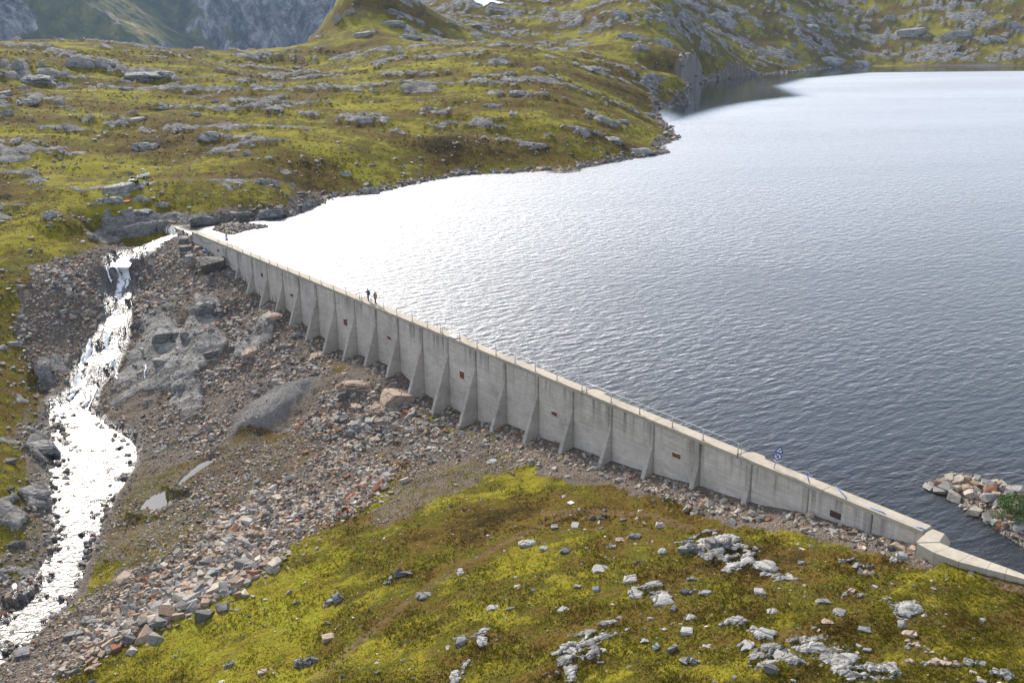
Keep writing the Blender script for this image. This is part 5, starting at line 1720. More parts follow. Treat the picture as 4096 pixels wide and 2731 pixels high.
 (2750, 2520, 60, 36, 'w', 'boulder', 'pale pink flat boulder in the heath', 0.5),
 (2770, 2465, 80, 24, 'w', 'boulder', 'pale stony patch above the flat pink boulder', 0.3),
 (2695, 2430, 24, 34, 'd', 'boulder', 'dark pointed stone left of the stony patch', 0.9),
 (2640, 2580, 46, 28, 'w', 'boulder', 'greenish white boulder, left of the lower pair', 0.6),
 (2690, 2600, 54, 36, 'd', 'boulder', 'black and white boulder, right of the lower pair', 0.7),
 (2770, 2640, 90, 50, 'g', 'boulder', 'grey rubble heap near the bottom edge', 0.5),
 (2830, 2580, 44, 16, 'w', 'boulder', 'thin pale stone right of the black and white boulder', 0.4),
 (2560, 2555, 56, 28, 'w', 'boulder', 'pale low rib in the heath left of the lower pair', 0.4),
 (2390, 2355, 40, 30, 'g', 'boulder', 'grey speckled boulder alone in brown heath', 0.7),
 (2310, 2340, 30, 22, 'w', 'boulder', 'white speckled stone alone in brown heath', 0.7),
 (2260, 2430, 70, 30, 'w', 'rock_outcrop', 'flat pale rock left side of the heath', 0.3),
 (1975, 2425, 66, 24, 'w', 'boulder', 'long pale boulder with a flat top above the path bend', 0.5),
 (2045, 2430, 40, 16, 'd', 'boulder', 'dark flat stone beside the long pale boulder', 0.5),
 (1850, 2560, 56, 50, 'g', 'boulder', 'split grey boulder in dark green heath', 0.7),
 (1930, 2545, 50, 70, 'w', 'rock_outcrop', 'pale crumbling rib right of the split boulder', 0.5),
 (1820, 2680, 50, 84, 'w', 'rock_outcrop', 'white rock rib at the bottom edge', 0.6),
 (2280, 2590, 60, 36, 'w', 'rock_outcrop', 'pale rock patch at the lower middle', 0.35),
 (60, 2170, 70, 50, 'd', 'rock_outcrop', 'dark rounded outcrop on the left river bank, lowest', 0.7),
 (150, 1965, 90, 60, 'g', 'rock_outcrop', 'rounded grey outcrop jutting into the river', 0.6),
 (40, 1840, 60, 30, 'g', 'boulder', 'grey boulder on the left bank above the rounded outcrop', 0.7),
 (45, 1955, 30, 36, 'g', 'boulder', 'pale upright stone on the left bank', 0.8),
 (165, 1770, 110, 70, 'g', 'rock_outcrop', 'smooth grey rock slope at the left river edge', 0.5),
 (60, 1370, 50, 22, 'g', 'boulder', 'long pale boulder in green grass at the left edge', 0.5),
 (10, 1385, 30, 24, 'w', 'boulder', 'white boulder at the very left edge', 0.7),
 (8, 1452, 26, 18, 'g', 'boulder', 'blue grey stone in bright green grass at the left edge', 0.7),
 (50, 1470, 22, 14, 'g', 'boulder', 'small blue grey stone in bright green grass', 0.7),
 (440, 875, 60, 40, 'g', 'rock_outcrop', 'dark cliff block left of the weir, upper', 0.6),
 (560, 900, 150, 80, 'g', 'rock_outcrop', 'rust stained cliff face beside the weir', 0.75),
 (660, 890, 60, 56, 'g', 'rock_outcrop', 'dark vertical cliff just above the weir', 0.9),
 (470, 920, 80, 50, 'd', 'rock_outcrop', 'dark cliff foot left of the weir', 0.7),
 (370, 945, 44, 46, 'g', 'rock_outcrop', 'grey upright block at the left end of the cliff', 0.9),
 (820, 870, 110, 40, 'd', 'rock_outcrop', 'dark bank of rocks above the inlet', 0.6),
 (960, 850, 110, 40, 'd', 'rock_outcrop', 'dark stony bank in the middle of the inlet shore', 0.5),
 (1080, 840, 100, 36, 'g', 'rock_outcrop', 'grey rounded bank at the end of the inlet', 0.5),
 (230, 1090, 30, 20, 'g', 'boulder', 'grey stone on top of the brown gravel mound', 0.7),
]
uv_ = [(a, b + d * 0.25) for a, b, c, d, *_ in NAMED]
HP = hits(uv_)
placed = {}
for i, ((u, v, wpx, hpx, mk, nm, lab, fl), p) in enumerate(zip(NAMED, HP)):
    dist_ = math.sqrt(p[0] ** 2 + p[1] ** 2 + (p[2] - CAMH) ** 2)
    wm = wpx * dist_ / FPX
    hm = hpx * dist_ / FPX
    gg = random.Random(i * 7 + 1)
    sx = wm / 2 * (0.85 if v > 1850 and mk == 'w' else 1.0)
    tall = fl
    sy = min(max(hm / 2 * (1.15 if fl > 0.55 else 1.5), sx * 0.5), sx * 1.6)
    szz = min(sx, sy) * tall
    if 'cliff' in lab or 'bank' in lab: szz, sy = hm * (0.52 if 'cliff' in lab else 0.5), sx * 0.4
    form = ('o' if mk == 'w' and i % 3 else 'b') if nm == 'boulder' else ('s' if fl < 0.48 else 'o')
    if any(k in lab for k in ('heap', 'cluster', 'pair', 'stones', 'blocks', 'slabs', 'ridge', 'rubble heap')) and 'right of the pair' not in lab and 'left of the pair' not in lab and nm == 'boulder' and 'other' not in lab:
        zg = ground_z(p[0], p[1])
        hp_ = tag(empty('rock_heap', (p[0], p[1], zg), -math.atan2(p[0], p[1])), lab, 'rocks', 'boulders and bare rocks')
        nb_ = 2 if 'pair' in lab else 7
        for q_ in range(nb_):
            ex, ey = gg.uniform(-0.85, 0.85) * sx, gg.uniform(-0.8, 0.8) * sx * 0.6
            b_ = put('block', variant_mesh('p' if 'tan' in lab else mk, gg.randrange(10), 'b'), hp_)
            sc_ = sx * gg.uniform(0.22, 0.5) * (1.5 if nb_ == 2 else 1)
            ca_, sa_ = math.cos(hp_.rotation_euler.z), math.sin(hp_.rotation_euler.z)
            b_.location = (ex, ey, ground_z(p[0] + ex * ca_ - ey * sa_, p[1] + ex * sa_ + ey * ca_) - zg + sc_ * 0.25)
            b_.scale = (sc_ * 1.2, sc_ * gg.uniform(0.6, 1), sc_ * gg.uniform(0.45, 0.8))
            b_.rotation_euler = (gg.gauss(0, 0.3), gg.gauss(0, 0.3), gg.uniform(0, 6.28))
        continue
    o = put(nm, variant_mesh(mk, gg.randrange(10), form))
    o.location = (p[0], p[1], p[2] + szz * (0.0 if nm == 'boulder' else -0.30))
    o.scale = (sx * 1.05, sy, szz)
    o.rotation_euler = (gg.gauss(0, 0.08), gg.gauss(0, 0.08), gg.uniform(-0.3, 0.3) - math.atan2(p[0], p[1]))
    tag(o, lab, 'rock', 'boulders and bare rocks')
print('named rocks', round(time.time() - T0, 1))

# big blocks of the jetty
JB = [(3800, 1907, 42, 30), (3840, 1915, 40, 24), (3870, 1918, 34, 36), (3902, 1915, 36, 32), (3760, 1930, 36, 26), (3790, 1945, 60, 44), (3832, 1952, 34, 44), (3868, 1950, 40, 24), (3905, 1935, 46, 34), (3930, 1938, 30, 20),
      (3950, 1935, 44, 22), (3765, 1962, 60, 22), (3820, 1985, 56, 34), (3890, 1980, 60, 44), (3945, 1985, 64, 44), (3910, 1955, 40, 20), (3960, 1960, 44, 26), (4000, 1955, 50, 24), (3895, 2045, 52, 46), (3950, 2070, 42, 36),
      (3980, 1975, 36, 24), (4030, 1970, 50, 26), (4060, 1960, 60, 26), (4085, 1980, 40, 24), (3975, 2085, 30, 30), (3998, 2105, 34, 24), (4045, 2065, 40, 30), (4080, 2080, 44, 30), (4020, 2100, 30, 24), (3985, 2010, 40, 24), (3720, 1955, 44, 22), (3725, 1940, 30, 14),
      (4010, 1935, 40, 16), (3975, 1930, 36, 14), (4075, 2110, 40, 26), (4060, 2140, 34, 20)]
HP = hits([(a, b + d * 0.2) for a, b, c, d in JB])
for i, ((u, v, wpx, hpx), p0) in enumerate(zip(JB, HP)):
    p = at(u, v + hpx * 0.2, -0.35) if p0[2] < ZW - 0.3 or p0[1] > 140 else p0
    dist_ = math.sqrt(p[0] ** 2 + p[1] ** 2 + (p[2] - CAMH) ** 2)
    sx = wpx * dist_ / FPX / 2
    gg = random.Random(i + 900)
    sy = sx * gg.uniform(0.7, 1.0)
    szz = max(hpx * dist_ / FPX / 2 * 0.8, sx * 0.4)
    V, F = hull_shape(800 + i % 9, 3, 0.1)
    jx_ = ['at the tip of', 'on the water side of', 'on the inlet side of', 'in the middle of'][0 if u < 3800 else (1 if v < 1940 else (2 if v > 2030 else 3))]
    o = stone('jetty_boulder', VARIANT.setdefault(('j', i % 9), mesh_np('jetty_boulder', V, F, MAT_BOULDER, flat=True)), (p[0], p[1], max(p[2], ZW + 0.05) + szz * 0.25), (sx, sy, szz), gg.uniform(0, 6.28), (gg.gauss(0, 0.25), gg.gauss(0, 0.25)),
              None, 'rock', 'blocks of the rock jetty')
    tn_ = tint(o, gg, [0.3, 1, 1.2, 2, 1.6, 1, 0.1])
    o['label'] = ('large ' if wpx > 48 else 'small ' if wpx < 36 else 'medium ') + tn_ + (' flat' if hpx < 25 else ' tall' if hpx > 40 else '') + ' angular block ' + jx_ + ' the rock jetty'

# stones strewn over the grass and the moor
g = np.random.default_rng(21)
uvs = np.c_[g.uniform(-100, 4196, 5200), 2760 - 900 * g.random(5200) ** 0.9]
thin_out = np.r_[g.random(5200) < 0.62, np.ones(13200, bool)]
mo = np.concatenate([np.c_[g.uniform(-100, 3000, 10500), 215 + 685 * g.random(10500) ** 1.2], np.c_[g.uniform(-100, 420, 1500), g.uniform(850, 1650, 1500)]])
mo2 = np.c_[g.uniform(1300, 4150, 1200), g.uniform(0, 260, 1200)]
uvs = np.concatenate([uvs, mo, mo2])
HP = np.concatenate([hits(uvs[:5200])[:, :2], hits(uvs[5200:])[:, :2]])
TT = terrain(HP[:, 0], HP[:, 1], True)
rr_h = np.hypot(HP[:, 0], HP[:, 1])
clus = fbm(HP[:, 0] * 0.12, HP[:, 1] * 0.12, 3)
keep = (TT['lake'] < -1.0) & (TT['q'] > 1.5) & thin_out & (clus > g.uniform(-0.25, 0.5, len(HP))) & (rr_h < 1080)
ds_, dn_ = to_dam(HP[:, 0], HP[:, 1])
keep &= ~((dn_ < 1.0) & (dn_ > -2.5) & (ds_ > -3.5 * SP) & (ds_ < 26 * SP))
HP, z_, rr_h = HP[keep], TT['z'][keep], rr_h[keep]
size = 0.05 * (0.30 / 0.05) ** (g.random(len(HP)) ** 2.4) * np.clip(rr_h / 110, 0.75, 2.0)
colr = palette(g, len(HP), [0.8, 1.6, 2.6, 2.8, 2.0, 0.3, 0.2, 0.05, 0, 1.2])
POS2 = np.c_[HP, z_ + size * 0.05]
u2, v2, d2 = proj(POS2[:, 0], POS2[:, 1], POS2[:, 2])
app = np.where((u2 > 10) & (u2 < 4086) & (v2 > 5) & (v2 < 2725), size / d2, 0)
order = np.argsort(-app)
for i in order[:280]:
    s = float(size[i])
    U_, V_ = u2[i], v2[i]
    wher = 'grass slope in front of the dam' if rr_h[i] < 120 else 'moor behind the dam'
    if rr_h[i] < 120: wh = 'in the grass ' + ('near the end of the dam' if U_ > 3300 and V_ < 2450 else 'in the bottom right corner' if U_ > 3300 else 'between the pale ledges' if U_ > 2500 else 'around the footpath' if U_ > 1600 else 'on the yellow slope left of the footpath')
    else: wh = 'on the moor ' + ('along the lake shore' if U_ > 1200 and V_ > 480 else 'near the parked vehicle' if U_ < 800 and V_ > 620 else 'on the bank left of the river' if V_ > 900 else 'beside the dirt track' if U_ < 1400 and V_ > 380 else 'below the plateau edge' if U_ < 1400 else 'on the hillside behind the lake')
    st_ = stone('field_stone', MED_ME[gr.randrange(len(MED_ME))], POS2[i], (s * gr.uniform(0.8, 1.3), s * gr.uniform(0.6, 1.0), s * gr.uniform(0.35, 0.6)), gr.uniform(0, 6.28), (gr.gauss(0, 0.2), gr.gauss(0, 0.2)),
          None, 'stone', 'loose stones on the ' + wher)
    tn_ = tint(st_, gr, [1.2, 2.4, 2.6, 0.7, 1, 0.4, 0])
    st_['label'] = ('large ' if s > 0.32 else 'small ' if s < 0.2 else '') + tn_ + ' loose stone ' + wh
o = merge_stones('scattered_stones', POS2[order[280:]], size[order[280:]], colr[order[280:]], SMALL, 9, MAT_STONES, (0.3, 0.6), 0.2)
tag(o, 'small pale stones strewn thinly over grass and moor', 'stones', kind='stuff')
# rough stones along the far shores
seg = np.array(shore)
k = g.integers(3, 49, 2600)
f = g.random(2600)[:, None]
P = seg[k] * (1 - f) + seg[k + 1] * f + g.normal(0, 1.0, (2600, 2)) * 1.6
rr_s = np.hypot(P[:, 0], P[:, 1])
T2 = terrain(P[:, 0], P[:, 1])
sz2 = 0.18 * (0.9 / 0.18) ** (g.random(2600) ** 2) * np.clip(rr_s / 250, 0.8, 2)
kk = T2 > ZW - 0.5
o = merge_stones('shore_stones', np.c_[P, T2][kk], sz2[kk], palette(g, 2600, [3, 3, 2, 1.2, 0.6, 1, 0.4, 0.6, 0.2, 0.2])[kk], SMALL, 12, MAT_STONES, (0.3, 0.6), 0.3)
tag(o, 'dark stones edging the far shore of the lake', 'stones', kind='stuff')
print('stones', round(time.time() - T0, 1))

# crags on the moor
CRAGS = [(310, 252, 130, 44, 'big pale block like crag on the plateau at the upper left'), (400, 258, 110, 34, 'right hand part of the big pale crag on the plateau'), (68, 262, 50, 32, 'small square crag left of the big pale crag'), (165, 262, 34, 22, 'lowest crag left of the big pale crag'),
         (150, 318, 140, 34, 'long grey crag below the plateau'), (235, 330, 60, 26, 'grey knob right of the long crag'), (80, 345, 60, 30, 'grey crag at the left edge of the moor'), (15, 370, 60, 34, 'crag cut by the left edge, upper'), (20, 445, 60, 50, 'crag cut by the left edge, lower'), (100, 400, 90, 26, 'flat grey crag above the yellow hollow'),
         (240, 402, 36, 20, 'round grey rock in the yellow hollow'), (560, 298, 180, 26, 'long dark ledge on the middle moor'), (500, 325, 60, 26, 'dark crag below the long ledge'), (640, 290, 120, 20, 'long pale ledge right of the dark crag'), (490, 355, 80, 14, 'low pale slab in mid moor'), (860, 400, 36, 26, 'round dark boulder on the mid moor'),
         (945, 352, 60, 24, 'brown grey hump near the track'), (640, 430, 70, 16, 'flat pale rock above the dirt track'), (530, 475, 110, 26, 'broad grey crag left of the dirt track'), (770, 455, 70, 26, 'bare rock where the dirt track crosses'), (840, 540, 130, 40, 'largest bare rock beside the dirt track'), (580, 580, 120, 34, 'long grey rock left of the bare track rock'), (300, 610, 90, 20, 'low grey rock at the dirt track bend'),
         (990, 610, 50, 30, 'grey boulder pair in mid moor'), (1040, 720, 70, 36, 'grey boulder cluster above the shore, left'), (1090, 725, 60, 46, 'grey boulder cluster above the shore, right'), (1170, 735, 34, 30, 'lone round boulder above the shore'), (1380, 690, 60, 36, 'jumbled grey rocks near the white glare'), (1470, 755, 110, 46, 'big grey rock on the shore beside the white glare'),
         (470, 745, 140, 50, 'bare rock shelf under the workers'), (420, 800, 130, 40, 'lower bare rock shelf beside the bending worker'), (560, 790, 80, 40, 'grey rocks under the parked utility vehicle'), (650, 815, 60, 30, 'grey rocks right of the orange disc'), (200, 850, 90, 50, 'bare sloping rock left of the bending worker'), (560, 850, 110, 16, 'flat rock beside the orange disc'),
         (2010, 230, 60, 30, 'white pyramid shaped rock on the moor'), (1600, 205, 60, 34, 'grey hump on the upper moor'), (1900, 100, 90, 20, 'long pale ledge at the top of the moor'), (1352, 70, 50, 50, 'steep dark cliff at the edge of the valley'), (1400, 40, 70, 44, 'grey crag on top of the steep cliff'), (1450, 130, 110, 40, 'grey crags right of the steep cliff'), (1560, 90, 150, 40, 'broad grey ledges above the moor'), (1630, 140, 160, 40, 'lower broad grey ledges'),
         (2520, 130, 150, 70, 'rounded grey dome on the upper right hillside'), (2480, 40, 110, 60, 'pale rock hump at the top'), (2650, 150, 130, 90, 'grey scree slope right of the rounded dome'), (2560, 180, 120, 50, 'foot of the rounded grey dome'), (2870, 60, 200, 80, 'big grey crag at the top right of the middle'), (3250, 100, 90, 40, 'pale crag on the right hillside'), (3460, 105, 70, 30, 'dark notched rock on the right hillside'), (3560, 60, 60, 50, 'upper pale crag on the right hillside'), (3650, 120, 160, 60, 'broad pale broken slab on the right hillside'),
         (3830, 130, 140, 60, 'pale rock band right of the broad slab'), (3980, 150, 140, 50, 'pale slanting rocks near the right edge'), (4060, 90, 80, 60, 'dark crag at the right edge'), (3320, 240, 110, 40, 'stone fall at the far shore'), (3450, 250, 90, 30, 'stone fall right at the waterline'), (3830, 210, 80, 40, 'pale rock near the far shore at right'),
         (2320, 520, 90, 40, 'grey rib running down to the headland, upper'), (2450, 555, 110, 30, 'grey rib running down to the headland, lower'), (2560, 600, 130, 30, 'rock tip of the headland'), (2380, 530, 60, 20, 'thin rib above the headland'), (2210, 690, 70, 20, 'rounded rocks on the curved shore'), (2480, 480, 80, 20, 'grey rib above the small bay'), (2590, 455, 90, 20, 'rocks at the small bay'), (1970, 420, 100, 26, 'low grey humps in the middle moor'), (2070, 370, 90, 26, 'grey humps right of the middle moor'), (2350, 270, 120, 26, 'long grey hump toward the lake head'), (2150, 275, 80, 22, 'grey hump left of the long hump')]
HP = hits([(a, b + d * 0.35) for a, b, c, d, l in CRAGS])
for i, ((u, v, wpx, hpx, lab), p) in enumerate(zip(CRAGS, HP)):
    dist_ = math.sqrt(p[0] ** 2 + p[1] ** 2 + (p[2] - CAMH) ** 2)
    sx = wpx * dist_ / FPX / 2 * (0.9 if v > 225 else 0.7)
    sh = hpx * dist_ / FPX * (1.0 if v > 225 else 0.75)
    steep = i in (0, 1, 2, 3, 38)
    szz = sh * (0.75 if steep else 0.6)
    sy = sx * (0.55 if steep else 0.7)
    key = ('c', i % 11, 'w' if i < 4 else 'g')
    if key not in VARIANT:
        V, F = block_shape(950 + i % 11, 4, 0.75, 0.42, 0.5, 6)
        VARIANT[key] = mesh_np('crag', V, F, MAT_CRAG, flat=True)
    o = put('crag', VARIANT[key])
    o.location = (p[0], p[1] + sy * 0.4, ground_z(p[0], p[1] + sy * 0.4) + sh * (0.8 if steep else 0.42) - szz)
    o.scale = (sx, sy, szz)
    o.rotation_euler = (0, 0, random.Random(i).uniform(-0.25, 0.25) - math.atan2(p[0], p[1]))
    tag(o, lab, 'rock', 'crags and bare rock on the moor')

# ------------------------------------------------------------------ grass and heather
def make_veg(name):
    t = NT(name)
    h = t.attr('hue')
    c = t.ramp(h, HUE)
    tip = t.attr('tip')
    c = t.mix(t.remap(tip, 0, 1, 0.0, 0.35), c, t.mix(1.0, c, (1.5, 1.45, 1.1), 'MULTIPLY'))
    d = t.n('ShaderNodeBsdfDiffuse')
    t.lk(c, d.inputs[0])
    tl = t.n('ShaderNodeBsdfTranslucent')
    t.lk(c, tl.inputs[0])
    mx_ = t.n('ShaderNodeMixShader')
    mx_.inputs[0].default_value = 0.35
    t.lk(d.outputs[0], mx_.inputs[1])
    t.lk(tl.outputs[0], mx_.inputs[2])
    t.lk(mx_.outputs[0], t.out.inputs[0])
    return t.m
MAT_VEG = make_veg('grass and heather')
g = np.random.default_rng(33)
uvs = np.c_[g.uniform(-150, 4246, 110000), 1750 + 1030 * g.random(110000) ** 0.8]
left = np.c_[g.uniform(-150, 330, 7000), g.uniform(950, 2500, 7000)]
uvs = np.concatenate([uvs, left])
# positions drawn evenly over the plain seen, kept where grass grows
dvec = fw[None] * FPX + rt[None] * (uvs[:, 0:1] - 2048) - up[None] * (uvs[:, 1:2] - 1365.5)
gridx, gridy = G, None
HP = []
for i in range(0, len(uvs), 9000):
    HP.append(hits(uvs[i:i + 9000:6], 30, 190)[:, :2])
HP = np.concatenate(HP)
HP = np.repeat(HP, 6, axis=0) + g.normal(0, 0.55, (len(HP) * 6, 2))
TT = terrain(HP[:, 0], HP[:, 1], True)
bare = np.maximum(np.maximum(TT['rock'] * 1.2, TT['gravel'] * 1.15), TT['track'])
ds_, dn_ = to_dam(HP[:, 0], HP[:, 1])
keep = (TT['lake'] < -0.3) & (TT['q'] > 1.35) & (bare < g.uniform(0.15, 0.95, len(HP))) & ~((dn_ < 0.6) & (dn_ > -3.0) & (ds_ > -3 * SP) & (ds_ < 28 * SP))
HP, zz, hue = HP[keep], TT['z'][keep], TT['hue'][keep]
n = len(HP)
nb = 5
hue = hue + g.normal(0, 0.13, n)
ht = 0.05 * (0.17 / 0.05) ** g.random(n) * np.clip(0.8 + 0.7 * fbm(HP[:, 0] * 0.25, HP[:, 1] * 0.25, 2), 0.4, 1.6)
rd = ht * g.uniform(0.9, 2.0, n)
an = g.uniform(0, 2 * PI, (n, nb))
ln = g.uniform(0.3, 1.2, (n, nb))
tipx = HP[:, None, 0] + np.cos(an) * rd[:, None] * ln
tipy = HP[:, None, 1] + np.sin(an) * rd[:, None] * ln
tipz = zz[:, None] + ht[:, None] * g.uniform(0.4, 1.1, (n, nb))
wd = (ht * 0.34)[:, None] * g.uniform(0.6, 1.3, (n, nb))
bx = HP[:, None, 0] + np.cos(an) * rd[:, None] * 0.15
by = HP[:, None, 1] + np.sin(an) * rd[:, None] * 0.15
ax_ = np.stack([bx - np.sin(an) * wd, by + np.cos(an) * wd, np.repeat(zz[:, None], nb, 1) - 0.03], -1)
bx_ = np.stack([bx + np.sin(an) * wd, by - np.cos(an) * wd, np.repeat(zz[:, None], nb, 1) - 0.03], -1)
tx_ = np.stack([tipx, tipy, tipz], -1)
V = np.stack([ax_, bx_, tx_], 2).reshape(-1, 3)
F = np.arange(len(V)).reshape(-1, 3)
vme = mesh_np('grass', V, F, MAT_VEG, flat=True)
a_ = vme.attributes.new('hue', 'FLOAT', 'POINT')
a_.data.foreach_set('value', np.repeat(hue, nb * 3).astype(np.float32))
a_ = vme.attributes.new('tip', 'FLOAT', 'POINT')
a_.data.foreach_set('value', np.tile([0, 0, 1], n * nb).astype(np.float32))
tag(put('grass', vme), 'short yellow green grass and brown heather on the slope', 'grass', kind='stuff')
print('grass', n, round(time.time() - T0, 1))

g = np.random.default_rng(34)
uvs = np.concatenate([np.c_[g.uniform(-80, 3100, 24000), 205 + 720 * g.random(24000) ** 1.1], np.c_[g.uniform(-80, 420, 2200), g.uniform(850, 1650, 2200)]])
HP = hits(uvs, 100, 700)[:, :2]
TT = terrain(HP[:, 0], HP[:, 1], True)
keep = (TT['lake'] < -2) & (TT['rock'] < 0.5) & (TT['gravel'] < 0.5) & (TT['q'] > 2) & (fbm(HP[:, 0] * 0.06, HP[:, 1] * 0.06, 3) > g.uniform(-0.4, 0.4, len(HP)))
HP, zz = HP[keep], TT['z'][keep]
n = len(HP)
hue = np.clip(TT['hue'][keep] * 0.5 + g.choice([0.0, 0.08, 0.18, 0.3, 0.42], n, p=[0.22, 0.26, 0.22, 0.15, 0.15]), 0, 1)
rd = np.clip(np.hypot(HP[:, 0], HP[:, 1]) / 260, 0.7, 2.0) * g.uniform(0.15, 0.42, n)
nb = 4
an = g.uniform(0, 2 * PI, (n, 1)) + np.arange(nb)[None] * 2 * PI / nb + g.normal(0, 0.25, (n, nb))
rim = np.stack([HP[:, None, 0] + np.cos(an) * rd[:, None] * g.uniform(0.7, 1.3, (n, nb)), HP[:, None, 1] + np.sin(an) * rd[:, None], np.repeat(zz[:, None], nb, 1) - 0.05], -1)
topv = np.stack([HP[:, 0], HP[:, 1], zz + rd * g.uniform(0.35, 0.75, n)], -1)
V = np.concatenate([rim, topv[:, None]], 1).reshape(-1, 3)
b0 = np.arange(n)[:, None, None] * (nb + 1)
F = (b0 + np.array([[k, (k + 1) % nb, nb] for k in range(nb)])[None]).reshape(-1, 3)
hme = mesh_np('heather', V, F, MAT_VEG, flat=False)
a_ = hme.attributes.new('hue', 'FLOAT', 'POINT')
a_.data.foreach_set('value', np.repeat(hue, nb + 1).astype(np.float32))
tag(put('heather', hme), 'low clumps of heather and sedge dotted over the moor', 'heather', kind='stuff')

# ------------------------------------------------------------------ the green bush on the jetty
MAT_LEAF = simple('willow leaf', (0.06, 0.115, 0.018), 0.6, 0, 0.35, 3.0)
MAT_STEM = simple('bush stem', (0.10, 0.075, 0.05), 0.9)
bp = at(4062, 2058, 0.0)
bush = tag(empty('willow_bush', bp), 'rounded bright green leafy bush growing on the rock jetty', 'bush')
g = np.random.default_rng(55)
lv, lf = [], []
cl = []
for k in range(26):
    a, rr_, hh = g.uniform(0, 2 * PI), 1.75 * math.sqrt(g.random()), 0
    hh = 1.25 * (1 - (rr_ / 1.9) ** 2) * g.uniform(0.55, 1.05) + 0.15
    cl.append((rr_ * math.cos(a), rr_ * math.sin(a) * 0.8, hh))
V, F = [], []
for c in cl:
    q = g.normal(0, 1, (170, 3))
    q = q / np.linalg.norm(q, axis=1)[:, None] * (g.random(170)[:, None] ** 0.4) * np.array([0.5, 0.5, 0.38]) + np.array(c)
    for p in q:
        d1 = g.normal(0, 1, 3); d1 /= np.linalg.norm(d1)
        d2_ = np.cross(d1, g.normal(0, 1, 3)); d2_ /= np.linalg.norm(d2_)
        s = g.uniform(0.045, 0.085)
        b = len(V)
        V += [p - d1 * s, p + d2_ * s * 0.4, p + d1 * s, p - d2_ * s * 0.4]
        F.append((b, b + 1, b + 2, b + 3))
o = put('crown', mesh_np('crown', np.array(V), np.array(F), MAT_LEAF), bush)
m = MB()
for c in cl[::2]:
    m.tube([(c[0] * 0.08, c[1] * 0.08, -0.35), (c[0] * 0.5, c[1] * 0.5, c[2] * 0.55), c], [0.035, 0.022, 0.008], 5)
m.build('stems', MAT_STEM, bush)

# ------------------------------------------------------------------ small things on and below the dam
# white boards on the crest
s0 = s_of(1812, 1350)
bd = tag(empty('board_stack', D(s0, -0.4, 0.0)), 'two white boards stained with rust lying on the crest by the railing', 'boards')
bpy.context.view_layer.update()
for k, (dz, rot) in enumerate(((0.03, 0.0), (0.10, 0.08))):
    m = MB()
    ca, sa = math.cos(rot), math.sin(rot)
    def L(x, y):
        x, y = x * ca - y * sa, x * sa + y * ca
        return np.array(D(s0 + x, -0.42 + y, dz))
    m.prism([L(-0.62, 0.42), L(0.62, 0.40), L(0.66, -0.38), L(-0.58, -0.40)], (0, 0, 0.05))
    under(m.build('board', MAT_WHITE), bd)
m = MB()
m.prism([np.array(D(s0 + x, -0.42 + y, 0.152)) for x, y in ((0.05, -0.3), (0.5, -0.34), (0.55, 0.0), (0.2, 0.05))], (0, 0, 0.008))
under(m.build('rust_stain', MAT_RUST), bd)
# survey targets
def target(u, v, size, lab, rz=0.5):
    p = hits([(u, v)])[0]
    e = 0.3
    zc = terrain(np.array([p[0], p[0] + e, p[0]]), np.array([p[1], p[1], p[1] + e]))
    r0 = tag(empty('survey_target', (p[0], p[1], float(zc[0]) + 0.10)), lab, 'survey target', 'survey targets')
    nx_ = Vector((-(zc[1] - zc[0]) / e * 0.5, -(zc[2] - zc[0]) / e * 0.5, 1)).normalized()
    r0.rotation_euler = (nx_.to_track_quat('Z', 'Y').to_matrix() @ Matrix.Rotation(rz, 3, 'Z')).to_euler()
    h = size / 2
    m = MB()
    m.box((0, 0, 0), (size, size, 0.02))
    m.build('panel', MAT_WHITE, r0)
    for a, b in (((-h, h), (h, h)), ((-h, -h), (h, -h))):
        m = MB()
        m.prism([(0, 0, 0.011), (a[0] * 0.98, a[1] * 0.98, 0.011), (b[0] * 0.98, b[1] * 0.98, 0.011)], (0, 0, 0.004))
        m.build('grey_triangle', MAT_GREY, r0)
target(2283, 2013, 0.52, 'square white and grey survey target lying in the brown grass', 0.95)
target(476, 850, 0.55, 'white square survey target left of the orange disc', 0.3)
target(420, 799, 0.5, 'white square survey target in front of the bending worker', 0.5)
# rusty scrap
def scrap(lab, px, w, bend, curl=0.5):
    P = hits(px)
    m = MB()
    V = []
    n = len(P)
    rows = 5
    for i, p in enumerate(P):
        t = P[min(i + 1, n - 1)] - P[max(i - 1, 0)]
        t = t / np.linalg.norm(t)
        sd_ = np.cross(t, (0, 0, 1))
        for k in range(rows):
            a = (k / (rows - 1) - 0.5) * 2
            V.append(p + sd_ * a * w[i] + np.array([0, 0, 0.15 + curl * w[i] * (1 - a * a) + 0.05 * math.sin(i * 2.3 + k)]))
    nV = len(V)
    V += [q - np.array([0, 0, 0.03]) for q in V]
    F = []
    for i in range(n - 1):
        for k in range(rows - 1):
            a = i * rows + k
            F += [(a, a + 1, a + rows + 1, a + rows), (nV + a + rows, nV + a + rows + 1, nV + a + 1, nV + a)]
    m.poly(V, F)
    o = m.build('scrap_steel', MAT_RUST)
    tag(o, lab, 'scrap metal', 'rusty scrap in the rubble')
scrap('crumpled orange rusted steel sheet, the lower of the two in the rubble', [(1383, 2010), (1400, 1998), (1415, 1982), (1424, 1972)], [0.25, 0.42, 0.40, 0.15], 0.5)
scrap('bent orange rusted steel sheet, the upper one in the rubble', [(1418, 1970), (1440, 1940), (1462, 1920), (1480, 1913)], [0.06, 0.10, 0.32, 0.30], 0.5)
scrap('small rusted plate left of the bent steel sheets', [(1374, 1915), (1386, 1909), (1398, 1906)], [0.2, 0.25, 0.2], 0.2)
p = hits([(1382, 2050)])[0]
m = MB()
nn = 14
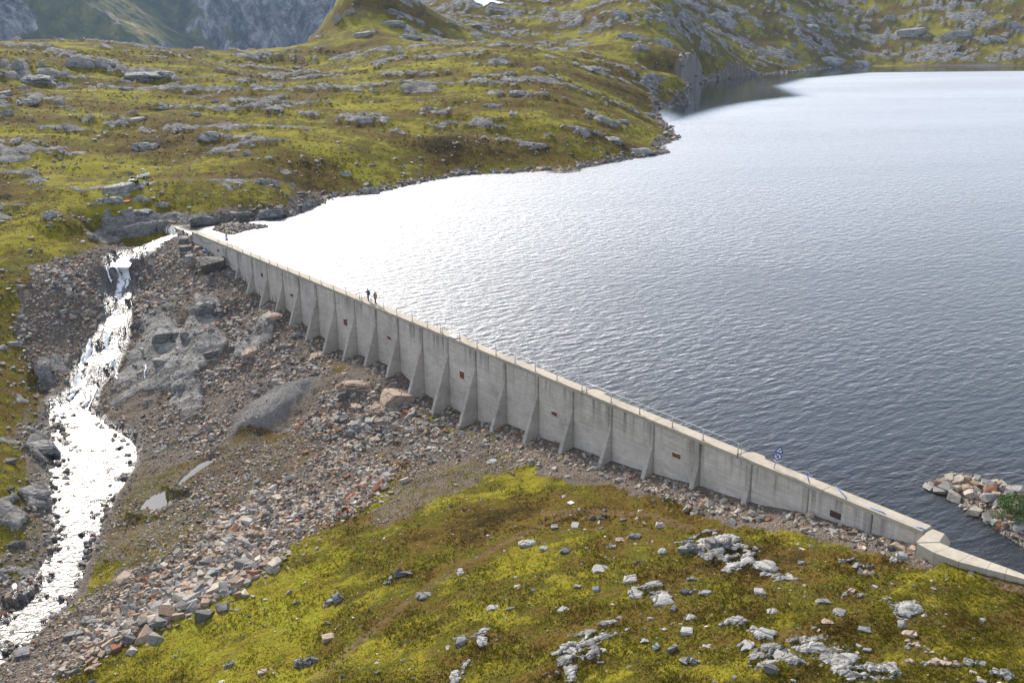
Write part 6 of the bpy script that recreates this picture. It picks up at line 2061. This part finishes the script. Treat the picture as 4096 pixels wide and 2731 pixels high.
for rr_, zz_ in ((0.36, -0.1), (0.36, 0.32), (0.31, 0.32), (0.31, -0.1)):
    m.v += [(rr_ * math.cos(2 * PI * k / nn), rr_ * math.sin(2 * PI * k / nn), zz_) for k in range(nn)]
for j in range(3):
    m.f += [(j * nn + k, j * nn + (k + 1) % nn, (j + 1) * nn + (k + 1) % nn, (j + 1) * nn + k) for k in range(nn)]
o = m.build('drum_ring', MAT_RUST, None, (p[0], p[1], p[2] + 0.1))
o.rotation_euler = (0.45, -0.2, 0)
tag(o, 'rusted open drum with a black hollow at the rubble edge', 'drum', 'rusty scrap in the rubble')

# ------------------------------------------------------------------ people
def skin(name, verts, edges, rads, mat, parent, sub=1):
    me = bpy.data.meshes.new(name)
    me.from_pydata(verts, edges, [])
    o = put(name, me, parent)
    me.materials.append(mat)
    md = o.modifiers.new('skin', 'SKIN')
    md.use_smooth_shade = True
    for v, r in zip(me.skin_vertices[0].data, rads):
        v.radius = (r, r) if not hasattr(r, '__len__') else r
        v.use_root = False
    me.skin_vertices[0].data[0].use_root = True
    ss_ = o.modifiers.new('sub', 'SUBSURF')
    ss_.levels = sub
    ss_.render_levels = sub
    return o
def head_mesh():
    V, F = ICO[3]
    V = V.copy() * np.array([0.078, 0.098, 0.118])
    face = V[:, 1] < -0.05                                       # -y is the face
    V[face & (np.abs(V[:, 0]) < 0.016) & (np.abs(V[:, 2] + 0.005) < 0.03), 1] -= 0.022      # nose
    V[face & (np.abs(np.abs(V[:, 0]) - 0.034) < 0.014) & (np.abs(V[:, 2] - 0.012) < 0.016), 1] += 0.010   # eye hollows
    V[face & (np.abs(V[:, 0]) < 0.03) & (np.abs(V[:, 2] + 0.058) < 0.012), 1] += 0.005        # mouth
    V[(V[:, 2] < -0.05), 0] *= 0.86
    ear = (np.abs(V[:, 0]) > 0.07) & (np.abs(V[:, 2]) < 0.03) & (np.abs(V[:, 1]) < 0.03)
    V[ear, 0] *= 1.22
    return V, F
def person(loc, rz, lab, hair, shirt, sleeve, trousers, pose, shoes=MAT_CLOTHBLACK, shorts=False, k=1.0, group=None):
    """pose: lean forward (rad), leg swing, arm swing, arms forward, feet apart"""
    r0 = tag(empty('person', loc, rz), lab, 'person', group)
    r0.scale = (k, k, k)
    lean, leg, arm, fwd = pose
    hip = np.array([0, 0, 0.92])
    def up_body(h, x=0.0, y=0.0):                                # a point h above the hip along the leaning spine
        return hip + np.array([x, -math.sin(lean) * h + y * math.cos(lean), math.cos(lean) * h + y * math.sin(lean)])
    V, E, R = [], [], []
    def add(p, r, par=None):
        V.append(tuple(p)); R.append(r)
        if par is not None: E.append((par, len(V) - 1))
        return len(V) - 1
    pel = add(hip, (0.13, 0.10))
    wai = add(up_body(0.17), (0.12, 0.09), pel)
    che = add(up_body(0.38), (0.15, 0.105), wai)
    nek = add(up_body(0.53), 0.055, che)
    hed = add(up_body(0.60), 0.055, nek)
    sh, tr_, slv = {}, {}, {}
    for s in (-1, 1):
        sho = add(up_body(0.48, s * 0.185), 0.062, che)
        a = arm * s
        el_p = up_body(0.48, s * 0.225) + np.array([s * 0.02, -0.28 * math.sin(fwd + a), -0.28 * math.cos(fwd + a)])
        elb = add(el_p, 0.043, sho)
        a2 = fwd * 1.25 + a * 1.3 + 0.22
        wr_p = el_p + np.array([-s * 0.01, -0.25 * math.sin(a2), -0.25 * math.cos(a2)])
        wri = add(wr_p, 0.029, elb)
        dirn = np.array([0, -math.sin(a2 + 0.1), -math.cos(a2 + 0.1)])
        sidev = np.array([0, dirn[2], -dirn[1]])
        palm = add(wr_p + dirn * 0.07, (0.03, 0.022), wri)
        for q, (of, ln_) in enumerate(((-0.028, 0.07), (-0.009, 0.082), (0.010, 0.078), (0.028, 0.06))):
            f1 = add(wr_p + dirn * (0.085 + ln_ * 0.5) + sidev * of, 0.009, palm)
            add(wr_p + dirn * (0.08 + ln_ * 0.95) + sidev * of * 0.9 - np.array([s * 0.018, 0, 0]), 0.007, f1)
        t1 = add(wr_p + dirn * 0.055 - sidev * 0.05, 0.010, palm)
        add(wr_p + dirn * 0.095 - sidev * 0.06 - np.array([s * 0.015, 0, 0]), 0.008, t1)
        slv[s] = (up_body(0.48, s * 0.185), el_p, wr_p)
        hp_ = hip + np.array([s * 0.095, 0, -0.04])
        a = -leg * s
        kn_p = hp_ + np.array([s * 0.01, -0.42 * math.sin(a) - 0.02, -0.42 * math.cos(a)])
        bk = 0.32 if a < 0 else 0.05
        an_p = kn_p + np.array([0, -0.42 * math.sin(a - bk), -0.42 * math.cos(a - bk)])
        hpi = add(hp_, 0.09, pel)
        kni = add(kn_p, 0.055, hpi)
        ani = add(an_p, 0.038, kni)
        add(an_p + np.array([0, -0.13, -0.05]), 0.032, ani)
        tr_[s] = (hp_, kn_p, an_p)
    low = min(v[2] for v in V) - 0.03
    body = skin('body', V, E, R, MAT_SKIN, r0)
    dz = -low
    body.location.z = dz
    hv, hf = head_mesh()
    hp = up_body(0.66, 0, -0.015)
    h = put('head', mesh_np('head', hv, hf, MAT_SKIN, flat=False), r0, (hp[0], hp[1], hp[2] + dz + 0.02))
    h.rotation_euler = (lean * 0.5, 0, 0)
    hv2, hf2 = ICO[3]
    keep_ = [f for f in hf2 if (hv2[f][:, 2].mean() > 0.05 or hv2[f][:, 1].mean() > 0.25) and not (hv2[f][:, 1].mean() < -0.45 and hv2[f][:, 2].mean() < 0.5)]
    hh = put('hair', mesh_np('hair', hv2 * np.array([0.088, 0.108, 0.126]), np.array(keep_), hair, flat=False), r0, (hp[0], hp[1] + 0.006, hp[2] + dz + 0.026))
    hh.rotation_euler = (lean * 0.5, 0, 0)
    # shirt
    V, E, R = [], [], []
    a0 = add(hip + np.array([0, 0, 0.02]), (0.155, 0.118))
    a1 = add(up_body(0.17), (0.138, 0.105), a0)
    a2_ = add(up_body(0.38), (0.168, 0.12), a1)
    add(up_body(0.49), 0.075, a2_)
    for s in (-1, 1):
        S, El, Wr = slv[s]
        c1 = add(S, 0.075, a2_)
        if sleeve == 'long':
            c2 = add(El, 0.055, c1)
            add(El * 0.12 + Wr * 0.88, 0.042, c2)
        else:
            add(S * 0.35 + El * 0.65, 0.064, c1)
    o = skin('shirt', V, E, R, shirt, r0)
    o.location.z = dz
    V, E, R = [], [], []
    a0 = add(hip + np.array([0, 0, 0.03]), (0.148, 0.115))
    for s in (-1, 1):
        H_, Kn, An = tr_[s]
        c1 = add(H_, 0.105, a0)
        if shorts: add(H_ * 0.15 + Kn * 0.85, 0.082, c1)
        else:
            c2 = add(Kn, 0.072, c1)
            add(Kn * 0.1 + An * 0.9, 0.056, c2)
    o = skin('trousers', V, E, R, trousers, r0)
    o.location.z = dz
    for s in (-1, 1):
        An = tr_[s][2]
        V, E, R = [], [], []
        a0 = add(An + np.array([0, 0.03, 0.03]), 0.05)
        a1 = add(An + np.array([0, 0.0, -0.04]), (0.05, 0.05), a0)
        add(An + np.array([0, -0.17, -0.055]), (0.042, 0.036), a1)
        o = skin('shoe', V, E, R, shoes, r0)
        o.location.z = dz
    return r0, dz
def backpack(owner, dz, lean, mat, lab, k=1.0):
    r0 = tag(empty('backpack', owner.location, owner.rotation_euler.z), lab, 'backpack')
    r0.scale = owner.scale
    V, F = ICO[3]
    P = np.sign(V) * np.abs(V) ** 0.62 * np.array([0.15, 0.10, 0.27])
    o = put('bag', mesh_np('bag', P, F, mat, flat=False), r0, (0, 0.20 - 0.0, 0.92 + 0.27 + dz))
    o.rotation_euler = (lean, 0, 0)
    P = np.sign(V) * np.abs(V) ** 0.62 * np.array([0.11, 0.04, 0.12])
    o2 = put('front_pocket', mesh_np('front_pocket', P, F, mat, flat=False), r0, (0, 0.30, 0.92 + 0.2 + dz))
    for s in (-1, 1):
        m = MB()
        m.tube([(s * 0.09, 0.13, 1.43 + dz), (s * 0.10, 0.02, 1.50 + dz), (s * 0.11, -0.13, 1.36 + dz), (s * 0.13, 0.06, 1.05 + dz)], 0.02, 6)
        m.build('strap', MAT_CLOTHBLACK, r0)
def on_crest(u, v):
    p = at(u, v, 0.0)
    s = (p[:2] - DO) @ DD
    o_ = (p[:2] - DO) @ DN
    return D(s, min(max(o_, -0.9), -0.35), 0.0)
away = math.atan2(DD[1], DD[0]) - PI / 2        # facing the far end: -y local must point along -DD
face_far = math.atan2(-DD[0], DD[1]) + PI        # placeholder, refined below
def rz_facing(d):                                # rotate local -y onto direction d
    return math.atan2(d[1], d[0]) + PI / 2
p1, z1 = person(on_crest(1474, 1206), rz_facing(-DD), 'hiker with fair hair, black top and dark blue backpack, ahead on the crest', MAT_HAIRRED, MAT_CLOTHBLACK, 'long', MAT_CLOTHBLACK, (0.06, 0.30, 0.25, 0.0), k=0.98, group='hikers on the dam')
backpack(p1, z1, 0.06, MAT_PACKBLUE, 'dark blue backpack carried by the leading hiker')
p2, z2 = person(on_crest(1503, 1218), rz_facing(-DD), 'hiker with dark hair, teal shirt and ochre backpack, behind on the crest', MAT_HAIRDARK, MAT_TEAL, 'short', MAT_CLOTHBLACK, (0.08, 0.42, -0.3, 0.0), k=1.0, group='hikers on the dam')
backpack(p2, z2, 0.08, MAT_PACKYEL, 'ochre yellow backpack carried by the second hiker')

# ------------------------------------------------------------------ the crew on the moor
HPW = hits([(436, 806), (545, 744), (535, 735), (578, 716), (609, 722), (506, 806), (589, 728), (585, 716), (400, 755), (592, 742), (425, 806)])
def gp(i, dz=0.0):
    return (HPW[i][0], HPW[i][1], ground_z(HPW[i][0], HPW[i][1]) + dz)
person(gp(0), rz_facing((-1, 0.15)), 'bending worker in a yellow green hi vis shirt and black shorts', MAT_HAIRDARK, MAT_HIVIS, 'short', MAT_CLOTHBLACK, (0.75, 0.22, 0.1, 0.75), shorts=True, group='crew on the moor')
person(gp(1), rz_facing((0.1, -1)), 'worker in a yellow green hi vis shirt standing before the utility vehicle', MAT_HAIRDARK, MAT_HIVIS, 'short', MAT_CLOTHBLACK, (0.2, 0.12, 0.05, 0.9), group='crew on the moor')
# utility vehicle: seen from behind its open cargo box
uv = tag(empty('utility_vehicle', gp(2, 0.02), rad(12)), 'black off road utility vehicle with a cream edged open cargo box', 'off-road vehicle')
def wheel(par, c, r=0.34, wdt=0.26, axis='x'):
    m = MB()
    prof = [(-wdt / 2, r * 0.55), (-wdt / 2, r * 0.92), (-wdt * 0.36, r), (wdt * 0.36, r), (wdt / 2, r * 0.92), (wdt / 2, r * 0.55)]
    n = 20
    for x, q in prof:
        m.v += [(c[0] + x, c[1] + q * math.cos(2 * PI * k / n), c[2] + q * math.sin(2 * PI * k / n)) for k in range(n)]
    for j in range(5):
        m.f += [(j * n + k, j * n + (k + 1) % n, (j + 1) * n + (k + 1) % n, (j + 1) * n + k) for k in range(n)]
    wobj = m.build('wheel', MAT_BLACK, par)
    m = MB()
    m.tube([(c[0] - wdt * 0.4, c[1], c[2]), (c[0] + wdt * 0.4, c[1], c[2])], r * 0.56, 14)
    m.build('rim', MAT_STEEL, wobj)
for x in (-0.62, 0.62):
    for y in (-0.95, 0.95):
        wheel(uv, (x, y, 0.34))
m = MB()
m.box((0, 0, 0.52), (1.05, 2.3, 0.24))
m.build('chassis', MAT_DARK, uv, bevel=0.03)
m = MB()                                         # sloping hood towards the camera side
m.prism([(-0.55, -1.35, 0.55), (-0.55, -1.30, 0.82), (-0.55, -0.75, 1.0), (-0.55, -0.45, 0.98), (-0.55, -0.45, 0.55)], (1.1, 0, 0))
m.build('hood', MAT_DARK, uv, bevel=0.03)
for x in (-0.27, 0.27):
    m = MB()
    m.box((x, 0.0, 0.78), (0.46, 0.5, 0.14))
    m.box((x, 0.24, 1.05), (0.46, 0.12, 0.5))
    m.build('seat', MAT_BLACK, uv, bevel=0.03)
m = MB()
m.tube([(-0.25 + 0.17 * math.cos(2 * PI * k / 12), -0.36, 1.08 + 0.17 * math.sin(2 * PI * k / 12)) for k in range(13)], 0.02, 6)
m.tube([(-0.25, -0.36, 1.08), (-0.25, -0.55, 0.92)], 0.025, 6)
m.build('steering_wheel', MAT_BLACK, uv)
for x in (-0.55, 0.55):
    m = MB()
    m.tube([(x, -0.55, 0.95), (x, -0.2, 1.72), (x, 0.4, 1.72), (x, 0.5, 0.75)], 0.03, 8)
    m.build('roll_bar', MAT_DARK, uv)
m = MB()
m.box((0, 1.0, 0.82), (1.3, 1.05, 0.05))
bx_o = m.build('cargo_box', MAT_DARK, uv)
for c_, s_ in (((-0.66, 1.0, 1.0), (0.07, 1.08, 0.36)), ((0.66, 1.0, 1.0), (0.07, 1.08, 0.36)), ((0, 1.54, 1.0), (1.25, 0.07, 0.36)), ((0, 0.46, 1.0), (1.25, 0.06, 0.30))):
    m = MB()
    m.box(c_, s_)
    m.build('box_side', MAT_CREAM, bx_o, bevel=0.015)
m = MB()
m.box((0, -1.40, 0.62), (0.9, 0.08, 0.2))
m.tube([(-0.45, -1.4, 0.72), (-0.35, -1.45, 0.95), (0.35, -1.45, 0.95), (0.45, -1.4, 0.72)], 0.025, 8)
m.build('bumper', MAT_DARK, uv)
for x in (-0.38, 0.38):
    m = MB()
    m.box((x, -1.345, 0.8), (0.2, 0.04, 0.09))
    m.build('headlight', MAT_WHITE, uv)
m = MB()
m.box((-0.62, -0.95, 0.76), (0.3, 0.8, 0.05))
m.box((0.62, -0.95, 0.76), (0.3, 0.8, 0.05))
m.build('mudguard', MAT_DARK, uv)
# trailer
tl = tag(empty('trailer', gp(3, 0.0), rad(-62)), 'white box trailer tipped up beside the utility vehicle', 'trailer')
RT = Matrix.Rotation(rad(9), 3, 'X')
def rp(p): return tuple(RT @ Vector(p))
m = MB()
m.box(rp((0, 0, 0.62)), (1.25, 2.3, 0.05), RT)
tr_bed = m.build('bed', MAT_DARK, tl)
for c_, s_ in (((-0.64, 0, 0.80), (0.05, 2.34, 0.36)), ((0.64, 0, 0.80), (0.05, 2.34, 0.36)), ((0, 1.16, 0.80), (1.23, 0.05, 0.36)), ((0, -1.16, 0.80), (1.23, 0.05, 0.36))):
    m = MB()
    m.box(rp(c_), s_, RT)
    m.build('side_board', MAT_WHITE, tl, bevel=0.012)
for x in (-0.78, 0.78):
    wheel(tl, (x, 0.1, 0.33), 0.33, 0.2)
m = MB()
m.tube([(-0.8, 0.1, 0.33), (0.8, 0.1, 0.33)], 0.04, 8)
m.build('axle', MAT_STEEL, tl)
m = MB()
m.tube([rp((-0.4, -1.1, 0.6)), (0, -2.2, 0.42)], 0.035, 8)
m.tube([rp((0.4, -1.1, 0.6)), (0, -2.2, 0.42)], 0.035, 8)
m.build('drawbar', MAT_STEEL, tl)
def load(lab, cat, name, c, s, mat, rz=0.0):
    m = MB()
    p = RT @ Vector(c)
    p = Matrix.Rotation(rad(-62), 3, 'Z') @ p + Vector(gp(3, 0))
    m.box((0, 0, 0), s)
    m.box((0, 0, s[2] / 2 + 0.015), (s[0] * 0.92, s[1] * 0.92, 0.03))
    o = m.build(name, mat, None, p, bevel=0.01)
    o.rotation_euler = (Matrix.Rotation(rad(-62) + rz, 3, 'Z') @ RT).to_euler()
    tag(o, lab, cat)
load('blue grey case in the front of the white trailer', 'case', 'case', (-0.05, -0.75, 0.83), (0.5, 0.35, 0.34), MAT_PACKBLUE)
load('black bag in the corner of the white trailer', 'bag', 'bag', (0.38, -0.85, 0.82), (0.3, 0.4, 0.32), MAT_CLOTHBLACK, 0.2)
load('pale board lying in the white trailer', 'board', 'board', (0.25, 0.35, 0.71), (0.45, 1.2, 0.06), MAT_WOOD, 0.06)
load('long dark red plank lying in the white trailer', 'plank', 'plank', (-0.32, 0.35, 0.74), (0.12, 1.4, 0.08), simple('dark red paint', (0.12, 0.02, 0.025)), 0.0)
# red can
p = gp(4)
m = MB()
m.box((0, 0, 0.17), (0.42, 0.22, 0.34))
rc_ = tag(empty('fuel_can', p, 0.3), 'red plastic fuel can standing on the grass beside the trailer', 'fuel can')
m.build('body', MAT_RED, rc_, bevel=0.04)
m = MB()
m.tube([(-0.14, 0, 0.33), (-0.1, 0, 0.43), (0.08, 0, 0.43), (0.12, 0, 0.33)], 0.022, 6)
m.build('handle', MAT_RED, rc_)
m = MB()
m.tube([(0.17, 0, 0.32), (0.21, 0, 0.42)], 0.035, 8)
m.build('cap', MAT_WHITE, rc_)
# orange landing disc, lying slightly inclined with the slope
p = gp(5, 0.16)
m = MB()
n = 36
RD = 0.72
ring = [(RD * math.cos(2 * PI * k / n), RD * math.sin(2 * PI * k / n)) for k in range(n)]
m.prism([(x, y, 0) for x, y in ring], (0, 0, 0.02))
ld_ = tag(empty('landing_pad', p), 'round flat orange drone landing pad on the moor', 'landing pad')
ld_.rotation_euler = (rad(7), 0, 0)
m.build('disc', MAT_ORANGE, ld_)
m = MB()
m.tube([(RD * math.cos(2 * PI * k / n), RD * math.sin(2 * PI * k / n), 0.02) for k in range(n + 1)], 0.02, 6, False)
m.build('rim', MAT_ORANGE, ld_)
MAT_PALEOR = simple('pale orange print', (0.85, 0.34, 0.24), 0.7, 0, 0.05)
m = MB()
m.tube([(0.42 * math.cos(2 * PI * k / n), 0.42 * math.sin(2 * PI * k / n), 0.02) for k in range(n + 1)], 0.012, 6, False)
for x in (-0.15, 0.15): m.box((x, 0, 0.023), (0.05, 0.4, 0.006))
m.box((0, 0, 0.0235), (0.25, 0.05, 0.006))
m.build('print', MAT_PALEOR, ld_)
# bags behind the trailer wheel
for i, (du, lab, mat) in enumerate((((6), 'black and white rucksack on the ground behind the trailer wheel', MAT_CLOTHBLACK), ((9), 'dark case lying on the rock near the trailer', MAT_DARK))):
    q = gp(du)
    r0 = tag(empty('bag' if i == 0 else 'case', q, 0.4), lab, 'bag' if i == 0 else 'case')
    V, F = ICO[2]
    P = np.sign(V) * np.abs(V) ** 0.6 * np.array([0.24, 0.16, 0.26])
    put('shell', mesh_np('shell', P, F, mat, flat=False), r0, (0, 0, 0.24))
    m = MB()
    m.box((0, -0.165, 0.22), (0.26, 0.04, 0.2))
    m.build('pocket', MAT_WHITE if i == 0 else MAT_DARK, r0, bevel=0.01)
p = gp(8)
m = MB()
m.box((0, 0, 0.06), (0.95, 0.16, 0.06))
m.box((0.2, 0.12, 0.05), (0.5, 0.12, 0.05))
o = m.build('plank', MAT_WOOD, None, p)
o.rotation_euler = (0, 0, 0.25)
tag(o, 'weathered pale plank lying on the bare rock left of the vehicle', 'plank')

# ------------------------------------------------------------------ far away: reindeer, poles, snow
HPF = hits([(1313, 215), (1243, 213), (148, 196), (705, 192), (1480, 168), (1580, 150), (1945, 8)])
def reindeer(i, lab, k=1.0, rz=0.3):
    p = HPF[i]
    r0 = tag(empty('reindeer', (p[0], p[1], ground_z(p[0], p[1])), rz), lab, 'reindeer', 'reindeer at the plateau edge')
    r0.scale = (k, k, k)
    V, E, R = [], [], []
    def add(q, r, par=None):
        V.append(q); R.append(r)
        if par is not None: E.append((par, len(V) - 1))
        return len(V) - 1
    b0 = add((0, 0, 1.0), 0.24)
    ch = add((-0.5, 0, 1.0), 0.26, b0)
    rp_ = add((0.55, 0, 1.05), 0.23, b0)
    ne = add((-0.85, 0, 0.95), 0.13, ch)
    he = add((-1.15, 0, 0.65), 0.10, ne)
    add((-1.32, 0, 0.42), 0.06, he)
    add((0.78, 0, 1.05), 0.05, rp_)
    for s in (-0.13, 0.13):
        a = add((-0.52, s, 0.72), 0.10, ch)
        b = add((-0.50, s, 0.40), 0.055, a)
        add((-0.54, s, 0.03), 0.04, b)
        a = add((0.52, s, 0.78), 0.13, rp_)
        b = add((0.66, s, 0.45), 0.06, a)
        add((0.60, s, 0.03), 0.04, b)
    skin('body', V, E, R, MAT_FUR, r0)
    m = MB()
    for s in (-1, 1):
        m.tube([(-1.08, s * 0.05, 0.74), (-0.95, s * 0.22, 1.0), (-1.1, s * 0.3, 1.3)], 0.02, 5)
        m.tube([(-0.95, s * 0.22, 1.0), (-1.15, s * 0.2, 1.1)], 0.015, 5)
    m.build('antlers', MAT_WOOD, r0)
reindeer(0, 'dark grazing reindeer at the foot of the far cliff', 1.25)
reindeer(1, 'small dark reindeer left of the other one near the track', 0.9, 2.6)
for i, lab in ((2, 'thin wooden pole on the plateau edge above the big pale crag'), (3, 'thin wooden pole in the middle of the plateau edge'), (4, 'thin wooden pole left of the pair below the far ledges'), (5, 'thin wooden pole right of the pair below the far ledges')):
    p = HPF[i]
    r0 = tag(empty('wooden_pole', (p[0], p[1], ground_z(p[0], p[1]))), lab, 'pole', 'poles on the far moor')
    m = MB()
    m.tube([(0, 0, -0.3), (0.05, 0, 2.4)], 0.07, 6)
    m.build('pole', MAT_WOOD, r0)
p = HPF[6]
V, F = [], []
nn = 22
for ring_ in range(4):
    for k in range(nn):
        a = 2 * PI * k / nn
        q = ring_ / 3
        wob = 1 + 0.25 * math.sin(3 * a + 1) + 0.12 * math.sin(7 * a)
        V.append((p[0] + 8.5 * q * wob * math.cos(a), p[1] + 7.0 * q * wob * math.sin(a)))
V = np.array(V)
zt = terrain(V[:, 0], V[:, 1]) + 0.5 * (1 - np.repeat(np.arange(4) / 3, nn)) + 0.35
F = [(r_ * nn + k, r_ * nn + (k + 1) % nn, (r_ + 1) * nn + (k + 1) % nn, (r_ + 1) * nn + k) for r_ in range(3) for k in range(nn)]
o = put('snow_patch', mesh_np('snow_patch', np.c_[V, zt], np.array(F), MAT_SNOW, flat=False))
tag(o, 'small white snow patch at the top edge of the hillside', 'snow patch')
print('done', round(time.time() - T0, 1), 'objects', len(bpy.data.objects))

# ------------------------------------------------------------------ the air
t = NT('thin haze')
pv = t.n('ShaderNodeVolumePrincipled')
pv.inputs['Color'].default_value = (0.50, 0.70, 1.0, 1)
pv.inputs['Density'].default_value = 0.00008
pv.inputs['Anisotropy'].default_value = 0.0
t.lk(pv.outputs[0], t.out.inputs['Volume'])
m = MB()
m.hexa([(-4700, -4700, -260), (4700, -4700, -260), (4700, 4700, -260), (-4700, 4700, -260)], [(-4700, -4700, 520), (4700, -4700, 520), (4700, 4700, 520), (-4700, 4700, 520)])
tag(m.build('haze', t.m), kind='stuff')
